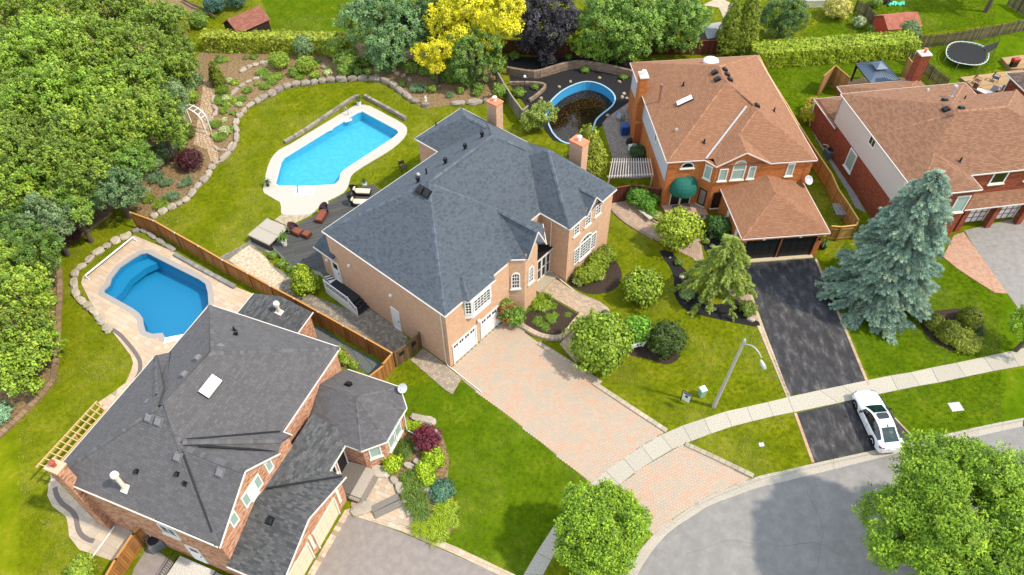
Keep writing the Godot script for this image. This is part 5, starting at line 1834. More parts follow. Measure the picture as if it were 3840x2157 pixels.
	caps([[hp(-2.2, 0, e), hp(-8.4, 6.15, 8.45)], [hp(-2.2, 12.2, e), hp(-8.4, 6.15, 8.45)], [hp(-8.4, 6.15, 8.45), hp(-9.5, 6.1, 8.45)], [hp(-9.4, 10.7, 8.47), hp(-9.4, 6.1, 8.47)], [hp(-4.0, 16.3, e), hp(-9.4, 10.7, 8.47)], [hp(-14.65, 16.3, e), hp(-9.4, 10.7, 8.47)], [hp(-16.45, 5.4, e), hp(-12.9, 2.7, 7.12)], [hp(-16.45, 0, e), hp(-12.9, 2.7, 7.12)], [hp(-8.6, 0.2, 6.1), hp(-9.5, 6.0, 8.47)], [hp(3.2, 3.1, 2.98), hp(0.9, 5.6, 3.95)], [hp(3.2, 11.8, 2.98), hp(0.9, 9.3, 3.95)], [hp(1.5, -0.05, 2.98), hp(0, 1.6, 3.7)]], lin(170, 126, 98), 0.26)
	gutters([[hp(-2.15, -0.06, e), hp(-16.45, -0.06, e)], [hp(-2.15, 0, e), hp(-2.15, 12.2, e)], [hp(-16.5, 0, e), hp(-16.5, 5.4, e)], [hp(-16.45, 5.45, e), hp(-14.7, 5.45, e)], [hp(-14.7, 5.4, e), hp(-14.7, 16.3, e)], [hp(-2.2, 12.25, e), hp(-9.0, 12.25, e)], [hp(3.25, 3.05, 2.98), hp(3.25, 11.8, 2.98)], [hp(3.2, 3.05, 2.98), hp(-2.2, 3.05, 2.98)], [hp(1.55, -0.1, 2.98), hp(1.55, 3.2, 2.98)], [hp(1.55, -0.1, 2.98), hp(-3.3, -0.1, 2.98)], [hp(-15.55, 5.15, 2.85), hp(-15.55, 16.2, 2.85)]], M.gutter)
	downspout([hp(1.4, 0.0, 2.9), hp(0.9, 0.02, 0.2)], M.white)
	chimney(2.6, 10.5, 3.5, 11.5, 0.0, 6.0, M.offwhite, mat(c8(190, 110, 90), 0.8))
	box_vent(L, X4(1100, 465), M.dark_metal, 0.45)
	for p in [X4(1090, 398), X4(1215, 458)]:
		box_vent(Bk, p, M.dark_metal, 0.4)
	pipe_vent(Bk, X4(1138, 365), 0.9, 0.1, M.metal, true)
	pipe_vent(Bk, X4(1242, 380), 0.3, 0.06, M.dark_metal)
	box_vent(Bk, X4(963, 325), M.metal, 0.2)
	pipe_vent(FF, X4(1205, 858), 0.45, 0.07, M.dark_metal)
	finish(bricks, "brick", M.brick, house)
	finish(shingles, "shingle", M.shingle, house)
	# house at the right edge of the frame: one corner with brick wall and brown roof
	frame(t(3, 1880, 552, 3.0), -8.22)
	hO = hp(-4.0, 0.35)
	house = thing("house", "corner of a red brick house with weathered brown roof beyond the wooden deck", "house", hO, "brick houses on the court")
	bricks = Tiler.new(pals([[154, 78, 52], [142, 68, 44], [164, 88, 60], [132, 62, 42]]), eye, 8)
	wall(hp(3.6, 0), hp(-3.5, 0), 3.0)
	wall(hp(-3.5, 0), hp(-3.5, 9.0), 3.0)
	wall(hp(3.6, 9), hp(3.6, 0), 3.0)
	shingles = Tiler.new(pals([[110, 92, 80], [124, 106, 94], [136, 118, 106], [98, 84, 74]]), eye, 66)
	roof([hps([[4.0, -0.35, 3.0], [-3.9, -0.35, 3.0], [0.0, 3.6, 4.9], [0.1, 3.6, 4.9]]), hps([[4.0, 9.4, 3.0], [4.0, -0.35, 3.0], [0.1, 3.6, 4.9], [0.1, 9.4, 4.9]]), hps([[-3.9, -0.35, 3.0], [-3.9, 9.4, 3.0], [0.0, 9.4, 4.9], [0.0, 3.6, 4.9]])])
	gutters([[hp(4.0, -0.4, 3.0), hp(-3.9, -0.4, 3.0)], [hp(4.05, -0.35, 3.0), hp(4.05, 9.4, 3.0)]], M.gutter)
	downspout([hp(3.5, -0.1, 2.9), hp(3.5, -0.1, 0.1)], M.white)
	finish(bricks, "brick", M.brick, house, 100)
	finish(shingles, "shingle", M.shingle, house, 150)


# boards nailed on rails between posts; pts on the ground
func fence(called: String, label: String, pts: Array, h: float, bw: float, gap: float, pal: Array, o2 := {}) -> Node3D:
	var th := thing(called, label, o2.get("category", "fence"), pts[0])
	var shared := []
	var thick: float = o2.get("thick", 0.022)
	for c in pal:
		var u := MB.new()
		u.col = c
		u.box(Transform3D(Basis(), Vector3(0, h * 0.5, 0)), Vector3(bw, h, thick))
		shared.append(u.mesh())
	var post_every: float = o2.get("post", 2.4)
	var ph: float = h + o2.get("post_up", 0.12)
	var mt: Material = o2.get("mat", M.wood)
	var y0: float = o2.get("lift", 0.04)
	for i in pts.size() - 1:
		var a: Vector3 = pts[i]
		var b: Vector3 = pts[i + 1]
		var d := (b - a)
		d.y = 0
		var l := d.length()
		var x := d / l
		var bs := Basis(x, Vector3.UP, x.cross(Vector3.UP))
		var n := maxi(1, int(l / (bw + gap)))
		for k in n:
			var m := MeshInstance3D.new()
			m.name = "board"
			m.mesh = shared[rng.randi() % shared.size()]
			m.material_override = mt
			m.transform = Transform3D(bs, a + x * ((k + 0.5) * l / n) + Vector3(0, y0 + rng.randf_range(-0.012, 0.012), 0) + bs.z * (0.0 if not o2.get("staggered", false) else (0.03 if k & 1 else -0.03)) - pts[0])
			th.add_child(m, true)
		for yy in o2.get("rails", [0.3, h - 0.25]):
			var rl := MB.new()
			rl.col = pal[0]
			rl.bar(a + Vector3.UP * yy - bs.z * 0.05 * o2.get("rail_side", 1.0), b + Vector3.UP * yy - bs.z * 0.05 * o2.get("rail_side", 1.0), 0.05, 0.09)
			obj("rail", rl, mt, th)
		if o2.get("cap", true):
			var cp := MB.new()
			cp.col = pal[pal.size() - 1] * o2.get("cap_tone", 1.25)
			cp.bar(a + Vector3.UP * (h + y0 + 0.025), b + Vector3.UP * (h + y0 + 0.025), o2.get("cap_w", 0.13), 0.045)
			obj("cap_rail", cp, mt, th)
		var np := maxi(1, int(round(l / post_every)))
		for k in (np + 1 if i == pts.size() - 2 else np):
			var pm := MB.new()
			pm.col = pal[0] * 0.95
			var at: Vector3 = a + x * (l * k / np) - bs.z * 0.06 * o2.get("rail_side", 1.0)
			pm.bbox(Transform3D(bs, at + Vector3.UP * ph * 0.5), Vector3(0.1, ph, 0.1), 0.02)
			var po := obj("post", pm, mt, th)
			if o2.get("post_cap", false):
				var pc := MB.new()
				pc.bbox(Transform3D(bs, at + Vector3.UP * (ph + 0.02)), Vector3(0.13, 0.05, 0.13), 0.02)
				obj("post_cap", pc, M.dark_metal if o2.post_cap is bool else o2.post_cap, po)
	return th


func build_fences() -> void:
	var gold := pals([[170, 116, 58], [184, 130, 68], [158, 106, 52], [192, 140, 78]])
	var top := tp(4, [985, 155, 1160, 218, 1320, 310, 1500, 410, 1680, 515, 1870, 615], 1.8) + tp(5, [130, 710, 310, 805, 490, 905, 680, 1010, 850, 1105, 1045, 1215], 1.8)
	var gp := []
	for p in top:
		gp.append(Vector3(p.x, 0, p.z))
	fence("wooden_fence", "long golden brown board fence running between the deep blue pool and the peach brick house", gp, 1.75, 0.14, 0.01, gold, {"cap": true, "rail_side": -1.0, "post_cap": M.metal})
	var a := gp[gp.size() - 1] as Vector3
	var b := t(5, 978, 1300, 1.7)
	fence("board_fence", "short golden board panel between the weathered gate and the charcoal turret", [Vector3(b.x, 0, b.z), a], 1.7, 0.14, 0.01, gold, {"rail_side": 1.0})
	var c0 := t(5, 935, 1360, 1.7)
	fence("board_fence", "golden board panel meeting the gravel strip by the dish", [Vector3(c0.x - 0.6, 0, c0.z + 0.3), Vector3(b.x, 0, b.z)], 1.5, 0.14, 0.01, gold)
	# weathered double gate with dark square windows
	var g0 := t(5, 1062, 1215, 1.75)
	var g1 := t(5, 1160, 1150, 1.75)
	var g2 := t(5, 1256, 1062, 1.75)
	var old := pals([[118, 92, 62], [134, 104, 72], [106, 84, 58]])
	for k in 2:
		var p: Vector3 = [g0, g1][k]
		var q: Vector3 = [g1, g2][k]
		p.y = 0
		q.y = 0
		var gt := fence("gate", ["weathered gate leaf with dark grille next to the golden fence", "weathered gate leaf with dark grille hung on the peach brick wall"][k], [p, q.lerp(p, 0.03)], 1.72, 0.14, 0.01, old, {"category": "gate", "post": 5.0})
		var gm := MB.new()
		var x := wx(p, q)
		gm.prism(rect(0.38, 1.05, 0.8, 1.4), x, 0.0, 0.06)
		obj("grille", gm, M.dark_metal, gt)
	var grey := pals([[126, 120, 110], [142, 136, 124], [112, 106, 98], [152, 146, 134]])
	var fc := tp(1, [1822, 505, 1882, 615, 1950, 722, 2030, 830], 1.7)
	for k in fc.size():
		fc[k].y = 0
	fc.append(t(2, 160, 900, 0))
	fence("grey_fence", "weathered grey board fence between the back lawn and the pond garden", fc, 1.6, 0.13, 0.012, grey)
	var red := pals([[92, 40, 30], [104, 48, 36], [82, 34, 26], [112, 54, 40]])
	var fd := tp(1, [1830, 400]) + tp(2, [250, 428, 540, 432, 900, 420, 1110, 416, 1360, 414, 1600, 412])
	fence("red_fence", "dark red board fence behind the pond garden", fd, 1.7, 0.14, 0.008, red, {"cap_tone": 1.5})
	var fg := tp(6, [745, 95, 935, 62]) + [hp_of3(0.4, -0.05)]
	fence("red_fence", "dark red fence below the white pergola, closing the gap to the orange brick wall", fg, 1.75, 0.14, 0.008, red, {"cap_tone": 1.5})
	var yel := pals([[182, 142, 74], [194, 154, 84], [172, 132, 66], [200, 162, 94]])
	var fe := []
	for p in tp(3, [0, 395, 80, 555, 150, 670, 230, 795, 300, 920, 430, 1120, 560, 1310], 1.75) + tp(7, [612, -20, 690, 95, 765, 215], 1.75):
		fe.append(Vector3(p.x, 0, p.z))
	fence("wooden_fence", "new yellow pine board fence between the terracotta roof and the dark red brick wall", fe, 1.72, 0.14, 0.006, yel, {"rail_side": -1.0, "rails": [0.25, 0.95, 1.6]})
	var ff := tp(7, [515, 362, 590, 368, 700, 355])
	fence("pine_gate", "yellow pine gate panel beside the black garage door", ff + [fe[fe.size() - 1]], 1.6, 0.14, 0.006, yel, {"rail_side": -1.0, "post": 1.6})
	var pk := pals([[104, 92, 78], [122, 110, 94], [92, 82, 70], [134, 122, 106]])
	var dim := {"cap": false, "rails": [0.35, 1.15], "thick": 0.03, "post": 2.6}
	fence("picket_fence", "old grey picket fence beside the red shed", tp(3, [725, 90, 800, 130, 860, 200, 915, 245]), 1.5, 0.13, 0.05, pk, dim)
	fence("picket_fence", "old grey picket fence behind the trampoline", tp(3, [1190, 362, 1400, 345, 1600, 310, 1800, 275, 2050, 225]), 1.5, 0.13, 0.07, pk, dim)
	fence("picket_fence", "dark grey picket fence running from the hedge to the brown roof", tp(3, [1120, 470, 1200, 520, 1290, 600, 1400, 690]), 1.5, 0.13, 0.06, pk, dim)
	fence("picket_fence", "dark picket fence in the far corner beyond the bare tree", tp(3, [1880, 40, 1960, 90, 2050, 150]), 1.6, 0.13, 0.04, pk, dim)
	var scr := pals([[176, 138, 82], [190, 152, 94], [164, 126, 72]])
	fence("privacy_screen", "slatted pine privacy screen left of the gazebo", [Vector3(t(3, 640, 720).x, 0, t(3, 640, 720).z), t(3, 452, 720), t(3, 540, 640)].slice(1) + [t(3, 640, 730)], 2.3, 0.14, 0.01, scr, {"rails": [0.4, 1.3, 2.2]})
	fence("privacy_screen", "narrow pine privacy screen between gazebo and red brick chimney", [t(3, 1085, 560), t(3, 1145, 640)], 2.0, 0.14, 0.01, scr)
	# fence by the lower patio of the charcoal-roofed house
	var fh := tp(8, [1075, 1055, 1000, 1140, 870, 1330, 790, 1470], 1.75)
	for k in fh.size():
		fh[k].y = 0
	fence("wooden_fence", "golden board fence with black-capped posts beside the air conditioner", fh, 1.72, 0.14, 0.01, gold, {"rail_side": 1.0, "post_cap": true})


func hp_of3(u: float, v: float) -> Vector3:
	frame(g(2340 + 440 * 0.31056, 560 + 700 * 0.31056), -5.25)
	return hp(u, v)


func stone(at: Vector3, hx: float, hy: float, hz: float, turn: float, col: Color, label: String, group: String) -> void:
	var mb := MB.new()
	mb.col = col * (0.85 + 0.3 * rng.randf())
	mb.rock(at + Vector3.UP * hy * 0.55, Vector3(hx, hy, hz), turn, rng.randi())
	var b := thing("boulder", label, "boulder", at, group)
	var r := obj("rock", mb, M.rock, b)
	# a boulder is one piece: lift the mesh to the top level
	b.remove_child(r)
	r.name = b.name
	remove_child(b)
	r.position = at
	add_child(r)
	tag(r, label, "boulder", group)
	b.free()


# one stone for each stretch between neighbouring points
func stone_row(pts: Array, depth: float, hgt: float, col: Color, label: String, group: String) -> void:
	for i in pts.size() - 1:
		var a: Vector3 = pts[i]
		var b: Vector3 = pts[i + 1]
		var d := b - a
		if d.length() < 0.15:
			continue
		stone((a + b) * 0.5, d.length() * 0.52, hgt * rng.randf_range(0.8, 1.15), depth * rng.randf_range(0.8, 1.15), atan2(-d.z, d.x), col, label, group)


func build_stones() -> void:
	var gs := lin(180, 172, 163)
	var wm := lin(200, 192, 179)
	var lab := "rough grey boulder edging the back lawn below the flower bed"
	var grp := "boulders along the back lawn"
	stone_row(tp(4, [1140, 205, 1190, 170, 1265, 138, 1330, 110, 1375, 85, 1430, 50]) + tp(0, [1470, 1430, 1515, 1385, 1565, 1340, 1590, 1290, 1605, 1245, 1655, 1225, 1740, 1155, 1780, 1085, 1792, 1010, 1772, 950, 1790, 900, 1830, 862, 1855, 820, 1920, 782, 1970, 752, 2010, 732]), 0.32, 0.26, wm, lab, grp)
	stone_row(tp(1, [50, 760, 110, 732, 170, 702, 225, 672, 290, 652, 360, 642, 432, 640, 490, 627, 552, 617, 622, 612, 710, 610, 785, 607, 870, 602, 962, 612, 1035, 642, 1085, 672, 1132, 712, 1190, 760, 1250, 782]), 0.38, 0.38, gs, lab, grp)
	stone(t(1, 1300, 800), 0.5, 0.3, 0.35, 0.2, gs, "largest boulder of the lawn edge, with a small pale statue on it", grp)
	stone_row(tp(1, [1485, 790, 1600, 785, 1730, 776, 1800, 772]), 0.34, 0.3, gs, lab, grp)
	lab = "pale stone set in the upper terrace of the flower bed"
	grp = "stones of the upper terrace"
	stone_row(tp(0, [1560, 930, 1605, 885, 1640, 842, 1605, 790, 1605, 720]), 0.22, 0.16, wm, lab, grp)
	stone_row(tp(0, [1700, 780, 1745, 722, 1800, 662, 1850, 632, 1905, 608, 1960, 592, 2010, 577]) + tp(1, [48, 592]), 0.24, 0.2, wm, lab, grp)
	stone_row(tp(0, [1812, 552, 1860, 520, 1905, 502, 1955, 490, 2010, 482]) + tp(1, [60, 487, 115, 480]), 0.28, 0.24, wm, lab, grp)
	stone_row(tp(0, [1610, 1100, 1650, 1140, 1720, 1140, 1750, 1075]), 0.22, 0.15, wm, lab, grp)
	for p in [t(1, 290, 550), t(1, 345, 545), t(1, 530, 515), t(1, 1740, 615), t(1, 1130, 580), t(1, 1080, 565), t(1, 1180, 605)]:
		stone(p, 0.3, 0.22, 0.24, rng.randf() * 3.0, gs, lab, grp)
	lab = "pale squared armour stone round the deep blue pool patio"
	grp = "armour stones round the patio"
	var pale := lin(206, 198, 182)
	stone_row(tp(4, [1000, 322, 905, 358, 835, 392, 785, 432, 705, 482, 648, 545, 578, 595, 560, 650, 562, 740, 592, 800, 642, 850, 690, 885, 742, 945, 800, 1005, 828, 1065]), 0.36, 0.24, pale, lab, grp)
	lab = "grey ledge rock below the golden board fence"
	stone_row(tp(4, [1000, 305, 1060, 290, 1110, 312, 1180, 360, 1250, 402, 1320, 448]), 0.25, 0.2, lin(170, 168, 164), lab, "ledge rocks below the fence")
	lab = "flat natural stone of the rockery beside the entry patio"
	grp = "rockery stones"
	for q in [[1220, 490, 0.32, 0.2], [1172, 632, 0.42, 0.4], [1238, 602, 0.36, 0.3], [1310, 810, 0.5, 0.9], [1360, 862, 0.42, 0.2], [960, 668, 0.75, 0.3], [1065, 742, 0.4, 0.6], [1108, 800, 0.55, 1.2], [1150, 895, 0.4, 1.3], [1182, 975, 0.4, 1.4], [1245, 275, 0.6, 0.2], [1325, 292, 0.55, 0.3], [1390, 385, 0.35, 0.8], [1230, 1030, 0.4, 0.1], [825, 950, 0.75, -0.3]]:
		stone(t(9, q[0], q[1]), q[2], 0.22, q[2] * 0.62, -q[3], lin(206, 200, 188), lab, grp)
	lab = "pale loose stone on the dark mulch"
	grp = "stones on the mulch"
	for q in [[6, 1318, 645, 0.26], [6, 1232, 497, 0.1], [6, 1380, 675, 0.09], [6, 1640, 612, 0.3], [6, 1700, 598, 0.16], [6, 1840, 965, 0.32], [6, 1560, 885, 0.24], [6, 1550, 340, 0.28], [6, 1650, 400, 0.22], [6, 1550, 415, 0.3], [6, 475, 912, 0.1], [6, 350, 1035, 0.14]]:
		stone(t(q[0], q[1], q[2]), q[3], q[3] * 0.5, q[3] * 0.75, rng.randf() * 3.0, lin(206, 196, 180), lab, grp)
	lab = "small pale rock at the edge of the pond garden"
	grp = "rocks round the pond"
	for q in [[395, 660], [480, 620], [260, 745], [870, 735], [885, 710], [905, 745], [700, 592], [850, 620], [760, 875]]:
		stone(t(2, q[0], q[1]), 0.2, 0.14, 0.16, rng.randf() * 3.0, lin(206, 192, 172), lab, grp)


# low wall of stacked blocks along a line
func block_wall(called: String, label: String, pts: Array, h: float, thick: float, pal: Array) -> void:
	var th := thing(called, label, "garden wall", pts[0])
	var run := smooth(pts, false, 3)
	var rows := maxi(1, int(round(h / 0.16)))
	for i in run.size() - 1:
		var a: Vector3 = run[i]
		var b: Vector3 = run[i + 1]
		var d := b - a
		var n := maxi(1, int(round(d.length() / 0.36)))
		var x := d.normalized()
		for j in rows:
			for k in n:
				var u := MB.new()
				u.col = pal[rng.randi() % pal.size()]
				u.bbox(Transform3D(Basis(x, Vector3.UP, x.cross(Vector3.UP)), a + d * ((k + 0.5) / n) + Vector3.UP * ((j + 0.5) * h / rows) + x.cross(Vector3.UP) * rng.randf_range(-0.012, 0.012)), Vector3(d.length() / n - 0.012, h / rows - 0.006, thick), 0.018)
				obj("block", u, M.piece, th)


func build_walls() -> void:
	var st := pals([[150, 142, 128], [164, 154, 138], [138, 130, 118], [174, 162, 144]])
	block_wall("garden_wall", "low stacked stone wall on the lawn side of the pale pool deck", tp(1, [238, 1082, 400, 985, 600, 850, 760, 745, 795, 738]), 0.35, 0.3, st)
	block_wall("garden_wall", "low stacked stone wall at the far end of the pale pool deck", tp(1, [842, 738, 900, 770, 1030, 840, 1150, 908]), 0.45, 0.3, st)
	var tb := pals([[150, 128, 108], [162, 140, 118], [138, 118, 100]])
	block_wall("retaining_wall", "tall curved block retaining wall behind the murky oval pool", tp(2, [0, 560, 200, 590, 330, 560, 430, 530, 520, 515, 620, 520, 760, 545, 950, 590]), 0.95, 0.3, tb)
	block_wall("retaining_wall", "curved block bed edge between the pond and the grey fence", tp(2, [20, 640, 200, 640, 290, 660, 240, 720, 170, 770]), 0.4, 0.26, tb)
	# timber edge between the left lawn and the wood
	var tm := pals([[150, 124, 92], [164, 136, 102], [136, 112, 84]])
	block_wall("timber_edging", "long weathered timber edging between the left lawn and the dense trees", tp(4, [838, 160, 740, 235, 600, 335, 490, 405, 445, 470, 450, 600, 455, 750, 445, 950, 435, 1150, 415, 1350, 390, 1447]) + tp(8, [300, 110, 150, 265, -20, 420]), 0.24, 0.4, tm)
	var gy := pals([[150, 148, 146], [164, 162, 158], [140, 138, 136]])
	block_wall("planter_wall", "low grey block planter between the deep blue pool and the board fence", tp(4, [1320, 478, 1500, 580, 1640, 655, 1775, 728]), 0.3, 0.34, gy)


func build_street() -> void:
	# street lamp
	var b := g(2676, 1526)
	var th := thing("street_lamp", "pale concrete street lamp with curved arm over the front lawn", "street lamp", b)
	var top := b + Vector3(0.5, 7.45, -0.1)
	var mb := MB.new()
	mb.col = lin(186, 182, 172)
	mb.tube([b, b.lerp(top, 0.33), b.lerp(top, 0.66), top], [0.15, 0.13, 0.11, 0.095], 12)
	obj("pole", mb, M.concrete, th)
	mb = MB.new()
	mb.lathe(Transform3D(Basis(), top + Vector3.UP * 0.0), [[0.1, 0], [0.12, 0.1], [0.1, 0.26], [0.05, 0.36], [0, 0.4]], 10)
	obj("photocell", mb, M.metal, th)
	var hd := g(2852, 1350, 7.0)
	var arm := []
	for k in 9:
		var s := k / 8.0
		arm.append((top - Vector3.UP * 0.2).lerp(hd, s) + Vector3.UP * (0.55 * sin(s * PI * 0.85)))
	mb = MB.new()
	mb.tube(arm, [0.045], 8)
	obj("arm", mb, M.metal, th)
	var dirv: Vector3 = (arm[8] - arm[7]).normalized()
	mb = MB.new()
	mb.tube([hd, hd + dirv * 0.12, hd + dirv * 0.4, hd + dirv * 0.66, hd + dirv * 0.74], [0.05, 0.11, 0.16, 0.12, 0.03], 10)
	obj("lamp_head", mb, M.metal, th)
	# utility pedestal
	b = t(10, 1466, 92)
	th = thing("utility_box", "small pale green utility pedestal with white lid on the lawn", "utility box", b)
	mb = MB.new()
	var bs := Basis(Vector3.UP, 0.35)
	mb.bbox(Transform3D(bs, b + Vector3.UP * 0.4), Vector3(0.42, 0.8, 0.42), 0.03)
	obj("cabinet", mb, mat(c8(126, 168, 138), 0.6), th)
	mb = MB.new()
	mb.bbox(Transform3D(bs, b + Vector3.UP * 0.86), Vector3(0.48, 0.14, 0.48), 0.06)
	obj("lid", mb, mat(c8(206, 220, 206), 0.6), th)
	# sale sign in a black frame
	var s0 := t(10, 1308, 132)
	var s1 := t(10, 1352, 158)
	th = thing("yard_sign", "narrow white sign board hung in a black frame on the lawn", "sign", s0)
	var x := wx(s0, s1)
	mb = MB.new()
	mb.bar(s0, s0 + Vector3.UP * 1.35, 0.045, 0.045)
	mb.bar(s0 + Vector3.UP * 1.33, s0 + x.basis.x * 0.72 + Vector3.UP * 1.33, 0.045, 0.045)
	mb.bar(s0 + x.basis.x * 0.72 + Vector3.UP * 1.33, s0 + x.basis.x * 0.72 + Vector3.UP * 0.35, 0.03, 0.03)
	obj("frame", mb, M.dark_metal, th)
	mb = MB.new()
	mb.prism(rect(0.08, 0.3, 0.66, 1.26), Transform3D(x.basis, s0 - x.basis.z * 0.012), 0.0, 0.024, true)
	obj("panel", mb, mat(c8(206, 214, 218), 0.5), th)
	mb = MB.new()
	for q in [rect(0.1, 1.08, 0.64, 1.24), rect(0.3, 0.72, 0.46, 1.0), rect(0.25, 0.8, 0.34, 0.95)]:
		mb.prism(q, Transform3D(x.basis, s0 + x.basis.z * 0.012), 0.0, 0.004)
	var pr := obj("print", mb, mat(c8(24, 24, 26), 0.5), th)
	pr.set_meta("kind", "stuff")
	# house number board between the shrubs
	s0 = t(6, 948, 1190)
	s1 = t(6, 1030, 1168)
	th = thing("address_board", "white ornamental address board between the round shrubs by the driveway", "sign", s0)
	x = wx(s0, s1)
	var w := (s1 - s0).length()
	mb = MB.new()
	mb.prism(PackedVector2Array([Vector2(-0.05, 0.3), Vector2(w * 0.5, 0.26), Vector2(w + 0.05, 0.3), Vector2(w + 0.22, 0.78), Vector2(w - 0.05, 0.68), Vector2(w * 0.5, 0.78), Vector2(0.0, 0.66), Vector2(-0.16, 0.72)]), Transform3D(x.basis, s0), 0.0, 0.05, true)
	obj("board", mb, M.white, th)
	for k in [0.02, w - 0.08]:
		mb = MB.new()
		mb.prism(rect(k, 0.0, k + 0.08, 0.5), Transform3D(x.basis, s0), -0.06, 0.0, true)
		obj("leg", mb, M.white, th)
	for k in 2:
		mb = MB.new()
		mb.prism(rect(w * (0.3 + 0.28 * k), 0.42, w * (0.46 + 0.28 * k), 0.6), Transform3D(x.basis, s0 + x.basis.z * 0.05), 0.0, 0.012)
		obj("numeral", mb, M.dark_metal, th)
	# lids flush with the grass
	for a in [[t(10, 1920, 465), 0.3, "small white square valve lid set in the verge"], [t(11, 1495, 180), 0.72, "large pale grey utility lid set in the verge grass"]]:
		mb = MB.new()
		mb.col = lin(206, 208, 206)
		mb.bbox(Transform3D(Basis(Vector3.UP, 0.12), Vector3.UP * 0.02), Vector3(a[1] * 1.25, 0.08, a[1]), 0.02)
		var l := obj("manhole_cover", mb, M.concrete)
		l.position = a[0]
		tag(l, a[2], "lid")


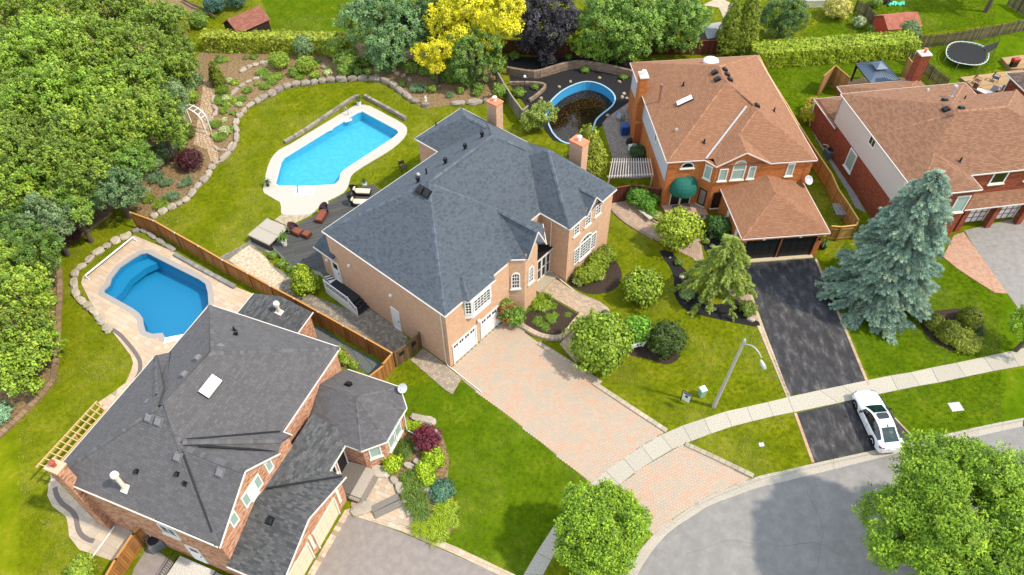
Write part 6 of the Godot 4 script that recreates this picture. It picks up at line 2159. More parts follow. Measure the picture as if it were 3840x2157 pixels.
func build_car() -> void:
	var fl := t(11, 722, 172)
	var rl := t(11, 858, 462)
	var back := (rl - fl)
	back.y = 0
	back = back.normalized()
	var right := Vector3.UP.cross(back).normalized()
	if right.x < 0:
		right = -right
	var c := (fl + rl) * 0.5 + right * 0.86 + back * 0.05
	var th := thing("parked_car", "white fastback car parked across the sidewalk on the black driveway apron", "car", c)
	var bs := Basis(right, Vector3.UP, right.cross(Vector3.UP))
	if bs.z.dot(back) < 0:
		bs = Basis(-right, Vector3.UP, back)
	var tr := Transform3D(Basis(right, Vector3.UP, back), c)
	# z, half width, sill, shoulder, top, half width of top
	var st := [[-2.42, 0.55, 0.34, 0.58, 0.62, 0.44], [-2.3, 0.78, 0.24, 0.64, 0.7, 0.62], [-1.9, 0.9, 0.2, 0.74, 0.82, 0.74], [-1.4, 0.93, 0.2, 0.82, 0.92, 0.78], [-0.95, 0.93, 0.2, 0.88, 0.98, 0.74], [-0.55, 0.94, 0.2, 0.91, 1.2, 0.66], [-0.1, 0.94, 0.2, 0.93, 1.4, 0.6], [0.45, 0.945, 0.2, 0.94, 1.46, 0.58], [0.95, 0.945, 0.2, 0.95, 1.43, 0.57], [1.35, 0.94, 0.2, 0.97, 1.3, 0.58], [1.8, 0.93, 0.2, 0.98, 1.12, 0.62], [2.15, 0.9, 0.24, 0.96, 1.04, 0.66], [2.35, 0.82, 0.3, 0.9, 0.97, 0.62], [2.43, 0.68, 0.36, 0.78, 0.86, 0.54]]
	var secs := []
	for i in st.size() - 1:
		for k in 3:
			var s := []
			for j in 6:
				s.append(cubic_interpolate(st[i][j], st[i + 1][j], st[maxi(i - 1, 0)][j], st[mini(i + 2, st.size() - 1)][j], k / 3.0))
			secs.append(s)
	secs.append(st[st.size() - 1])
	var body := MB.new()
	var side_glass := MB.new()
	var wind := MB.new()
	var rear := MB.new()
	var rows := []
	for s in secs:
		var w: float = s[1]
		var half := [Vector2(w * 0.9, s[2]), Vector2(w * 0.99, s[2] + 0.14), Vector2(w, (s[2] + s[3]) * 0.55), Vector2(w * 0.985, s[3] - 0.08), Vector2(w * 0.94, s[3]), Vector2(lerpf(w * 0.94, s[5], 0.35), lerpf(s[3], s[4], 0.4)), Vector2(s[5] * 1.02, s[4] - 0.05), Vector2(s[5] * 0.82, s[4]), Vector2(s[5] * 0.4, s[4] + 0.025), Vector2(0, s[4] + 0.03)]
		var ring := []
		for p in half:
			ring.append(tr * Vector3(p.x, p.y, s[0]))
		for k in range(half.size() - 2, -1, -1):
			ring.append(tr * Vector3(-half[k].x, half[k].y, s[0]))
		rows.append(ring)
	for i in rows.size() - 1:
		var z: float = (secs[i][0] + secs[i + 1][0]) * 0.5
		var n: int = rows[i].size()
		for j in n - 1:
			var dst := body
			var jj := mini(j, n - 2 - j)
			if jj >= 4 and jj <= 5 and z > -0.7 and z < 1.75:
				dst = side_glass
			elif jj >= 7 and z > -0.95 and z < -0.12:
				dst = wind
			elif jj >= 7 and z > 1.1 and z < 2.05:
				dst = rear
			dst.quad(rows[i][j], rows[i][j + 1], rows[i + 1][j + 1], rows[i + 1][j])
	for e in [0, rows.size() - 1]:
		var r: Array = rows[e]
		for j in range(1, r.size() - 1):
			if e == 0:
				body.tri(r[0], r[j + 1], r[j])
			else:
				body.tri(r[0], r[j], r[j + 1])
	var paint := mat(c8(228, 230, 232), 0.18)
	paint.clearcoat_enabled = true
	paint.clearcoat = 1.0
	paint.clearcoat_roughness = 0.05
	var bd := obj("body", body, paint, th)
	obj("side_window", side_glass, M.glass, th)
	var wg := mat(c8(16, 44, 40), 0.03)
	wg.metallic_specular = 0.9
	obj("windscreen", wind, wg, th)
	obj("rear_window", rear, wg, th)
	var sr := MB.new()
	var sp := PackedVector2Array()
	for k in 16:
		var a := TAU * k / 16
		sp.append(Vector2(0.4 * signf(cos(a)) * pow(absf(cos(a)), 0.35), 0.25 * signf(sin(a)) * pow(absf(sin(a)), 0.35)))
	sr.prism(sp, Transform3D(Basis(tr.basis.x, -tr.basis.z, Vector3.UP), tr * Vector3(0, 1.455, 0.22)), 0.0, 0.045)
	obj("sunroof", sr, M.glass, bd)
	for s in [-1, 1]:
		for z in [-1.45, 1.45]:
			var ty := MB.new()
			var wt := Transform3D(Basis(tr.basis.y, tr.basis.x * s, tr.basis.z), tr * Vector3(s * 0.72, 0.34 + 0.03, z))
			ty.lathe(wt, [[0, 0], [0.3, 0], [0.34, 0.03], [0.345, 0.19], [0.3, 0.235], [0.24, 0.22]], 18)
			var tyre := obj("wheel", ty, M.rubber, th)
			var rm := MB.new()
			rm.lathe(wt, [[0.24, 0.2], [0.2, 0.19], [0.07, 0.225], [0, 0.23]], 10)
			obj("rim", rm, M.dark_metal, tyre)
			# dark wheel arch round the tyre
			var ar := MB.new()
			for k in 10:
				var a0 := PI * k / 10
				var a1 := PI * (k + 1) / 10
				var p := func(a, rr, xx): return tr * Vector3(s * xx, 0.36 + sin(a) * rr, z + cos(a) * rr)
				ar.quad(p.call(a0, 0.36, 0.95), p.call(a1, 0.36, 0.95), p.call(a1, 0.43, 0.945), p.call(a0, 0.43, 0.945))
				ar.quad(p.call(a0, 0.2, 0.94), p.call(a1, 0.2, 0.94), p.call(a1, 0.37, 0.945), p.call(a0, 0.37, 0.945))
			obj("wheel_arch", ar, M.rubber, bd)
		var mr := MB.new()
		mr.bbox(Transform3D(tr.basis, tr * Vector3(s * 1.06, 0.98, -0.55)), Vector3(0.2, 0.13, 0.12), 0.03)
		obj("mirror", mr, M.dark_metal, th)
		var hl := MB.new()
		hl.box(Transform3D(tr.basis.rotated(Vector3.UP, s * -0.5), tr * Vector3(s * 0.68, 0.63, -2.3)), Vector3(0.36, 0.09, 0.12))
		obj("headlight", hl, mat(c8(120, 130, 136), 0.1, 0.2), th)
		var tl := MB.new()
		tl.box(Transform3D(tr.basis.rotated(Vector3.UP, s * 0.42), tr * Vector3(s * 0.76, 0.89, 2.28)), Vector3(0.34, 0.1, 0.14))
		obj("tail_light", tl, mat(c8(120, 10, 14), 0.2), th)
		for z2 in [0.15, 1.0]:
			var dh := MB.new()
			dh.box(Transform3D(tr.basis, tr * Vector3(s * 0.945, 0.8, z2)), Vector3(0.03, 0.03, 0.2))
			obj("door_handle", dh, paint, bd)
	for s in [-1, 1]:
		for z in [-0.75, 0.38, 1.28]:
			var sm := MB.new()
			sm.box(Transform3D(tr.basis, tr * Vector3(s * 0.938, 0.6, z)), Vector3(0.02, 0.55, 0.014))
			obj("door_seam", sm, M.dark_metal, bd)
		var sk := MB.new()
		sk.box(Transform3D(tr.basis, tr * Vector3(s * 0.9, 0.22, 0.0)), Vector3(0.08, 0.1, 2.1))
		obj("sill_trim", sk, M.rubber, bd)
	var pl := MB.new()
	pl.box(Transform3D(tr.basis, tr * Vector3(0, 0.7, 2.44)), Vector3(0.42, 0.13, 0.02))
	obj("number_plate", pl, M.white, bd)
	var an := MB.new()
	an.box(Transform3D(tr.basis, tr * Vector3(0, 1.47, 1.0)), Vector3(0.05, 0.07, 0.16))
	obj("aerial", an, M.dark_metal, bd)


# chaise with curved back, dark frame and cushion
func make_lounger(label: String, frame_m: Material, pad_m: Material, pillow_m: Material, ottoman: bool) -> Node3D:
	var th := thing("lounge_chair", label, "lounge chair")
	var mb := MB.new()
	mb.bbox(Transform3D(Basis(), Vector3(0, 0.2, 0.1)), Vector3(0.72, 0.26, 0.9 if ottoman else 1.5), 0.05)
	obj("base", mb, frame_m, th)
	mb = MB.new()
	var z0 := -0.35 if ottoman else -0.65
	var prev := []
	for k in 9:
		var a := PI * k / 8.0
		var p := Vector3(cos(a) * 0.42, 0.3, z0 + 0.25 - sin(a) * 0.42)
		var q := Vector3(cos(a) * 0.44, 0.62 + 0.32 * sin(a), z0 + 0.25 - sin(a) * 0.62)
		if prev.size():
			mb.quad(prev[0], p, q, prev[1])
			mb.quad(p * Vector3(0.86, 1, 1), prev[0] * Vector3(0.86, 1, 1), prev[1] * Vector3(0.86, 1, 1), q * Vector3(0.86, 1, 1))
			mb.quad(prev[1], q, q * Vector3(0.86, 1, 1), prev[1] * Vector3(0.86, 1, 1))
		prev = [p, q]
	obj("backrest", mb, frame_m, th)
	mb = MB.new()
	mb.bbox(Transform3D(Basis(), Vector3(0, 0.38, 0.12)), Vector3(0.62, 0.12, 0.8 if ottoman else 1.4), 0.04)
	obj("cushion", mb, pad_m, th)
	mb = MB.new()
	mb.bbox(Transform3D(Basis(Vector3.RIGHT, -0.9), Vector3(0, 0.55, z0 - 0.02)), Vector3(0.5, 0.14, 0.34), 0.06)
	obj("pillow", mb, pillow_m, th)
	for s in [-1, 1]:
		for z in [-0.3, 0.5]:
			mb = MB.new()
			mb.tube([Vector3(s * 0.3, 0, z), Vector3(s * 0.3, 0.12, z)], [0.03], 6)
			obj("leg", mb, frame_m, th)
	return th


func make_chair(label: String, fm: Material, seat_m: Material) -> Node3D:
	var th := thing("garden_chair", label, "chair")
	var mb := MB.new()
	mb.bbox(Transform3D(Basis(), Vector3(0, 0.42, 0)), Vector3(0.54, 0.06, 0.52), 0.02)
	obj("seat", mb, seat_m, th)
	mb = MB.new()
	mb.bbox(Transform3D(Basis(Vector3.RIGHT, -1.25), Vector3(0, 0.74, -0.34)), Vector3(0.54, 0.05, 0.6), 0.02)
	obj("backrest", mb, seat_m, th)
	for s in [-1, 1]:
		for z in [-1, 1]:
			mb = MB.new()
			mb.tube([Vector3(s * 0.27, 0, z * 0.27), Vector3(s * 0.26, 0.62 if z > 0 else 0.95, z * 0.25 - (0.12 if z < 0 else 0.0))], [0.02], 6)
			obj("leg", mb, fm, th)
		mb = MB.new()
		mb.bar(Vector3(s * 0.29, 0.62, -0.32), Vector3(s * 0.29, 0.62, 0.28), 0.05, 0.03)
		obj("armrest", mb, fm, th)
	return th


func leaf_tuft(mb: MB, at: Vector3, n: int, len_: float, wid: float, rise: float, sd: int) -> void:
	var r := RandomNumberGenerator.new()
	r.seed = sd
	var base := mb.col
	for k in n:
		var a := TAU * k / n + r.randf_range(-0.3, 0.3)
		var l := len_ * r.randf_range(0.7, 1.15)
		var d := Vector3(cos(a), 0, sin(a))
		var s := Vector3(-sin(a), 0, cos(a)) * wid
		var up := rise * r.randf_range(0.6, 1.2)
		mb.col = base * r.randf_range(0.75, 1.25)
		var p1 := at + d * l * 0.45 + Vector3.UP * up * l
		var p2 := at + d * l + Vector3.UP * up * l * 0.55
		mb.tri(at - s * 0.3, at + s * 0.3, p1 + s * 0.5)
		mb.tri(at - s * 0.3, p1 + s * 0.5, p1 - s * 0.5)
		mb.tri(p1 - s * 0.5, p1 + s * 0.5, p2)
	mb.col = base


func pot(at: Vector3, r: float, h: float, m: Material, label: String, leaf: Color, len_: float, wide := 0.05) -> void:
	var th := thing("potted_plant", label, "potted plant", at)
	var mb := MB.new()
	mb.lathe(Transform3D(Basis(), at), [[0, 0], [r * 0.75, 0], [r, h * 0.9], [r * 1.05, h], [r * 0.9, h], [r * 0.85, h * 0.9], [0, h * 0.88]], 14)
	obj("pot", mb, m, th)
	mb = MB.new()
	mb.col = leaf
	leaf_tuft(mb, at + Vector3.UP * h * 0.9, 26, len_, wide, 0.9, rng.randi())
	leaf_tuft(mb, at + Vector3.UP * h * 0.95, 14, len_ * 0.7, wide, 1.8, rng.randi())
	obj("leaves", mb, M.leaf, th).set_meta("kind", "stuff")


func build_main_yard() -> void:
	frame(g(1690.2, 1376.6), -49.17)
	# dark deck behind the peach house, boards laid at an angle
	var H := 0.55
	var ed := [t(5, 138, 402, H), t(5, 300, 560, H), t(5, 500, 600, H), hp(12.9, -0.6, H), hp(12.75, 0.1, H), hp(12.75, 8.6, H), t(5, 905, -60, H), t(5, 760, -30, H), t(5, 555, 92, H), t(5, 470, 168, H), t(5, 300, 262, H)]
	for k in ed.size():
		ed[k].y = 0
	var th := thing("wooden_deck", "dark grey timber deck with white skirting behind the peach brick house", "deck", ed[0])
	var mb := MB.new()
	slab(mb, ed, 0.0, H - 0.03)
	obj("skirting", mb, M.white, th)
	var tl := Tiler.new(pals([[84, 86, 88], [92, 94, 96], [78, 80, 82]]), eye, 91)
	var x := turned(deg_to_rad(20), H - 0.03)
	tl.cover(to_plane(x, ed), x, 3.2, 0.14, 0.012, 0.03, 0.03)
	finish(tl, "deck_board", M.wood, th)
	# side steps with white railing
	th = thing("side_steps", "black timber landing and steps with white railing at the side door", "steps", hp(11.4, -0.7))
	var tm := mat(c8(36, 38, 40), 0.9)
	mb = MB.new()
	mb.box(Transform3D(Basis(hV, Vector3.UP, -hU), hp(11.3, -0.62, 0.72)), Vector3(1.2, 0.06, 2.9))
	obj("landing", mb, tm, th)
	for k in 3:
		mb = MB.new()
		mb.box(Transform3D(Basis(hV, Vector3.UP, -hU), hp(9.68 - k * 0.3, -0.62, 0.54 - k * 0.19)), Vector3(1.2, 0.05, 0.32))
		obj("tread", mb, tm, th)
		mb = MB.new()
		mb.box(Transform3D(Basis(hV, Vector3.UP, -hU), hp(9.82 - k * 0.3, -0.62, 0.43 - k * 0.19)), Vector3(1.2, 0.2, 0.03))
		obj("riser", mb, tm, th)
	mb = MB.new()
	mb.prism(PackedVector2Array([Vector2(0, 0), Vector2(3.9, 0), Vector2(2.95, 0.66), Vector2(0, 0.66)]), wx(hp(12.8, -1.24), hp(8.9, -1.24)), -0.05, 0.0, true)
	obj("stringer", mb, M.white, th)
	var rp := [hp(12.7, -1.22, 0.72), hp(9.85, -1.22, 0.72), hp(9.0, -1.22, 0.12)]
	for i in 2:
		for yy in [0.12, 0.88]:
			mb = MB.new()
			mb.bar(rp[i] + Vector3.UP * yy, rp[i + 1] + Vector3.UP * yy, 0.07, 0.06)
			obj("handrail", mb, M.white, th)
		var n := [16, 6][i] as int
		for k in n:
			mb = MB.new()
			var p: Vector3 = rp[i].lerp(rp[i + 1], (k + 0.5) / n)
			mb.bar(p + Vector3.UP * 0.12, p + Vector3.UP * 0.88, 0.035, 0.035)
			obj("baluster", mb, M.white, th)
	for p in rp:
		mb = MB.new()
		mb.bbox(Transform3D(Basis(hV, Vector3.UP, -hU), p + Vector3.UP * 0.45), Vector3(0.1, 1.1, 0.1), 0.02)
		obj("newel", mb, M.white, th)
	# hot tub
	var hc := (o(625, 588, 0.95) + o(672, 548, 0.95) + o(720, 580, 0.95) + o(678, 612, 0.95)) * 0.25
	var hx := (o(672, 548, 0.95) - o(625, 588, 0.95))
	var hz := (o(720, 580, 0.95) - o(672, 548, 0.95))
	hc.y = 0
	var w := (hx.length() + hz.length()) * 0.5
	hx = hx.normalized()
	var hb := Basis(hx, Vector3.UP, hx.cross(Vector3.UP))
	th = thing("hot_tub", "square hot tub with stained white cover on the patio by the deck", "hot tub", hc)
	mb = MB.new()
	mb.bbox(Transform3D(hb, hc + Vector3.UP * 0.42), Vector3(w * 0.95, 0.84, w * 0.95), 0.04)
	obj("cabinet", mb, mat(c8(44, 44, 46), 0.7), th)
	for s in [-1, 1]:
		mb = MB.new()
		mb.col = lin(206, 202, 192)
		mb.bbox(Transform3D(hb, hc + Vector3.UP * 0.92 + hb.x * s * w * 0.25), Vector3(w * 0.5 - 0.008, 0.14, w), 0.05)
		obj("cover_half", mb, M.rock, th)
	mb = MB.new()
	mb.tube([hc + hb.x * w * 0.52 + hb.z * w * 0.45 + Vector3.UP * 0.9, hc + hb.x * w * 0.62 + hb.z * w * 0.3 + Vector3.UP * 0.7, hc + hb.x * w * 0.6 - hb.z * w * 0.3 + Vector3.UP * 0.7, hc + hb.x * w * 0.52 - hb.z * w * 0.45 + Vector3.UP * 0.9], [0.035], 6)
	obj("cover_lifter", mb, M.dark_metal, th)
	mb = MB.new()
	mb.col = lin(166, 160, 150)
	mb.box(Transform3D(hb, hc + Vector3.UP * 0.03), Vector3(w * 1.15, 0.1, w * 1.15))
	obj("pad", mb, M.concrete, th)
	# pale concrete by the tub
	bed("tub_patio", tp(4, [1725, 515, 1875, 405, 2010, 500]) + tp(5, [130, 560, 235, 650, 190, 740, -20, 645]), M.pale_paving, 0.062)
	# loungers on the deck
	var wk := mat(c8(74, 42, 28), 0.8)
	var pad := mat(c8(124, 66, 46), 0.9)
	var navy := mat(c8(20, 34, 84), 0.9)
	var l1 := make_lounger("brown wicker chaise with navy pillow standing lengthwise on the dark deck", wk, pad, navy, false)
	l1.position = t(5, 520, 190, H)
	l1.rotation.y = -0.25
	var l2 := make_lounger("brown wicker armchair with navy pillow and footstool on the dark deck", wk, pad, navy, true)
	l2.position = t(5, 325, 310, H)
	l2.rotation.y = 1.05
	th = thing("footstool", "brown wicker footstool in front of the wicker armchair", "footstool", t(5, 405, 335, H))
	mb = MB.new()
	mb.bbox(Transform3D(Basis(Vector3.UP, 1.05), t(5, 405, 335, H) + Vector3.UP * 0.2), Vector3(0.66, 0.36, 0.62), 0.05)
	obj("base", mb, wk, th)
	mb = MB.new()
	mb.bbox(Transform3D(Basis(Vector3.UP, 1.05), t(5, 405, 335, H) + Vector3.UP * 0.42), Vector3(0.6, 0.1, 0.56), 0.03)
	obj("cushion", mb, pad, th)
	var cream := mat(c8(206, 190, 166), 0.9)
	for k in 2:
		var l3 := make_lounger(["cream sun lounger on the far end of the dark deck", "cream sun lounger close to the eave of the blue-grey roof"][k], M.dark_metal, cream, cream, false)
		l3.position = [t(5, 815, 15, H), t(5, 800, 95, H)][k]
		l3.rotation.y = 1.5
	var ch := make_chair("grey woven garden chair on the lawn at the back wall", M.dark_metal, mat(c8(84, 74, 72), 0.9))
	ch.position = t(1, 1130, 1285)
	ch.rotation.y = 0.5
	pot(t(5, 238, 400, H), 0.24, 0.5, M.white, "white pot with arching palm leaves on the corner of the dark deck", lin(86, 118, 30), 0.7, 0.09)
	pot(t(1, 842, 1412, 0.0), 0.24, 0.5, M.white, "white pot with small plant by the deck end near the pale pool", lin(72, 96, 36), 0.5, 0.06)
	pot(t(1, 800, 795), 0.22, 0.42, M.white, "white pot with tall spiky plant at the head of the pale pool", lin(70, 92, 34), 0.6, 0.05)
	pot(t(1, 112, 1405), 0.16, 0.26, M.dark_metal, "dark pot with bushy plant at the shallow corner of the pale pool", lin(78, 92, 42), 0.5, 0.06)
	# garden arch
	var a0 := t(0, 1425, 935)
	var a1 := t(0, 1575, 1000)
	th = thing("garden_arch", "white arched garden trellis over the stone path", "arch", (a0 + a1) * 0.5)
	var ax := (a1 - a0).normalized()
	var az := ax.cross(Vector3.UP)
	for s in [-1, 1]:
		var pts := [a0 + az * 0.3 * s, a0 + az * 0.3 * s + Vector3.UP * 1.7]
		for k in 9:
			var a := PI * (1.0 - k / 8.0)
			pts.append((a0 + a1) * 0.5 + az * 0.3 * s + ax * cos(a) * a0.distance_to(a1) * 0.5 + Vector3.UP * (1.7 + sin(a) * 0.8))
		pts.append(a1 + az * 0.3 * s)
		mb = MB.new()
		mb.tube(pts, [0.07], 6)
		obj("hoop", mb, M.white, th)
	for k in 7:
		var a := PI * (k + 0.5) / 7.0
		var p := (a0 + a1) * 0.5 + ax * cos(a) * a0.distance_to(a1) * 0.5 + Vector3.UP * (1.74 + sin(a) * 0.8)
		mb = MB.new()
		mb.bar(p - az * 0.42, p + az * 0.42, 0.05, 0.05)
		obj("slat", mb, M.white, th)
	# small statue on a boulder
	var sp := t(1, 1302, 785) + Vector3.UP * 0.42
	th = thing("garden_statue", "small pale grey statue standing on the largest boulder", "statue", sp)
	mb = MB.new()
	mb.lathe(Transform3D(Basis(), sp), [[0.16, 0], [0.12, 0.12], [0.1, 0.3], [0.14, 0.38], [0.07, 0.45], [0.09, 0.55], [0, 0.62]], 10)
	obj("figure", mb, M.offwhite, th)
	for s in [-1, 1]:
		mb = MB.new()
		mb.tri(sp + Vector3(0.05 * s, 0.3, 0), sp + Vector3(0.34 * s, 0.5, 0.03), sp + Vector3(0.28 * s, 0.2, -0.03))
		obj("wing", mb, M.offwhite, th)
	# bowl planter by the front walk, shallow bowl at the neighbours' porch
	pot(t(6, 740, 935), 0.32, 0.4, mat(c8(58, 62, 56), 0.7), "dark round bowl with grey-green succulents beside the front walk", lin(110, 124, 92), 0.26, 0.1)
	pot(t(6, 1468, 205, 0.0), 0.34, 0.26, mat(c8(176, 170, 150), 0.8), "shallow pale bowl with seedlings by the neighbours' porch", lin(110, 130, 50), 0.2, 0.06)
	pot(t(6, 1772, 545), 0.24, 0.34, M.dark_metal, "black pot of bright green plant left of the black garage door", lin(112, 146, 30), 0.34, 0.07)
	pot(t(7, 490, 425), 0.3, 0.38, M.dark_metal, "black pot with straggly plant right of the black garage door", lin(96, 122, 44), 0.6, 0.06)
	# bench
	var b0 := t(6, 1010, 165)
	var b1 := t(6, 1080, 225)
	th = thing("stone_bench", "plain pale stone bench on the neighbours' paved walk", "bench", (b0 + b1) * 0.5)
	var bx := (b1 - b0).normalized()
	var bb := Basis(bx, Vector3.UP, bx.cross(Vector3.UP))
	mb = MB.new()
	mb.col = lin(206, 196, 178)
	mb.bbox(Transform3D(bb, (b0 + b1) * 0.5 + Vector3.UP * 0.45), Vector3(b0.distance_to(b1) + 0.2, 0.1, 0.42), 0.02)
	obj("seat", mb, M.concrete, th)
	for s in [-1, 1]:
		mb = MB.new()
		mb.col = lin(196, 186, 168)
		mb.box(Transform3D(bb, (b0 + b1) * 0.5 + bx * s * b0.distance_to(b1) * 0.4 + Vector3.UP * 0.2), Vector3(0.12, 0.4, 0.34))
		obj("leg", mb, M.concrete, th)
	# green hose lying on the gravel
	mb = MB.new()
	var hose := smooth(tp(5, [545, 1050, 620, 1110, 700, 1160, 770, 1230, 800, 1300, 860, 1370, 930, 1395, 880, 1290, 820, 1230, 890, 1260, 960, 1320], 0.05), false, 4)
	mb.tube(hose, [0.02], 5)
	tag(obj("garden_hose", mb, mat(c8(20, 118, 66), 0.6)), "green garden hose snaking over the gravel strip", "hose")


func shed(called: String, label: String, a: Vector3, b: Vector3, depth: float, wall_h: float, ridge: float, wall_m: Material, pal: Array, door_on := true) -> Node3D:
	# a to b along the front eave; the shed stands behind it
	var th := thing(called, label, "shed", a)
	var d := (b - a)
	d.y = 0
	var l := d.length()
	var x := d / l
	var z := x.cross(Vector3.UP)     # towards the viewer
	var p := func(i, j, h): return a + x * i - z * j + Vector3.UP * h
	var walls := [[p.call(0, 0, 0), p.call(l, 0, 0), 0], [p.call(l, 0, 0), p.call(l, depth, 0), 1], [p.call(l, depth, 0), p.call(0, depth, 0), 0], [p.call(0, depth, 0), p.call(0, 0, 0), 1]]
	for w in walls:
		var len_: float = (w[1] - w[0]).length()
		var poly := rect(0, 0, len_, wall_h)
		if w[2] == 1:
			poly = PackedVector2Array([Vector2(0, 0), Vector2(len_, 0), Vector2(len_, wall_h), Vector2(len_ * 0.5, ridge), Vector2(0, wall_h)])
		var xx := wx(w[0], w[1])
		var mb := MB.new()
		mb.prism(poly, xx, -0.06, 0.0, true)
		var wo := obj("wall", mb, wall_m, th)
		# upright cladding boards
		for k in int(len_ / 0.2):
			for cp in Geometry2D.intersect_polygons(rect(k * 0.2 + 0.008, 0.02, k * 0.2 + 0.192, ridge), poly):
				var bm := MB.new()
				bm.prism(cp, xx, 0.0, 0.018)
				obj("board", bm, wall_m, wo)
	var keep_h := house
	var keep_s := shingles
	house = th
	shingles = Tiler.new(pal, eye, hash(called) & 0xfff)
	var ov := 0.18
	var dr := (ridge - wall_h) / (depth * 0.5) * ov
	roof([[p.call(-ov, -ov, wall_h - dr), p.call(l + ov, -ov, wall_h - dr), p.call(l + ov, depth * 0.5, ridge), p.call(-ov, depth * 0.5, ridge)], [p.call(l + ov, depth + ov, wall_h - dr), p.call(-ov, depth + ov, wall_h - dr), p.call(-ov, depth * 0.5, ridge), p.call(l + ov, depth * 0.5, ridge)]], 0.34, 0.17)
	finish(shingles, "shingle", M.shingle, th, 120)
	house = keep_h
	shingles = keep_s
	if door_on:
		var dm := MB.new()
		dm.prism(rect(l * 0.35, 0.05, l * 0.65, wall_h - 0.1), wx(walls[0][0], walls[0][1]), 0.0, 0.05)
		obj("door", dm, wall_m, th)
	return th


func build_neighbours() -> void:
	# sheds
	var sa := t(0, 1795, 240, 2.0)
	var sb := t(0, 2020, 140, 2.0)
	sa.y = 0
	sb.y = 0
	shed("garden_shed", "dark brown timber shed with reddish shingle roof behind the long hedge", sa, sb, 3.0, 2.0, 3.0, mat(c8(46, 28, 22), 0.9), pals([[156, 100, 84], [166, 110, 92], [148, 94, 78]]))
	sa = t(3, 995, 215, 1.9)
	sb = t(3, 1232, 190, 1.9)
	sa.y = 0
	sb.y = 0
	shed("garden_shed", "bright red timber shed with pink shingle roof at the hedge end", sa, sb, 3.0, 1.9, 2.7, mat(c8(166, 58, 34), 0.8), pals([[184, 112, 92], [192, 120, 98], [176, 106, 86]]))
	sa = t(2, 1520, 280, 1.8)
	sb = t(2, 1685, 255, 1.8)
	sa.y = 0
	sb.y = 0
	shed("metal_shed", "pale grey metal shed behind the dark red fence", sa, sb, 2.6, 1.8, 2.35, mat(c8(140, 142, 144), 0.5, 0.3), pals([[176, 178, 180], [186, 188, 190]]))
	# gazebo with two-tier metal roof
	var gc := [t(3, 735, 478, 2.3), t(3, 945, 457, 2.3), t(3, 1075, 605, 2.3), t(3, 850, 628, 2.3)]
	var cen: Vector3 = (gc[0] + gc[1] + gc[2] + gc[3]) * 0.25
	var th := thing("gazebo", "dark slate-blue metal roofed gazebo behind the brown roof", "gazebo", Vector3(cen.x, 0, cen.z))
	var gm := mat(c8(82, 98, 114), 0.4, 0.3)
	var apex := cen + Vector3.UP * 0.75
	for k in 4:
		var a: Vector3 = gc[k]
		var b: Vector3 = gc[(k + 1) % 4]
		var mb := MB.new()
		var p := a.lerp(apex, 0.72)
		var q := b.lerp(apex, 0.72)
		mb.quad(a, b, q, p)
		mb.quad(b - Vector3.UP * 0.03, a - Vector3.UP * 0.03, p - Vector3.UP * 0.03, q - Vector3.UP * 0.03)
		var pn := obj("roof_panel", mb, gm, th)
		# standing ribs
		for i in 10:
			var s := (i + 0.5) / 10.0
			mb = MB.new()
			var e := a.lerp(b, s)
			var f := p.lerp(q, s)
			mb.bar(e + Vector3.UP * 0.02, f + Vector3.UP * 0.02, 0.04, 0.04)
			obj("rib", mb, gm, pn)
		mb = MB.new()
		var a2 := (a.lerp(apex, 0.62)) + Vector3.UP * 0.28
		var b2 := (b.lerp(apex, 0.62)) + Vector3.UP * 0.28
		mb.tri(a2, b2, apex + Vector3.UP * 0.35)
		obj("upper_panel", mb, gm, th)
		mb = MB.new()
		mb.bar(a, b, 0.08, 0.1)
		obj("beam", mb, M.dark_metal, th)
		mb = MB.new()
		var ft := a.lerp(cen, 0.12)
		mb.tube([Vector3(ft.x, 0, ft.z), ft], [0.06], 8)
		obj("leg", mb, M.dark_metal, th)
		mb = MB.new()
		mb.tube([Vector3(ft.x, 0.1, ft.z), ft.lerp(Vector3(ft.x, 0, ft.z), 0.5), ft], [0.09, 0.11, 0.16], 7)
		obj("curtain", mb, M.rubber, th)
	# pine deck under the gazebo and along the right-hand house
	var pine := pals([[190, 160, 118], [200, 170, 128], [180, 150, 108]])
	for a in [["timber_deck", "pale pine deck under the gazebo", tp(3, [560, 640, 830, 600, 1100, 600, 1200, 680, 650, 760]), 0.3], ["timber_deck", "pale pine deck with patio furniture at the right-hand brick house", tp(3, [1520, 600, 1700, 578, 1990, 540, 2080, 640, 1900, 760, 1700, 800, 1600, 660]), 0.3], ["timber_deck", "raised pine platform with red grill by the trampoline lawn", tp(3, [1828, 462, 1990, 440, 2080, 470, 2080, 540, 1900, 545]), 0.45]]:
		var pts: Array = a[2]
		th = thing(a[0], a[1], "deck", pts[0])
		var mb := MB.new()
		mb.col = pine[0] * 0.7
		slab(mb, pts, 0.0, a[3] - 0.03)
		obj("frame", mb, M.wood, th)
		var tl := Tiler.new(pine, eye, 5)
		var x := turned(deg_to_rad(8), a[3] - 0.03)
		tl.cover(to_plane(x, pts), x, 3.0, 0.14, 0.012, 0.03, 0.03)
		finish(tl, "deck_board", M.wood, th)
	# trampoline
	var tc := t(3, 1585, 400, 0.85)
	var ex := (t(3, 1745, 420, 0.85) - t(3, 1425, 372, 0.85)) * 0.5
	var ez := (t(3, 1570, 480, 0.85) - t(3, 1600, 315, 0.85)) * 0.5
	th = thing("trampoline", "round black trampoline with white skirt springs and a collapsed net", "trampoline", Vector3(tc.x, 0, tc.z))
	var ring := func(s, y): 
		var r := []
		for k in 28:
			var a := TAU * k / 28
			var ca := signf(cos(a)) * pow(absf(cos(a)), 0.8)
			var sa2 := signf(sin(a)) * pow(absf(sin(a)), 0.8)
			r.append(tc + ex * ca * s + ez * sa2 * s + Vector3.UP * y)
		return r
	var m1 := MB.new()
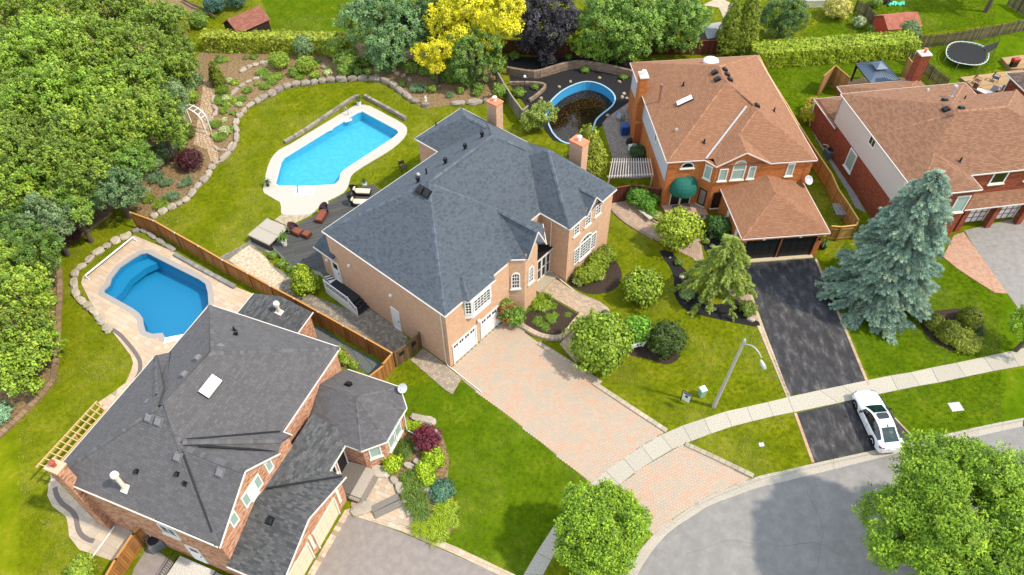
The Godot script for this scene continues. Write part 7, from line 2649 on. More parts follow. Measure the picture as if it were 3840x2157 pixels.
	var inner: Array = ring.call(0.9, -0.02)
	for k in 28:
		m1.tri(tc - Vector3.UP * 0.06, inner[(k + 1) % 28], inner[k])
	obj("mat", m1, M.rubber, th)
	m1 = MB.new()
	var o1: Array = ring.call(1.0, 0.0)
	o1.append(o1[0])
	m1.tube(o1, [0.05], 6, false)
	obj("rim", m1, mat(c8(196, 206, 206), 0.4), th)
	for k in 28:
		m1 = MB.new()
		m1.tube([inner[k], o1[k]], [0.018], 4)
		obj("spring", m1, mat(c8(206, 210, 210), 0.4), th)
		if k % 4 == 0:
			m1 = MB.new()
			m1.tube([o1[k], Vector3(o1[k].x, 0, o1[k].z)], [0.03], 5)
			obj("leg", m1, M.metal, th)
	m1 = MB.new()
	var n0 := t(3, 1740, 400, 0.9)
	var n1 := t(3, 1830, 310, 1.6)
	m1.tri(n0, n1, t(3, 1700, 355, 0.9))
	m1.tri(n0, t(3, 1800, 360, 0.6), n1)
	obj("net", m1, mat(c8(44, 44, 40), 0.9), th)
	m1 = MB.new()
	m1.tube([t(3, 1700, 340, 0.8), t(3, 1810, 230, 2.2), t(3, 1830, 300, 1.6), t(3, 1770, 430, 0.1)], [0.025], 5)
	obj("net_pole", m1, M.dark_metal, th)
	# patio furniture on the right-hand deck
	var blue := mat(c8(20, 44, 96), 0.8)
	var lst := [["brown wooden armchair on the pale pine deck", mat(c8(82, 52, 36), 0.7), mat(c8(96, 62, 44), 0.7), t(3, 1650, 630, 0.3), 0.6], ["dark armchair with blue cushion beyond the wooden armchair", M.dark_metal, blue, t(3, 1790, 612, 0.3), 0.9], ["grey steel sling chair next to the white table", M.metal, mat(c8(150, 152, 156), 0.7), t(3, 1770, 700, 0.3), 2.6], ["grey steel sling chair close to the red brick wall", M.metal, mat(c8(140, 142, 148), 0.7), t(3, 1838, 695, 0.3), 2.9], ["brown wooden armchair tilted by the deck edge", mat(c8(70, 46, 34), 0.7), mat(c8(84, 54, 40), 0.7), t(3, 1640, 690, 0.3), 2.0], ["grey folding chair with pale seat on the paved yard by the blue bin", M.dark_metal, mat(c8(140, 156, 166), 0.7), t(2, 858, 905, 0.03), 2.4]]
	for l in lst:
		var ch := make_chair(l[0], l[1], l[2])
		ch.position = l[3]
		ch.rotation.y = l[4]
	for k in 2:
		var l4 := make_lounger(["navy cushioned recliner against the red brick wall", "second navy recliner below the first at the brick corner"][k], M.dark_metal, blue, blue, false)
		l4.position = [t(3, 1840, 775, 0.0), t(3, 1915, 800, 0.0)][k]
		l4.rotation.y = 0.7
	th = thing("patio_table", "white rectangular table on the pale pine deck", "table", t(3, 1690, 735, 0.3))
	var tb := t(3, 1690, 735, 0.3)
	m1 = MB.new()
	m1.bbox(Transform3D(Basis(Vector3.UP, -0.5), tb + Vector3.UP * 0.7), Vector3(1.5, 0.06, 0.8), 0.02)
	obj("top", m1, M.white, th)
	for s in [-1, 1]:
		m1 = MB.new()
		m1.box(Transform3D(Basis(Vector3.UP, -0.5), tb + Basis(Vector3.UP, -0.5) * Vector3(s * 0.6, 0.35, 0)), Vector3(0.06, 0.7, 0.6))
		obj("leg", m1, M.metal, th)
	th = thing("grill", "small red barbecue grill on the raised pine platform", "grill", t(3, 1925, 500, 0.45))
	var gp := t(3, 1925, 500, 0.45)
	m1 = MB.new()
	m1.bbox(Transform3D(Basis(Vector3.UP, 0.2), gp + Vector3.UP * 0.85), Vector3(0.8, 0.35, 0.5), 0.08)
	obj("hood", m1, mat(c8(150, 34, 24), 0.4), th)
	m1 = MB.new()
	m1.box(Transform3D(Basis(Vector3.UP, 0.2), gp + Vector3.UP * 0.35), Vector3(0.7, 0.7, 0.45))
	obj("cart", m1, M.dark_metal, th)
	# air conditioners
	for a in [[t(3, 535, 1180, 0.03), 0.25, "grey air conditioner between the pine fence and the dark red wall"], [t(8, 1190, 1225, 0.06), 0.6, "round-cornered air conditioner beside the golden fence and brick wall"]]:
		th = thing("air_conditioner", a[2], "air conditioner", a[0])
		m1 = MB.new()
		m1.bbox(Transform3D(Basis(Vector3.UP, a[1]), a[0] + Vector3.UP * 0.42), Vector3(0.85, 0.84, 0.85), 0.06)
		obj("casing", m1, mat(c8(96, 98, 100), 0.6), th)
		m1 = MB.new()
		m1.lathe(Transform3D(Basis(), a[0] + Vector3.UP * 0.845), [[0.36, 0], [0.34, 0.03], [0.12, 0.035], [0, 0.03]], 18)
		obj("fan_grille", m1, M.dark_metal, th)
		m1 = MB.new()
		m1.tube([a[0] + Vector3(-0.2, 0.84, -0.2), a[0] + Vector3(-0.25, 1.1, -0.3), a[0] + Vector3(-0.7, 1.1, -0.5)], [0.03], 5)
		obj("line_set", m1, M.offwhite, th)
	# bin, crates and bundled things in the paved yard
	var bp := t(2, 885, 1010)
	th = thing("recycling_bin", "large blue wheeled bin in the neighbours' paved yard", "bin", bp)
	m1 = MB.new()
	m1.bbox(Transform3D(Basis(Vector3.UP, 0.1), bp + Vector3.UP * 0.5), Vector3(0.7, 1.0, 0.75), 0.05)
	obj("tub", m1, M.plastic_blue, th)
	m1 = MB.new()
	m1.bbox(Transform3D(Basis(Vector3.UP, 0.1), bp + Vector3.UP * 1.05), Vector3(0.76, 0.12, 0.82), 0.05)
	obj("lid", m1, M.plastic_blue, th)
	for s in [-1, 1]:
		m1 = MB.new()
		m1.lathe(Transform3D(Basis(Vector3.UP, Vector3.RIGHT, Vector3.BACK), bp + Vector3(s * 0.32, 0.12, -0.36)), [[0, -0.03], [0.12, -0.03], [0.12, 0.03], [0, 0.03]], 10)
		obj("wheel", m1, M.rubber, th)
	bp = t(2, 950, 1140)
	th = thing("storage_box", "weathered white storage box against the orange brick wall", "box", bp)
	m1 = MB.new()
	m1.bbox(Transform3D(Basis(Vector3.UP, 0.15), bp + Vector3.UP * 0.3), Vector3(0.8, 0.6, 0.6), 0.03)
	obj("crate", m1, M.offwhite, th)
	m1 = MB.new()
	m1.bbox(Transform3D(Basis(Vector3.UP, 0.15), bp + Vector3.UP * 0.64), Vector3(0.86, 0.07, 0.66), 0.03)
	obj("lid", m1, mat(c8(196, 198, 196), 0.6), th)
	bp = t(2, 925, 1085)
	m1 = MB.new()
	m1.col = lin(40, 40, 42)
	m1.rock(Vector3(0, 0.3, 0), Vector3(0.4, 0.42, 0.3), 0.3, 9)
	var rb := obj("rubbish_bag", m1, M.matte)
	rb.position = bp
	tag(rb, "black bag beside the blue bin", "bag")
	# white pergola over the gap beside the orange house
	var p0 := t(2, 800, 1195, 2.2)
	var p1 := t(2, 1080, 1195, 2.2)
	var p2 := t(2, 1105, 1325, 2.2)
	var p3 := t(2, 770, 1345, 2.2)
	th = thing("pergola", "weathered white slatted pergola beside the orange brick wall", "pergola", Vector3(p3.x, 0, p3.z))
	var wmat := mat(c8(196, 188, 178), 0.8)
	for k in 17:
		var s := k / 16.0
		m1 = MB.new()
		m1.bar(p0.lerp(p1, s), p3.lerp(p2, s), 0.05, 0.12)
		obj("slat", m1, wmat, th)
	for e in [[p0.lerp(p3, 0.15), p1.lerp(p2, 0.15)], [p0.lerp(p3, 0.85), p1.lerp(p2, 0.85)]]:
		m1 = MB.new()
		m1.bar(e[0] - Vector3.UP * 0.14 + (e[0] - e[1]).normalized() * 0.2, e[1] - Vector3.UP * 0.14, 0.06, 0.16)
		obj("beam", m1, wmat, th)
	for p in [p0.lerp(p3, 0.15), p0.lerp(p3, 0.85), p1.lerp(p2, 0.85)]:
		m1 = MB.new()
		m1.tube([Vector3(p.x, 0, p.z), p - Vector3.UP * 0.2], [0.06], 6)
		obj("post", m1, wmat, th)
	# pine pergola along the charcoal-roofed house
	th = thing("pergola", "bare pine pergola along the left eave of the charcoal roof", "pergola", t(8, 300, 640))
	var pl := mat(c8(200, 168, 116), 0.8)
	var r0 := [t(8, 272, 638, 2.7), t(8, 330, 655, 2.7), t(8, 385, 675, 2.7)]
	var r1 := [t(8, 732, 138, 2.7), t(8, 776, 160, 2.7), t(8, 815, 190, 2.7)]
	for k in 3:
		m1 = MB.new()
		m1.bar(r0[k], r1[k], 0.06, 0.16)
		obj("beam", m1, pl, th)
	for k in 12:
		var s := (k + 0.5) / 12.0
		m1 = MB.new()
		m1.bar(r0[0].lerp(r1[0], s) + Vector3.UP * 0.1, r0[2].lerp(r1[2], s) + Vector3.UP * 0.1, 0.05, 0.1)
		obj("rafter", m1, pl, th)
	for s in [0.04, 0.5, 0.96]:
		m1 = MB.new()
		var p: Vector3 = r0[1].lerp(r1[1], s)
		m1.bar(Vector3(p.x, 0, p.z), p, 0.12, 0.12)
		obj("post", m1, pl, th)
	# pool cover roller
	var q0 := t(4, 1000, 340, 0.45)
	var q1 := t(4, 640, 630, 0.45)
	th = thing("cover_roller", "long white pool cover roller tube beside the deep blue pool", "pool roller", Vector3(q1.x, 0, q1.z))
	m1 = MB.new()
	m1.tube([q0, q1], [0.07], 10)
	obj("tube", m1, M.white, th)
	for p in [q0, q1]:
		m1 = MB.new()
		m1.bar(Vector3(p.x - 0.25, 0.03, p.z - 0.1), p, 0.05, 0.05)
		m1.bar(Vector3(p.x + 0.25, 0.03, p.z + 0.1), p, 0.05, 0.05)
		obj("stand", m1, M.white, th)
	# drying rack
	var dk := t(7, 600, 190)
	th = thing("drying_rack", "folding blue and white drying rack on the grass by the pine fence", "drying rack", dk)
	for s in [-1, 1]:
		m1 = MB.new()
		m1.tube([dk + Vector3(-0.5, 0, s * 0.55), dk + Vector3(0.45, 0.95, s * 0.55)], [0.02], 5)
		m1.tube([dk + Vector3(0.5, 0, s * 0.5), dk + Vector3(-0.45, 0.95, s * 0.5)], [0.02], 5)
		obj("leg_frame", m1, mat(c8(40, 120, 140), 0.5), th)
	for k in 11:
		m1 = MB.new()
		m1.bar(dk + Vector3(-0.5 + k * 0.1, 0.97, -0.75), dk + Vector3(-0.5 + k * 0.1, 0.97, 0.75), 0.02, 0.02)
		obj("rod", m1, mat(c8(170, 190, 210), 0.4), th)
	# garden lamp on a post in the pond garden
	dk = t(2, 135, 705)
	th = thing("garden_lamp", "thin black post with white globe lamp in the pond garden", "garden lamp", dk)
	m1 = MB.new()
	m1.tube([dk, dk + Vector3.UP * 1.9], [0.035], 6)
	obj("post", m1, M.dark_metal, th)
	m1 = MB.new()
	m1.lathe(Transform3D(Basis(), dk + Vector3.UP * 1.9), [[0.05, 0], [0.14, 0.08], [0.16, 0.18], [0.1, 0.3], [0, 0.34]], 10)
	obj("globe", m1, M.white, th)
	# iron railings and the basement steps at the charcoal-roofed house
	var o1v := g(180 + 26 * 0.74429, 1080 + 942 * 0.74429, 5.6)
	frame(o1v, 21.5)
	for a in [["black iron railing round the basement entrance", [hp(-0.2, 6.9), hp(-2.2, 7.0), hp(-2.3, 10.6)]], ["short black iron railing at the front porch steps", [hp(6.95, 14.85), hp(6.95, 15.9)]]]:
		var pts: Array = a[1]
		th = thing("iron_railing", a[0], "railing", pts[0])
		for i in pts.size() - 1:
			for yy in [0.15, 0.95]:
				m1 = MB.new()
				m1.bar(pts[i] + Vector3.UP * yy, pts[i + 1] + Vector3.UP * yy, 0.035, 0.035)
				obj("rail", m1, M.dark_metal, th)
			var n := int(pts[i].distance_to(pts[i + 1]) / 0.14)
			for k in n + 1:
				m1 = MB.new()
				var p: Vector3 = pts[i].lerp(pts[i + 1], float(k) / n)
				m1.bar(p, p + Vector3.UP * 0.95, 0.02, 0.02)
				obj("bar", m1, M.dark_metal, th)
	th = thing("basement_steps", "pale concrete landing and grey steps beside the iron railing", "steps", hp(-1.2, 8.0))
	m1 = MB.new()
	m1.col = lin(206, 200, 190)
	m1.box(Transform3D(Basis(hV, Vector3.UP, -hU), hp(-1.15, 8.3, 0.1)), Vector3(2.6, 0.2, 2.0))
	obj("landing", m1, M.concrete, th)
	for k in 5:
		m1 = MB.new()
		m1.col = lin(166, 164, 160)
		m1.box(Transform3D(Basis(hV, Vector3.UP, -hU), hp(-1.15, 9.85 + k * 0.32, 0.14 + k * 0.02)), Vector3(0.28, 0.12, 1.9))
		obj("step", m1, M.concrete, th)
	# stone slab steps by the entry patio
	for k in 2:
		var s0 := [t(9, 890, 965), t(9, 912, 1005)][k] as Vector3
		var s1 := [t(9, 1098, 862), t(9, 1135, 900)][k] as Vector3
		var dv := (s1 - s0).normalized()
		m1 = MB.new()
		m1.col = lin(150, 148, 144)
		m1.bbox(Transform3D(Basis(dv, Vector3.UP, dv.cross(Vector3.UP)), Vector3.UP * (0.16 - 0.05 * k)), Vector3(s0.distance_to(s1), 0.2, 0.42), 0.03)
		var so := obj("stone_step", m1, M.rock)
		so.position = (s0 + s1) * 0.5
		tag(so, ["upper grey stone slab step by the entry patio", "lower grey stone slab step by the entry patio"][k], "step")
	# white house back and porch at the top edge
	th = thing("porch_roof", "white railed porch at the top edge beyond the shrubs", "porch", t(3, 420, 60))
	m1 = MB.new()
	m1.box(Transform3D(Basis(), t(3, 430, 20) + Vector3(0, 1.2, -2.0)), Vector3(5.5, 2.4, 3.0))
	obj("wall", m1, mat(c8(180, 176, 170), 0.8), th)
	for k in 18:
		m1 = MB.new()
		m1.bar(t(3, 345 + k * 8.5, 62) + Vector3.UP * 0.1, t(3, 345 + k * 8.5, 62) + Vector3.UP * 1.0, 0.05, 0.05)
		obj("baluster", m1, M.white, th)
	for yy in [0.1, 1.0]:
		m1 = MB.new()
		m1.bar(t(3, 340, 62) + Vector3.UP * yy, t(3, 500, 58) + Vector3.UP * yy, 0.07, 0.06)
		obj("rail", m1, M.white, th)
	# old log barrier by the vegetable plot
	for k in 3:
		var l0 := [t(0, 1370, -10, 0.4), t(0, 1450, 30, 0.5), t(0, 1540, 80, 0.4)][k] as Vector3
		var l1 := [t(0, 1460, 40, 0.5), t(0, 1545, 80, 0.4), t(0, 1625, 130, 0.3)][k] as Vector3
		m1 = MB.new()
		m1.tube([l0 - l0, (l1 - l0) * 0.5 + Vector3.UP * 0.06, l1 - l0], [0.16, 0.14, 0.12], 8)
		var lg := obj("log", m1, M.bark)
		lg.position = l0
		tag(lg, "weathered grey log lying beside the vegetable plot", "log", "logs by the vegetable plot")


var clump_broad: ArrayMesh
var clump_fine: ArrayMesh
var clump_maple: ArrayMesh
var clump_box: ArrayMesh
var finger: ArrayMesh
var shoot_thin: ArrayMesh
var blades: ArrayMesh


# leaves scattered through a unit dome; each leaf is a folded diamond
func leaf_clump(n: int, len_: float, wid: float, sd: int, flat_y := 0.6) -> ArrayMesh:
	var r := RandomNumberGenerator.new()
	r.seed = sd
	var mb := MB.new()
	for k in n:
		var d := Vector3(r.randfn(), r.randfn(), r.randfn()).normalized()
		var p := d * pow(r.randf(), 0.4) * Vector3(1, flat_y, 1)
		var nrm := (Vector3(0, 1, 0) + d * 0.7 + Vector3(r.randfn(), r.randfn(), r.randfn()) * 0.45).normalized()
		var along := (Vector3(d.x, -0.25, d.z) + Vector3(r.randfn(), r.randfn(), r.randfn()) * 0.4)
		along = (along - nrm * along.dot(nrm)).normalized()
		var side := nrm.cross(along)
		var l := len_ * r.randf_range(0.7, 1.25)
		var w := wid * r.randf_range(0.75, 1.2)
		mb.col = Color(1, 1, 1) * r.randf_range(0.78, 1.15)
		var a := p - along * l * 0.5
		var b := p + side * w * 0.5 - nrm * w * 0.12
		var c := p + along * l * 0.5 - nrm * l * 0.1
		var e := p - side * w * 0.5 - nrm * w * 0.12
		mb.tri(a, b, c)
		mb.tri(a, c, e)
	return mb.mesh()


# leafy shoot along +y: leaves set round a thin twig, tips free
func leaf_shoot(n: int, len_: float, wid: float, sd: int) -> ArrayMesh:
	var r := RandomNumberGenerator.new()
	r.seed = sd
	var mb := MB.new()
	for k in n:
		var s := pow(r.randf(), 0.8)
		var a := r.randf() * TAU
		var out := Vector3(cos(a), 0, sin(a))
		var p := Vector3.UP * (s * 1.35 - 0.35) + out * (0.55 - 0.4 * s) * r.randf_range(0.3, 1.1) - Vector3.UP * r.randf() * 0.2
		var along := (out + Vector3.UP * r.randf_range(-0.5, 0.7)).normalized()
		var nrm := (Vector3.UP + Vector3(r.randfn(), r.randfn(), r.randfn()) * 0.55)
		nrm = (nrm - along * nrm.dot(along)).normalized()
		var side := nrm.cross(along)
		var l := len_ * r.randf_range(0.7, 1.3)
		var w := wid * r.randf_range(0.7, 1.2)
		mb.col = Color(1, 1, 1) * r.randf_range(0.75, 1.18)
		var c := p + along * l - nrm * l * 0.12
		var m := p + along * l * 0.45
		mb.tri(p, m + side * w * 0.5, c)
		mb.tri(p, c, m - side * w * 0.5)
	return mb.mesh()


# needles round a branchlet that points along +z, length 1
func needle_finger(sd: int) -> ArrayMesh:
	var r := RandomNumberGenerator.new()
	r.seed = sd
	var mb := MB.new()
	for k in 90:
		var s := r.randf()
		var a := r.randf() * TAU
		var base := Vector3(0, -0.10 * s * s, s * 0.86)
		var rad := 0.25 * (1.0 - 0.5 * s)
		var d := Vector3(cos(a), sin(a) * 0.8 + 0.25, 0.9).normalized()
		var tip := base + d * rad * r.randf_range(1.0, 1.9)
		var side := d.cross(Vector3(r.randfn(), r.randfn(), r.randfn())).normalized() * 0.045
		mb.col = Color(1, 1, 1) * r.randf_range(0.7, 1.2)
		mb.tri(base - side, base + side, tip)
	return mb.mesh()


func blade_clump(sd: int) -> ArrayMesh:
	var r := RandomNumberGenerator.new()
	r.seed = sd
	var mb := MB.new()
	for k in 46:
		var a := r.randf() * TAU
		var d := Vector3(cos(a), 0, sin(a))
		var s := Vector3(-sin(a), 0, cos(a)) * 0.035
		var p0 := d * r.randf() * 0.12
		var l := r.randf_range(0.6, 1.1)
		var p1 := p0 + d * l * 0.45 + Vector3.UP * l * 0.75
		var p2 := p0 + d * l * 0.95 + Vector3.UP * l * r.randf_range(0.35, 0.8)
		mb.col = Color(1, 1, 1) * r.randf_range(0.7, 1.2)
		mb.tri(p0 - s, p0 + s, p1 + s)
		mb.tri(p0 - s, p1 + s, p1 - s)
		mb.tri(p1 - s, p1 + s, p2)
	return mb.mesh()


func multi(called: String, mesh: ArrayMesh, xf: Array, cols: Array, m: Material, parent: Node) -> void:
	var mm := MultiMesh.new()
	mm.transform_format = MultiMesh.TRANSFORM_3D
	mm.use_colors = true
	mm.mesh = mesh
	mm.instance_count = xf.size()
	for k in xf.size():
		mm.set_instance_transform(k, xf[k])
		mm.set_instance_color(k, cols[k])
	var n := MultiMeshInstance3D.new()
	n.name = called
	n.multimesh = mm
	n.material_override = m
	n.set_meta("kind", "stuff")
	parent.add_child(n, true)


func aligned(dirv: Vector3, r: RandomNumberGenerator, s: float) -> Basis:
	var y := dirv.normalized()
	var x := y.cross(Vector3(r.randfn(), r.randfn(), r.randfn())).normalized()
	return Basis(x, y, x.cross(y)).scaled_local(Vector3(s, s, s))


func tone(pal: Array, r: RandomNumberGenerator) -> Color:
	var c: Color = pal[r.randi() % pal.size()]
	var k := r.randf_range(0.72, 1.25)
	return Color(c.r * k, c.g * k, c.b * k)


# broadleaf tree: crown of lobes; each lobe is a shell of leaf clumps carried by a limb
func tree(called: String, label: String, at: Vector3, hc: float, rad: Vector3, pal: Array, o2 := {}) -> Node3D:
	var r := RandomNumberGenerator.new()
	r.seed = o2.get("seed", hash(label) ^ int(at.x * 100.0) ^ (int(at.z * 100.0) << 8)) & 0x7fffffff
	var th := thing(called, label, o2.get("category", "tree"), at, o2.get("group", ""))
	var c := Vector3.UP * hc
	var lobes := []
	var nl: int = o2.get("lobes", 14)
	for k in nl:
		var d := Vector3(r.randfn(), r.randfn() * 0.8 + 0.25, r.randfn()).normalized()
		var q: float = r.randf_range(0.45, 0.78)
		var lr: float = o2.get("lobe", 0.42) * r.randf_range(0.7, 1.15)
		lobes.append([c + d * q * rad, rad * lr])
	lobes.append([c, rad * 0.5])
	# trunk and limbs
	var tr := MB.new()
	var tw: float = o2.get("trunk", 0.05 * rad.x + 0.06)
	tr.tube([Vector3.ZERO, Vector3(0.05, hc * 0.45, 0.03), Vector3(0.02, hc * 0.9, 0)], [tw * 1.25, tw, tw * 0.5], 8)
	for k in mini(7, nl):
		var e: Vector3 = lobes[k][0]
		tr.tube([Vector3(0.03, hc * 0.42, 0.02), e * Vector3(0.45, 0.0, 0.45) + Vector3.UP * lerpf(hc * 0.5, e.y, 0.55), e], [tw * 0.5, tw * 0.3, tw * 0.12], 5)
	var tm := MeshInstance3D.new()
	tm.name = "trunk"
	tm.mesh = tr.mesh()
	tm.material_override = M.bark
	th.add_child(tm)
	var xf := []
	var cols := []
	var size: float = o2.get("size", 0.42)
	var n: int = o2.get("n", int(o2.get("dens", 1.0) * 14.0 * (rad.x * rad.y + rad.y * rad.z + rad.x * rad.z) / (size * size)) / 4)
	var tries := 0
	while xf.size() < n and tries < n * 6:
		tries += 1
		var lb: Array = lobes[r.randi() % lobes.size()]
		var d := Vector3(r.randfn(), r.randfn() + 0.25, r.randfn()).normalized()
		var p: Vector3 = lb[0] + d * lb[1] * (r.randf_range(0.75, 1.05) if r.randf() > o2.get("fluff", 0.28) else r.randf_range(0.9, 1.4))
		var inside := false
		for ob in lobes:
			if ob == lb:
				continue
			var e: Vector3 = (p - ob[0]) / ob[1]
			if e.length_squared() < 0.55:
				inside = true
				break
		if inside or p.y < o2.get("floor", 0.3):
			continue
		var s := size * r.randf_range(0.75, 1.25)
		xf.append(Transform3D(aligned(d * 0.8 + Vector3.UP * 0.7, r, s), p))
		cols.append(tone(pal, r))
	multi("crown", o2.get("mesh", clump_broad), xf, cols, o2.get("mat", M.leaf), th)
	return th


# clipped or dense shapes: clumps packed over a surface given by a function of two numbers
func shaped(called: String, label: String, at: Vector3, category: String, surf: Callable, n: int, size: float, pal: Array, o2 := {}) -> Node3D:
	var r := RandomNumberGenerator.new()
	r.seed = (hash(label) ^ int(at.x * 100.0)) & 0x7fffffff
	var th := thing(called, label, category, at, o2.get("group", ""))
	var xf := []
	var cols := []
	for k in n:
		var e: Array = surf.call(r)
		xf.append(Transform3D(aligned(e[1] + Vector3.UP * 0.25, r, size * r.randf_range(0.75, 1.2)), e[0] + e[1] * r.randf_range(-0.12, 0.05)))
		cols.append(tone(pal, r))
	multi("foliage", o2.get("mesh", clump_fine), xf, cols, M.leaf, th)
	var core := MB.new()
	core.tube([Vector3.ZERO, Vector3.UP * o2.get("stem", 0.5)], [0.06, 0.04], 6)
	var cm := MeshInstance3D.new()
	cm.name = "stem"
	cm.mesh = core.mesh()
	cm.material_override = M.bark
	th.add_child(cm)
	# added solid core in darkened leaf green, blocks the view through the foliage
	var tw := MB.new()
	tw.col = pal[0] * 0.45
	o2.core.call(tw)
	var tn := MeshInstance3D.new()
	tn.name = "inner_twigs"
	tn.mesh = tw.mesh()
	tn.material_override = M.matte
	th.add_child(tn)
	return th


func ball(called: String, label: String, at: Vector3, rx: float, ry: float, pal: Array, size: float, o2 := {}) -> Node3D:
	var lift: float = o2.get("lift", ry * 0.92)
	var lump := noise(0.9, 2, int(at.x * 10.0))
	var surf := func(r: RandomNumberGenerator):
		var d := Vector3(r.randfn(), r.randfn(), r.randfn()).normalized()
		if d.y < -0.4:
			d.y = -d.y
		var k := 1.0 + 0.28 * lump.get_noise_3d(d.x * 2.6, d.y * 2.6, d.z * 2.6)
		return [Vector3(d.x * rx, d.y * ry, d.z * rx) * k * (r.randf_range(0.82, 1.0) if r.randf() < 0.85 else r.randf_range(1.0, 1.14)) + Vector3.UP * lift, d]
	var n := int(o2.get("dens", 5.0) * (rx * rx + 2.0 * rx * ry) / (size * size))
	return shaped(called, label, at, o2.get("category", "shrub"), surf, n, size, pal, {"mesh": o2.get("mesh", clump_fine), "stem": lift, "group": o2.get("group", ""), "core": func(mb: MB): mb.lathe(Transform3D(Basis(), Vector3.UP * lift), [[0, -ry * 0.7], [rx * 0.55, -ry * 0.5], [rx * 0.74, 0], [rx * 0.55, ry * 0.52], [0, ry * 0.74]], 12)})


func cone(called: String, label: String, at: Vector3, rad: float, h: float, pal: Array, size: float, o2 := {}) -> Node3D:
	var pw: float = o2.get("power", 0.8)
	var low: float = o2.get("low", 0.25)
	var prof := func(s: float): return rad * minf(1.0, pow(1.0 - s, pw) * 1.05) * (0.75 + 0.25 * minf(1.0, s / 0.12))
	var lump := noise(0.8, 2, int(at.x * 10.0))
	var surf := func(r: RandomNumberGenerator):
		var s := 1.0 - sqrt(r.randf())
		s = lerpf(s, r.randf(), 0.35)
		var a := r.randf() * TAU
		var q: float = prof.call(s) * (1.0 + 0.2 * lump.get_noise_3d(cos(a) * 2.0, s * 4.0, sin(a) * 2.0))
		return [Vector3(cos(a) * q, low + s * (h - low), sin(a) * q), Vector3(cos(a), 0.45, sin(a)).normalized()]
	var n := int(o2.get("dens", 3.5) * rad * h / (size * size))
	return shaped(called, label, at, o2.get("category", "shrub"), surf, n, size, pal, {"mesh": o2.get("mesh", clump_fine), "stem": h * 0.8, "group": o2.get("group", ""), "core": func(mb: MB):
		var pr := []
		for k in 9:
			var s := k / 8.0
			pr.append([prof.call(s) * 0.72 if k < 8 else 0.0, low + s * (h - low) * 0.94])
		mb.lathe(Transform3D(), pr, 12)})


func hedge(called: String, label: String, a: Vector3, b: Vector3, w: float, h: float, pal: Array, size: float) -> Node3D:
	var d := b - a
	d.y = 0
	var l := d.length()
	var x := d / l
	var z := x.cross(Vector3.UP)
	var lump := noise(0.35, 3, int(a.x * 10.0))
	var at := a
	var surf := func(r: RandomNumberGenerator):
		var s := r.randf() * l
		var k := r.randf() * (w + 2.0 * h)
		var bulge := 0.14 * lump.get_noise_2d(s * 3.0, k * 2.0) + 0.1 * lump.get_noise_2d(s * 0.8, 5.0)
		if k < w:
			return [x * s + z * (k - w * 0.5) + Vector3.UP * (h + bulge), Vector3.UP + Vector3(r.randfn(), 0, r.randfn()) * 0.3]
		var sd := 1.0 if k < w + h else -1.0
		return [x * s + z * sd * (w * 0.5 + bulge) + Vector3.UP * fmod(k - w, h), (z * sd + Vector3.UP * 0.35).normalized()]
	var n := int(1.9 * l * (w + 2.0 * h) / (size * size))
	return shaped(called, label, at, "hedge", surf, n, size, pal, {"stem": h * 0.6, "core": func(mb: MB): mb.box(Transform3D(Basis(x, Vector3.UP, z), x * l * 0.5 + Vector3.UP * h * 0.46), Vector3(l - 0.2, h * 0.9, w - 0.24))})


func tuft(called: String, label: String, at: Vector3, rad: float, pal: Array, o2 := {}) -> void:
	var r := RandomNumberGenerator.new()
	r.seed = int(at.x * 991.0 + at.z * 37.0) & 0x7fffffff
	var th := thing(called, label, o2.get("category", "plant"), at, o2.get("group", ""))
	var xf := []
	var cols := []
	var n: int = o2.get("n", 9)
	for k in n:
		var a := r.randf() * TAU
		var q := rad * 0.6 * sqrt(r.randf())
		var s := rad * r.randf_range(0.6, 0.95)
		xf.append(Transform3D(Basis(Vector3.UP, r.randf() * TAU).scaled(Vector3(s, s * o2.get("tall", 0.9), s)), Vector3(cos(a) * q, 0, sin(a) * q)))
		cols.append(tone(pal, r))
	multi("leaves", o2.get("mesh", blades), xf, cols, M.leaf, th)


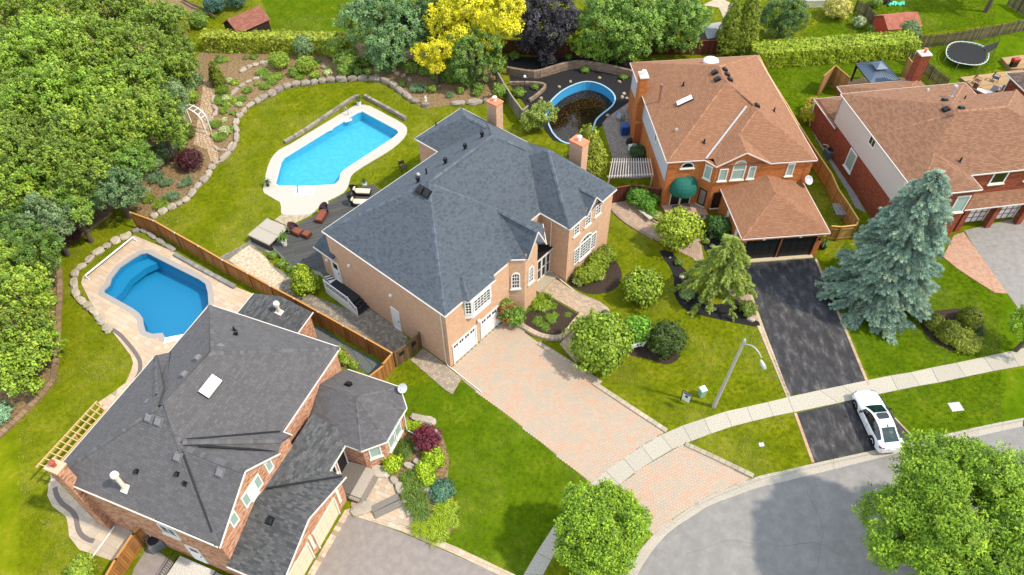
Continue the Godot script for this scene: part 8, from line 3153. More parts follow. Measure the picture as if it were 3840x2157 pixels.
# spruce: whorls of drooping boughs thick with needle fingers
func spruce(label: String, at: Vector3, h: float, rad: float, pal: Array) -> void:
	var r := RandomNumberGenerator.new()
	r.seed = 4242
	var th := thing("blue_spruce", label, "tree", at)
	var tr := MB.new()
	tr.tube([Vector3.ZERO, Vector3.UP * h * 0.6, Vector3.UP * h * 0.97], [0.2, 0.12, 0.03], 8)
	var tm := MeshInstance3D.new()
	tm.name = "trunk"
	tm.mesh = tr.mesh()
	tm.material_override = M.bark
	th.add_child(tm)
	var xf := []
	var cols := []
	var br := MB.new()
	var y := 0.45
	while y < h:
		var s := y / h
		var reach := rad * minf(1.0, pow(1.0 - s, 0.66) * 1.04) + 0.12
		var n := int(lerpf(11.0, 5.0, s))
		for k in n:
			var a := r.randf() * TAU
			var l := reach * r.randf_range(0.72, 1.08)
			var d := Vector3(cos(a), 0, sin(a))
			var tip := d * l + Vector3.UP * (y - l * 0.16)
			var root := Vector3.UP * (y + 0.1)
			br.tube([root, tip], [0.03, 0.012], 4, false)
			var steps := int(l / 0.22) + 1
			for j in steps:
				var f := (j + 1.0) / steps
				if f < 0.3 and l > 1.0:
					continue
				var p := root.lerp(tip, f) + Vector3.UP * 0.12 * sin(f * PI)
				for w in [-1, 0, 1]:
					if w == 0 and f < 0.85:
						continue
					var fd: Vector3 = (d + d.cross(Vector3.UP) * w * r.randf_range(0.5, 1.0) + Vector3.UP * r.randf_range(-0.25, 0.1)).normalized()
					var sc := r.randf_range(0.5, 0.75) * (1.0 if l > 1.0 else 0.8)
					var x := Vector3.UP.cross(fd).normalized()
					xf.append(Transform3D(Basis(x, fd.cross(x), fd).scaled_local(Vector3(sc * 1.25, sc * 1.25, sc)), p))
					cols.append(tone(pal, r))
		y += lerpf(0.3, 0.22, s)
	var bn := MeshInstance3D.new()
	bn.name = "boughs"
	bn.mesh = br.mesh()
	bn.material_override = M.bark
	th.add_child(bn)
	multi("needles", finger, xf, cols, M.needle, th)


# thin conifer with a few long weeping boughs
func weeper(label: String, at: Vector3, pal: Array, z: float) -> void:
	var r := RandomNumberGenerator.new()
	r.seed = 77
	var th := thing("weeping_conifer", label, "tree", at)
	var xf := []
	var cols := []
	var br := MB.new()
	br.tube([Vector3.ZERO, Vector3(0.05, 1.5, 0), Vector3(0.1, 3.0, -0.05), Vector3(0.25, 4.7, -0.1)], [0.09, 0.07, 0.05, 0.02], 7)
	# boughs: azimuth, root height, reach; long below, short and hanging above
	for nb in 30:
		var y0 := lerpf(1.0, 4.4, nb / 29.0)
		var b := [nb * 2.4 + r.randf_range(-0.4, 0.4), y0, lerpf(2.3, 0.6, nb / 29.0) * r.randf_range(0.65, 1.15)]
		var d := Vector3(cos(b[0]), 0, sin(b[0]))
		var pts := []
		for k in 8:
			var f := k / 7.0
			pts.append(Vector3(0.08, b[1], 0) + d * b[2] * f + Vector3.UP * (0.35 * sin(f * PI * 0.7) - 1.5 * f * f * b[2] * 0.5))
		br.tube(pts, [0.035, 0.03, 0.025, 0.02, 0.015], 4, false)
		for k in 46:
			var f := r.randf_range(0.06, 1.0)
			var i := mini(int(f * 7.0), 6)
			var p: Vector3 = pts[i].lerp(pts[i + 1], f * 7.0 - i)
			var fd: Vector3 = (d * 0.5 + Vector3(r.randfn(), 0, r.randfn()) * 0.35 + Vector3.DOWN * r.randf_range(0.3, 1.1)).normalized()
			var sc := r.randf_range(0.34, 0.6)
			var x := fd.cross(Vector3(r.randfn(), r.randfn(), r.randfn())).normalized()
			xf.append(Transform3D(Basis(x, fd.cross(x), fd).scaled_local(Vector3(sc, sc, sc)), p))
			cols.append(tone(pal, r))
	for k in 150:
		var y := r.randf_range(1.0, 4.9)
		var a := r.randf() * TAU
		var fd: Vector3 = Vector3(cos(a), -0.5, sin(a)).normalized()
		var x := fd.cross(Vector3.UP).normalized()
		xf.append(Transform3D(Basis(x, fd.cross(x), fd).scaled_local(Vector3(0.45, 0.45, 0.45)), Vector3(0.1, y, -0.05)))
		cols.append(tone(pal, r))
	var bn := MeshInstance3D.new()
	bn.name = "trunk"
	bn.mesh = br.mesh()
	bn.material_override = M.bark
	th.add_child(bn)
	multi("needles", finger, xf, cols, M.needle, th)
	for n in th.get_children():
		n.scale = Vector3.ONE * z


func build_plants() -> void:
	clump_broad = leaf_shoot(26, 0.5, 0.3, 1)
	shoot_thin = leaf_shoot(22, 0.5, 0.22, 8)
	clump_maple = leaf_shoot(26, 0.46, 0.36, 2)
	clump_fine = leaf_clump(22, 0.55, 0.34, 3)
	clump_box = leaf_clump(15, 0.75, 0.5, 4)
	finger = needle_finger(5)
	blades = blade_clump(6)
	var yg := pals([[146, 170, 42], [130, 156, 34], [160, 182, 54], [116, 144, 30]])
	var mg := pals([[110, 142, 40], [122, 154, 48], [96, 126, 34], [134, 162, 58]])
	var dg := pals([[58, 86, 32], [70, 98, 38], [48, 74, 28]])
	var gg := pals([[118, 144, 86], [104, 130, 74], [132, 156, 100]])
	# the wood on the left
	var grp := "trees of the dense wood on the left"
	var labs := ["bright yellow-green leafy tree deep in the dense wood", "mid-green leafy tree in the dense wood", "grey-green leafy tree at the edge of the dense wood"]
	var own := {3: "yellow-green tree of the wood beside the sloping hedge", 7: "yellow-green tree of the wood below the sloping hedge", 8: "pale lime tree of the wood facing the long hedge", 9: "small lime tree at the wood's edge by the twin cypress", 13: "yellow-green tree of the wood left of the garden arch", 14: "small grey-green tree right behind the garden arch", 19: "yellow-green tree of the wood left of the burgundy shrub", 23: "grey-green tree of the wood above the golden fence end", 24: "mid-green tree of the wood between burgundy shrub and fence end", 26: "grey-green tree of the wood above the burgundy shrub on the timber edging", 27: "small mid-green tree over the upper end of the timber edging", 29: "mid-green tree hanging over the timber edging beside the deep blue pool"}
	var fi := -1
	for q in [[20, 20, 6.0, 5.2, 0], [150, 40, 6.5, 5.2, 0], [280, 20, 6.5, 5.0, 0], [380, 50, 6, 4.4, 0], [20, 140, 6, 4.8, 0], [120, 150, 6.5, 5.0, 0], [235, 130, 6.5, 4.8, 0], [340, 140, 6, 4.2, 0], [430, 140, 4.0, 3.0, 0], [445, 185, 3.0, 2.4, 0], [30, 260, 5.5, 4.4, 0], [140, 265, 6, 4.6, 0], [250, 240, 6, 4.4, 0], [350, 230, 5, 3.8, 0], [425, 250, 3.2, 2.6, 2], [20, 370, 5, 4.0, 0], [120, 370, 5.5, 4.2, 0], [225, 350, 5.5, 4.2, 0], [320, 330, 5, 3.8, 0], [405, 320, 4, 3.0, 0], [30, 480, 4.5, 3.6, 0], [120, 470, 4.5, 3.8, 0], [205, 450, 4.5, 3.6, 0], [280, 460, 4, 3.2, 2], [320, 420, 4, 3.0, 1], [40, 570, 4, 3.2, 1], [120, 560, 3.8, 3.0, 2], [190, 540, 3.2, 2.4, 1], [30, 660, 3.6, 3.0, 0], [95, 650, 3.2, 2.6, 1], [60, 745, 3.2, 2.8, 0], [35, 830, 3, 2.6, 0], [85, 870, 2.6, 2.2, 0], [45, 940, 2.4, 2.2, 0], [10, 900, 2.6, 2.4, 0]]:
		var c := o(q[0], q[1], q[2])
		fi += 1
		var kk := rng.randf_range(0.62, 1.05)
		var pl := []
		for w in [yg, mg, gg][q[4]]:
			pl.append(Color(w.r * kk * rng.randf_range(0.8, 1.05), w.g * kk, w.b * kk))
		tree("forest_tree", own.get(fi, labs[q[4]]), Vector3(c.x, 0, c.z), q[2] + rng.randf_range(-0.8, 0.9), Vector3(q[3], q[3] * 0.82, q[3]) * rng.randf_range(0.86, 1.02), pl, {"group": grp, "size": 0.33, "lobes": 34, "lobe": 0.25, "fluff": 0.12, "dens": 0.8, "mesh": clump_maple if q[4] == 0 else clump_broad})
	# trees along the back
	var c := t(1, 1000, 200, 4.5)
	tree("maple_tree", "large bluish-green tree left of the golden yellow tree", Vector3(c.x, 0, c.z), 4.0, Vector3(5.2, 4.4, 4.2), pals([[98, 134, 72], [112, 148, 86], [84, 118, 60], [130, 162, 104]]), {"size": 0.42, "lobes": 34, "lobe": 0.3, "dens": 1.3})
	c = t(1, 1680, 140, 6.0)
	tree("locust_tree", "golden yellow leafed tree behind the peach house", Vector3(c.x, 0, c.z), 6.0, Vector3(5.2, 3.6, 3.6), pals([[214, 206, 14], [226, 216, 18], [200, 194, 16], [220, 212, 40]]), {"size": 0.42, "lobes": 28, "lobe": 0.3, "dens": 1.3})
	c = t(1, 1370, 410, 3.6)
	tree("locust_sapling", "lower golden yellow tree hanging over the boulder bed", Vector3(c.x, 0, c.z), 3.6, Vector3(2.5, 1.9, 2.0), pals([[214, 206, 14], [226, 216, 18], [204, 198, 16]]), {"size": 0.36, "lobes": 10})
	c = t(1, 1660, 450, 3.0)
	tree("understorey_tree", "mid-green tree below the golden yellow tree", Vector3(c.x, 0, c.z), 3.0, Vector3(3.4, 3.0, 2.6), pals([[96, 130, 40], [84, 116, 34], [112, 144, 52]]), {"size": 0.4, "lobes": 18})
	c = t(2, 310, 205, 3.8)
	tree("copper_beech", "dark purple leafed tree between yellow and green crowns", Vector3(c.x, 0, c.z), 3.8, Vector3(4.1, 4.0, 3.2), pals([[44, 40, 46], [56, 52, 60], [36, 33, 38], [74, 70, 80]]), {"size": 0.4, "lobes": 30, "lobe": 0.32, "dens": 1.3})
	c = t(2, 830, 200, 4.0)
	tree("maple_tree", "fresh green tree overhanging the dark red fence", Vector3(c.x, 0, c.z), 4.0, Vector3(5.2, 4.4, 3.8), pals([[110, 146, 46], [126, 162, 58], [92, 128, 38], [140, 172, 70]]), {"size": 0.42, "lobes": 34, "lobe": 0.28, "dens": 1.3})
	c = t(2, 1280, 160, 3.6)
	tree("maple_tree", "fresh green tree left of the pale metal shed", Vector3(c.x, 0, c.z), 3.6, Vector3(4.0, 3.6, 3.2), pals([[110, 146, 46], [126, 162, 58], [92, 128, 38]]), {"size": 0.42, "lobes": 28, "lobe": 0.28, "dens": 1.3})
	c = t(2, 620, 350, 2.2)
	tree("maple_sapling", "young lime green maple against the dark red fence", Vector3(c.x, 0, c.z), 2.2, Vector3(1.7, 1.4, 1.4), pals([[128, 166, 30], [116, 152, 26], [144, 178, 44]]), {"size": 0.36, "lobes": 14})
	c = t(1, 1330, 160, 4.6)
	tree("maple_tree", "dark green tree showing between the bluish-green and golden crowns", Vector3(c.x, 0, c.z), 4.6, Vector3(3.2, 3.0, 2.6), pals([[76, 108, 44], [88, 120, 52], [66, 96, 38]]), {"size": 0.42, "lobes": 22, "lobe": 0.3})
	for k in 2:
		c = [t(2, 1650, 400), t(2, 1765, 405)][k]
		cone("cedar_tree", ["left spire of the tall clipped cedar pair", "right spire of the tall clipped cedar pair"][k], c, 1.5, [8.2, 9.2][k], pals([[128, 146, 26], [114, 132, 22], [142, 158, 34]]), 0.26, {"category": "tree", "power": 0.75, "group": "pair of tall cedars"})
	c = t(3, 190, 150, 2.5)
	tree("leafy_tree", "rounded dark green tree behind the right-hand hedge", Vector3(c.x, 0, c.z), 2.5, Vector3(2.7, 2.2, 2.2), pals([[78, 112, 44], [90, 124, 52], [66, 98, 38]]), {"size": 0.32, "lobes": 16})
	c = t(3, 610, 50, 1.4)
	ball("golden_shrub", "round pale yellow shrub at the top of the picket fence", Vector3(c.x, 0, c.z), 1.55, 1.35, pals([[206, 198, 96], [190, 184, 74], [216, 208, 116]]), 0.24)
	ball("flowering_shrub", "white flowering shrub at the foot of the picket fence", t(3, 755, 205), 0.75, 0.65, pals([[120, 150, 60], [150, 170, 90], [216, 214, 200]]), 0.18)
	ball("leafy_shrub", "small green shrub next to the white flowering shrub", t(3, 860, 240), 0.6, 0.4, mg, 0.2)
	ball("leafy_shrub", "small green shrub by the turquoise tarpaulin", t(3, 880, 50), 0.8, 0.6, mg, 0.22)
	ball("purple_shrub", "dark purple flowering shrub by the turquoise tarpaulin", t(3, 960, 20), 0.7, 0.6, pals([[70, 44, 60], [90, 60, 60], [76, 92, 50]]), 0.2)
	var tarp := MB.new()
	for k in 9:
		var p0 := t(3, 985 + k * 14, 38 + 8 * sin(k * 2.1), 0.15 + 0.12 * sin(k * 1.7))
		var p1 := t(3, 985 + (k + 1) * 14, 38 + 8 * sin((k + 1) * 2.1), 0.15 + 0.12 * sin((k + 1) * 1.7))
		var q0 := t(3, 985 + k * 14, 12 + 6 * sin(k * 1.3), 0.25 + 0.12 * sin(k * 2.3))
		var q1 := t(3, 985 + (k + 1) * 14, 12 + 6 * sin((k + 1) * 1.3), 0.25 + 0.12 * sin((k + 1) * 2.3))
		tarp.quad(p0, p1, q1, q0)
	tag(obj("tarpaulin", tarp, mat(c8(60, 190, 160), 0.5)), "crumpled turquoise tarpaulin on the far lawn", "tarpaulin")
	# bare trunk at the top right
	c = t(3, 1720, 90)
	tree("shade_tree", "tree with a bare grey trunk rising past the top edge", c, 7.5, Vector3(3.4, 2.4, 3.0), mg, {"size": 0.5, "lobes": 14, "trunk": 0.22})
	# hedges
	var hg := pals([[166, 176, 40], [148, 162, 32], [180, 188, 54], [134, 150, 30]])
	hedge("long_hedge", "long clipped yellow-green hedge above the boulder terraces", t(0, 1560, 370), t(1, 760, 395), 1.5, 2.0, hg, 0.3)
	hedge("sloping_hedge", "clipped hedge beside the vegetable plot", t(0, 1090, 110), t(0, 1400, 260), 1.4, 1.9, hg, 0.3)
	hedge("right_hedge", "broad clipped bright green hedge behind the gazebo", t(3, -60, 480), t(3, 1150, 395), 2.4, 2.0, pals([[156, 176, 24], [138, 160, 18], [170, 188, 38]]), 0.3)
	ball("grey_shrub", "loose grey-green shrub growing out of the hedge end", t(3, 1110, 320), 1.2, 1.3, gg, 0.26)
	# yellow bushes by the pine fence
	ball("golden_shrub", "golden bush between the two brick houses", t(3, 395, 920), 1.15, 0.95, pals([[170, 170, 20], [154, 158, 20], [184, 180, 40]]), 0.22)
	ball("orange_shrub", "orange tinged bush behind the golden bush", t(3, 410, 840), 0.85, 0.8, pals([[196, 150, 50], [180, 160, 50], [170, 150, 40]]), 0.22)
	# pond garden
	c = t(2, 235, 880, 1.6)
	tree("small_tree", "small yellow-green tree between the grey fence and the murky pool", Vector3(c.x, 0, c.z), 1.6, Vector3(1.55, 1.4, 1.3), pals([[140, 160, 58], [124, 146, 48], [156, 172, 76]]), {"size": 0.3, "lobes": 14})
	cone("broad_cedar", "broad yellow-green cedar beside the right-hand chimney of the peach house", t(2, 590, 1290), 2.0, 5.6, pals([[140, 152, 30], [124, 138, 26], [154, 164, 42]]), 0.34, {"category": "tree", "power": 0.6, "dens": 5.0})
	for q in [[2, 60, 440, 0.6], [2, 320, 470, 0.45], [2, 470, 440, 0.4], [2, 720, 470, 0.6], [2, 830, 440, 0.5], [2, 890, 450, 0.55], [2, 590, 540, 0.5], [2, 200, 570, 0.4], [2, 90, 720, 0.7], [2, 215, 670, 0.4], [2, 880, 595, 0.4]]:
		ball("bedding_plant", "low green plant in the dark beds of the pond garden", t(q[0], q[1], q[2]), q[3], q[3] * 0.6, mg, 0.18, {"category": "plant", "group": "plants of the pond garden"})
	ball("leafy_shrub", "dark green shrub under the white pergola", t(2, 985, 1190), 0.9, 0.7, dg, 0.22)
	# main front garden
	ball("globe_tree", "clipped globe tree between the orange house walk and the lawn", t(6, 1270, 400), 1.75, 1.55, pals([[156, 174, 34], [138, 158, 26], [170, 186, 48]]), 0.34, {"category": "tree", "lift": 1.9, "dens": 5.0, "mesh": clump_box})
	ball("globe_shrub", "lone globe shrub in the middle of the front lawn", t(6, 1010, 800), 1.5, 1.35, pals([[134, 158, 30], [118, 144, 24], [148, 170, 42]]), 0.32, {"dens": 5.0, "mesh": clump_box})
	ball("globe_shrub", "largest globe shrub at the corner of the pink driveway", t(6, 690, 1255), 2.25, 2.0, pals([[132, 160, 30], [116, 144, 24], [148, 172, 44]]), 0.36, {"dens": 5.0, "mesh": clump_box})
	ball("globe_shrub", "bright green globe shrub behind the white address board", t(6, 975, 1090), 1.15, 0.9, pals([[112, 166, 34], [124, 176, 44], [100, 152, 28]]), 0.3, {"mesh": clump_box})
	ball("globe_shrub", "dark green globe shrub right of the white address board", t(6, 1195, 1180), 1.4, 1.25, pals([[66, 88, 18], [78, 100, 22], [56, 76, 16]]), 0.24, {"dens": 6.0})
	for q in [[580, 665, 0.85, 0], [650, 625, 0.85, 0], [690, 555, 0.9, 1], [750, 510, 0.85, 1]]:
		ball("yew_shrub", "low rounded yew in the mulch bed under the arched window", t(6, q[0], q[1]), q[2], q[2] * 0.72, pals([[128, 148, 14], [112, 134, 10], [140, 158, 24]]), 0.22, {"group": "yews under the arched window", "dens": 6.0})
	ball("variegated_shrub", "small pale variegated shrub at the tip of the yew bed", t(6, 535, 690), 0.42, 0.3, pals([[196, 200, 120], [170, 180, 90]]), 0.16)
	ball("variegated_shrub", "small pale plant between yews and mulch", t(6, 705, 650), 0.36, 0.25, pals([[186, 192, 110], [150, 168, 80]]), 0.16)
	weeper("straggly weeping conifer with drooping boughs in the black mulch bed", t(6, 1560, 800), pals([[150, 168, 64], [134, 154, 54], [164, 180, 82]]), 1.42)
	ball("hosta_plant", "pale striped hosta in the black mulch bed", t(6, 1350, 790), 0.55, 0.38, pals([[150, 172, 110], [130, 156, 90]]), 0.22, {"category": "plant", "mesh": clump_box})
	ball("juniper_shrub", "low olive shrub at the end of the black mulch bed", t(6, 1810, 910), 0.7, 0.55, pals([[104, 124, 30], [120, 138, 44]]), 0.2)
	ball("round_shrub", "small dark round shrub by the black garage door", t(6, 1710, 565), 0.4, 0.38, dg, 0.16)
	for q in [[980, 90, 1.0, 0.9], [1050, 140, 0.75, 0.7], [1095, 75, 0.7, 0.6], [1090, 185, 0.45, 0.4]]:
		ball("leafy_shrub", "bright green shrub clump at the corner of the orange brick wall", t(6, q[0], q[1]), q[2], q[3], pals([[86, 136, 20], [98, 148, 28], [76, 122, 18]]), 0.26, {"group": "shrubs at the orange wall corner"})
	ball("variegated_shrub", "pale variegated shrub beside the stone bench", t(6, 1135, 205), 0.45, 0.32, pals([[190, 196, 110], [170, 180, 96]]), 0.16)
	c = t(6, 1600, 270, 0.9)
	ball("leafy_shrub", "large dark green shrub against the garage side wall", Vector3(c.x, 0, c.z), 1.15, 1.0, pals([[60, 96, 24], [70, 108, 30], [50, 84, 20]]), 0.26)
	for q in [[1520, 290], [1465, 300], [1500, 390], [1300, 545]]:
		ball("bedding_plant", "small green plant in the bed by the orange garage", t(6, q[0], q[1]), 0.32, 0.28, mg, 0.16, {"category": "plant", "group": "plants by the orange garage"})
	# blue spruce and topiary
	spruce("large blue spruce with thick silvery boughs on the corner lawn", g(3272, 1122), 12.9, 3.75, pals([[164, 190, 168], [148, 176, 156], [178, 202, 178], [190, 208, 178], [138, 166, 150]]))
	var tg := pals([[112, 124, 16], [100, 112, 14], [124, 136, 24]])
	cone("topiary_cone", "clipped pointed topiary nearest the blue spruce", t(7, 1320, 1020), 0.7, 1.5, tg, 0.14, {"power": 0.5, "dens": 7.0})
	cone("topiary_cone", "large clipped topiary with sloping top in the middle of the mulch bed", t(7, 1420, 1100), 0.95, 1.9, tg, 0.14, {"power": 0.5, "dens": 7.0})
	cone("topiary_cone", "clipped pointed topiary at the far side of the mulch bed", t(7, 1580, 990), 0.95, 1.9, tg, 0.14, {"power": 0.5, "dens": 7.0})
	ball("topiary_mound", "low spreading clipped mound in front of the pointed topiaries", t(7, 1550, 1145), 1.1, 0.6, pals([[142, 152, 34], [130, 140, 28], [152, 162, 46]]), 0.14, {"dens": 8.0, "lift": 0.4})
	ball("round_shrub", "small dark ball shrub beside the clipped mound", t(7, 1660, 1085), 0.34, 0.32, dg, 0.12)
	# street trees
	var ash := pals([[134, 168, 22], [116, 152, 18], [150, 182, 36], [100, 136, 16]])
	c = t(10, 700, 1110, 3.8)
	tree("street_tree", "young light green tree standing at the sidewalk by the pink driveway", Vector3(c.x, 0, c.z), 3.8, Vector3(3.0, 2.6, 3.0), ash, {"size": 0.29, "lobes": 40, "lobe": 0.24, "n": 4600, "mesh": shoot_thin})
	c = t(11, 1550, 1030, 6.0)
	tree("street_tree", "large light green tree spreading over the grey road", Vector3(c.x, 0, c.z), 6.0, Vector3(6.3, 4.2, 5.6), ash, {"size": 0.31, "lobes": 70, "lobe": 0.19, "n": 12000, "mesh": shoot_thin})
	c = t(7, 2110, 1000, 3.2)
	tree("street_tree", "leafy branch of a tree reaching in at the right edge", Vector3(c.x, 0, c.z), 3.0, Vector3(1.6, 1.3, 1.6), ash, {"size": 0.34, "lobes": 14})
	# entry bed
	ball("rose_bush", "leafy rose bush with red blooms beside the white garage door", t(6, 60, 985), 0.85, 0.8, pals([[104, 140, 34], [90, 124, 28], [120, 154, 44]]), 0.26, {"dens": 5.0})
	ball("rose_bush", "taller rose climbing the peach brick between garage and entry bay", t(5, 1900, 985), 0.75, 1.3, pals([[104, 140, 34], [118, 150, 50], [140, 60, 30]]), 0.26, {"lift": 1.3})
	tuft("ornamental_grass", "tall bright ornamental grass by the front step", t(6, 265, 850), 0.95, pals([[140, 166, 24], [124, 150, 20]]), {"n": 14, "tall": 1.1})
	for q in [[335, 870, 0.5], [345, 955, 0.6], [205, 880, 0.5], [290, 1030, 0.45], [235, 985, 0.45], [460, 935, 0.3]]:
		tuft("daylily", "green arching daylily clump in the entry mulch bed", t(6, q[0], q[1]), q[2], pals([[116, 150, 26], [104, 136, 22]]), {"group": "daylilies in the entry bed"})
	# cedar by the dark deck and plants below
	cone("young_cedar", "bright green young cedar growing beside the dark deck", t(5, 400, 740), 1.1, 3.3, pals([[142, 166, 22], [126, 150, 18], [156, 176, 34]]), 0.32, {"category": "tree", "power": 0.6, "dens": 5.0, "mesh": clump_box})
	for q in [[150, 495, 0.35], [220, 560, 0.42], [285, 610, 0.4]]:
		ball("bedding_plant", "small plant along the white deck skirting", t(5, q[0], q[1]), q[2], q[2] * 0.8, mg, 0.18, {"category": "plant", "group": "plants along the deck skirting"})
	for q in [[640, 1235, 0.55], [700, 1290, 0.45], [765, 1325, 0.35]]:
		ball("bedding_plant", "yellow-green shrub in the small bed by the gravel strip", t(5, q[0], q[1]), q[2], q[2] * 0.8, yg, 0.2, {"category": "shrub", "group": "shrubs by the gravel strip"})
	# rockery by the entry patio
	ball("red_maple", "small crimson Japanese maple in the rockery", t(9, 1315, 470), 0.95, 0.75, pals([[106, 26, 44], [120, 34, 52], [90, 22, 40]]), 0.24, {"lift": 0.8, "category": "tree"})
	for q in [[1050, 630, 0.62], [1360, 590, 0.75], [1300, 680, 0.65], [1330, 750, 0.5], [1165, 340, 0.4], [1230, 345, 0.4]]:
		ball("golden_shrub", "bright lime shrub in the rockery", t(9, q[0], q[1]), q[2], q[2] * 0.7, pals([[150, 180, 10], [136, 166, 8], [164, 190, 26]]), 0.22, {"group": "lime shrubs of the rockery", "mesh": clump_box})
	for q in [[1160, 490, 0.75], [1120, 560, 0.6], [1190, 740, 0.7], [1215, 830, 0.75], [1225, 920, 0.75], [1260, 990, 0.7]]:
		tuft("ornamental_grass", "dark green ornamental grass in the rockery", t(9, q[0], q[1]), q[2], pals([[84, 110, 24], [98, 124, 34]]), {"group": "grasses of the rockery", "n": 14, "tall": 1.0})
	ball("juniper_shrub", "spreading blue-green juniper in the rockery", t(9, 1425, 830), 0.85, 0.4, pals([[78, 118, 90], [90, 130, 100]]), 0.2)
	for q in [[1450, 950, 0.7], [1480, 1040, 0.6], [1420, 1120, 0.7], [1340, 1150, 0.7], [1250, 1090, 0.6], [1380, 1050, 0.5]]:
		tuft("daylily", "yellow-green daylily clump at the lawn end of the rockery", t(9, q[0], q[1]), q[2], pals([[150, 172, 12], [136, 158, 10]]), {"group": "daylilies of the rockery", "n": 12})
	# left garden: burgundy shrubs, small conifers and bedding clumps
	ball("burgundy_shrub", "burgundy leafed shrub at the end of the stone path", t(0, 1450, 1260), 1.15, 0.95, pals([[78, 30, 36], [92, 36, 42], [66, 26, 32]]), 0.24)
	ball("burgundy_shrub", "burgundy leafed shrub above the timber edging", t(4, 545, 365), 0.95, 0.7, pals([[74, 34, 36], [90, 44, 44], [60, 28, 30]]), 0.22)
	cone("dwarf_cypress", "taller point of the twin cypress by the upper terrace", t(0, 1660, 650), 0.85, 3.3, pals([[112, 122, 16], [98, 108, 14], [124, 134, 24]]), 0.2, {"power": 0.9})
	cone("dwarf_cypress", "shorter point of the twin cypress by the upper terrace", t(0, 1625, 635), 0.55, 2.5, pals([[112, 122, 16], [98, 108, 14]]), 0.2, {"power": 0.9})
	cone("dwarf_cypress", "olive cypress at the edge of the wood below the arch", t(0, 1420, 1040), 0.85, 2.4, pals([[92, 102, 18], [80, 90, 14]]), 0.2)
	ball("grey_shrub", "grey-green bush at the wood's edge below the burgundy shrub", t(0, 870, 1380), 1.8, 1.4, gg, 0.3)
	ball("grey_shrub", "grey-green shrub in front of the long hedge", t(1, 400, 420), 1.15, 1.2, gg, 0.26)
	for q in [[215, 510, 1.05, 0], [405, 545, 1.05, 0], [640, 430, 1.3, 0], [725, 520, 1.25, 1], [690, 570, 0.8, 1], [310, 570, 0.6, 1], [470, 590, 0.5, 0]]:
		ball("leafy_shrub", "fresh yellow-green shrub on the boulder terrace", t(1, q[0], q[1]), q[2], q[2] * 0.85, [yg, mg][q[3]], 0.24, {"group": "shrubs on the boulder terrace"})
	for q in [[0, 1680, 690, 0.6], [0, 1655, 775, 0.45], [0, 1690, 845, 0.4], [0, 1825, 755, 0.42], [0, 1870, 690, 0.45], [0, 1630, 945, 0.45], [0, 1670, 1045, 0.48], [1, 60, 560, 0.5], [1, 110, 590, 0.45], [1, 145, 625, 0.45], [1, 90, 665, 0.45], [1, 200, 590, 0.35], [1, 350, 590, 0.4], [1, 465, 590, 0.4], [4, 1120, 65, 0.45], [4, 1215, 105, 0.5]]:
		tuft("grass_clump", "rounded green grass clump in the boulder bed", t(q[0], q[1], q[2]), q[3] * 1.35, pals([[110, 140, 24], [98, 128, 20], [124, 150, 36]]), {"group": "grass clumps of the boulder bed", "n": 20})
	for q in [[0, 1700, 1000, 0.55], [0, 1705, 760, 0.45], [0, 1730, 620, 0.4], [0, 1620, 1030, 0.35], [0, 1690, 915, 0.3], [0, 1810, 800, 0.35], [1, 560, 560, 0.45]]:
		ball("hosta_plant", "pale variegated hosta in the boulder bed", t(q[0], q[1], q[2]), q[3], q[3] * 0.6, pals([[190, 200, 130], [170, 186, 110], [206, 210, 160]]), 0.2, {"category": "plant", "group": "hostas of the boulder bed", "mesh": clump_box})
	for q in [[0, 1190, 1360, 0.8], [0, 1400, 1390, 0.7], [4, 1310, 50, 0.7], [1, 1250, 690, 0.9], [1, 1000, 540, 0.6], [1, 1480, 730, 0.5], [0, 1260, 1390, 0.6]]:
		tuft("iris_clump", "grey-green iris clump with sword leaves", t(q[0], q[1], q[2]), q[3], pals([[110, 140, 96], [96, 126, 80]]), {"group": "iris clumps", "tall": 1.1, "n": 10})
	for q in [[1, 830, 500, 0.7], [1, 900, 470, 0.9], [1, 980, 500, 0.8], [1, 1090, 500, 0.7], [1, 1200, 540, 0.9], [1, 1300, 560, 0.8], [1, 1400, 600, 0.9], [1, 1520, 620, 0.9], [1, 1620, 640, 0.8], [1, 1700, 690, 0.6], [1, 1560, 700, 0.4], [1, 1350, 690, 0.45], [1, 790, 560, 0.5], [1, 860, 560, 0.4], [1, 1120, 650, 0.35], [1, 1680, 720, 0.45]]:
		ball("understorey_shrub", "shade-loving green shrub in the bed below the back trees", t(q[0], q[1], q[2]), q[3], q[3] * 0.75, [mg, dg][int(q[1]) % 2], 0.24, {"group": "shrubs below the back trees", "mesh": clump_box})
	for q in [[0, 1330, 620, 1.2], [0, 1400, 560, 1.3], [0, 1420, 700, 1.1], [0, 1370, 800, 1.2], [0, 1310, 880, 1.1], [0, 1290, 1010, 1.0], [0, 1350, 1130, 1.0], [0, 1270, 1190, 1.1], [0, 1180, 1280, 0.9], [0, 1480, 640, 0.8], [0, 1460, 770, 0.7], [4, 420, 560, 0.8], [4, 370, 690, 0.8], [4, 380, 860, 0.7], [4, 360, 1060, 0.8], [4, 340, 1260, 0.7], [8, 290, 40, 0.6]]:
		ball("edge_shrub", "loose green shrub at the foot of the dense wood", t(q[0], q[1], q[2]), q[3], q[3] * 0.95, [mg, gg, yg][int(q[1]) % 3], 0.28, {"group": "shrubs at the foot of the wood"})
	var rp := RandomNumberGenerator.new()
	rp.seed = 99
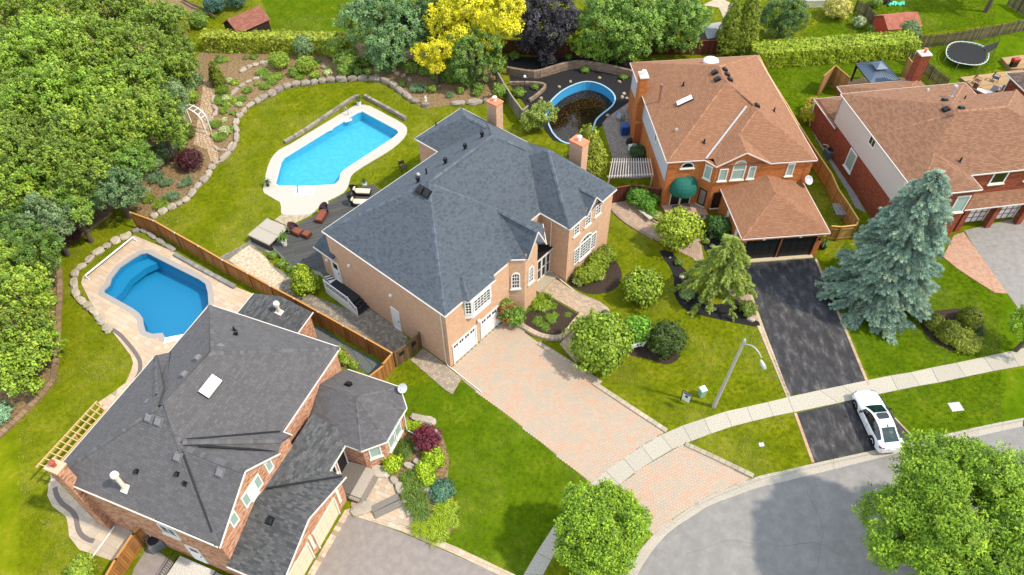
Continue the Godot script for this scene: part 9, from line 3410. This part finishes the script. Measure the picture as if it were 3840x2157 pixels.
	for k in 26:
		var q := [t(0, rp.randf_range(1640, 2000), rp.randf_range(440, 640)), t(1, rp.randf_range(0, 700), rp.randf_range(430, 600)), t(0, rp.randf_range(1640, 1780), rp.randf_range(660, 1080))][k % 3] as Vector3
		ball("ground_cover", "low patch of leafy ground cover on the terrace soil", q, rp.randf_range(0.3, 0.65), 0.16, [mg, yg][k % 2], 0.2, {"category": "plant", "group": "ground cover on the terrace"})
	ball("leafy_shrub", "tall leafy vine at the top of the grey fence", t(1, 1860, 760), 0.75, 1.0, mg, 0.26)
	ball("leafy_shrub", "light shrub at the lower edge of the left lawn", t(8, 640, 1420), 0.8, 0.6, yg, 0.22)
	ball("light_shrub", "pale blue-green shrub at the left edge below the wood", t(8, 10, 260), 0.9, 0.5, pals([[140, 180, 140], [120, 164, 124]]), 0.22)
	# shrubs and trees at the top
	ball("blue_shrub", "round blue spruce shrub beside the brown shed", t(0, 1640, 90), 1.3, 1.2, pals([[70, 110, 96], [84, 124, 108]]), 0.22)
	ball("leafy_shrub", "loose shrub between the vegetable plot and the hedge", t(0, 1510, 200), 1.1, 0.9, mg, 0.24)
	ball("blue_shrub", "second blue spruce shrub behind the brown shed", t(0, 1800, 60), 1.2, 1.2, pals([[66, 104, 80], [80, 120, 92]]), 0.22)
	# vegetable rows: single small plants
	for rw in [[1165, 45, 1350, 160], [1215, 25, 1420, 150], [1340, 60, 1450, 135]]:
		for k in 9:
			var s := k / 8.0
			ball("vegetable_plant", "small leafy vegetable in a row of the plot", t(0, lerpf(rw[0], rw[2], s), lerpf(rw[1], rw[3], s)), 0.26, 0.16, pals([[150, 166, 60], [132, 152, 48]]), 0.16, {"category": "vegetable", "group": "vegetable rows"})


func _ready() -> void:
	rng.seed = 12345
	setup_view()
	setup_materials()
	for f in [build_ground, build_house_2, build_house_1, build_house_3, build_house_4, build_walls, build_fences, build_stones, build_street, build_car, build_main_yard, build_neighbours, build_plants, build_cracks, build_grass]:
		var t0 := Time.get_ticks_msec()
		f.call()
		print(f.get_method(), " ", Time.get_ticks_msec() - t0)
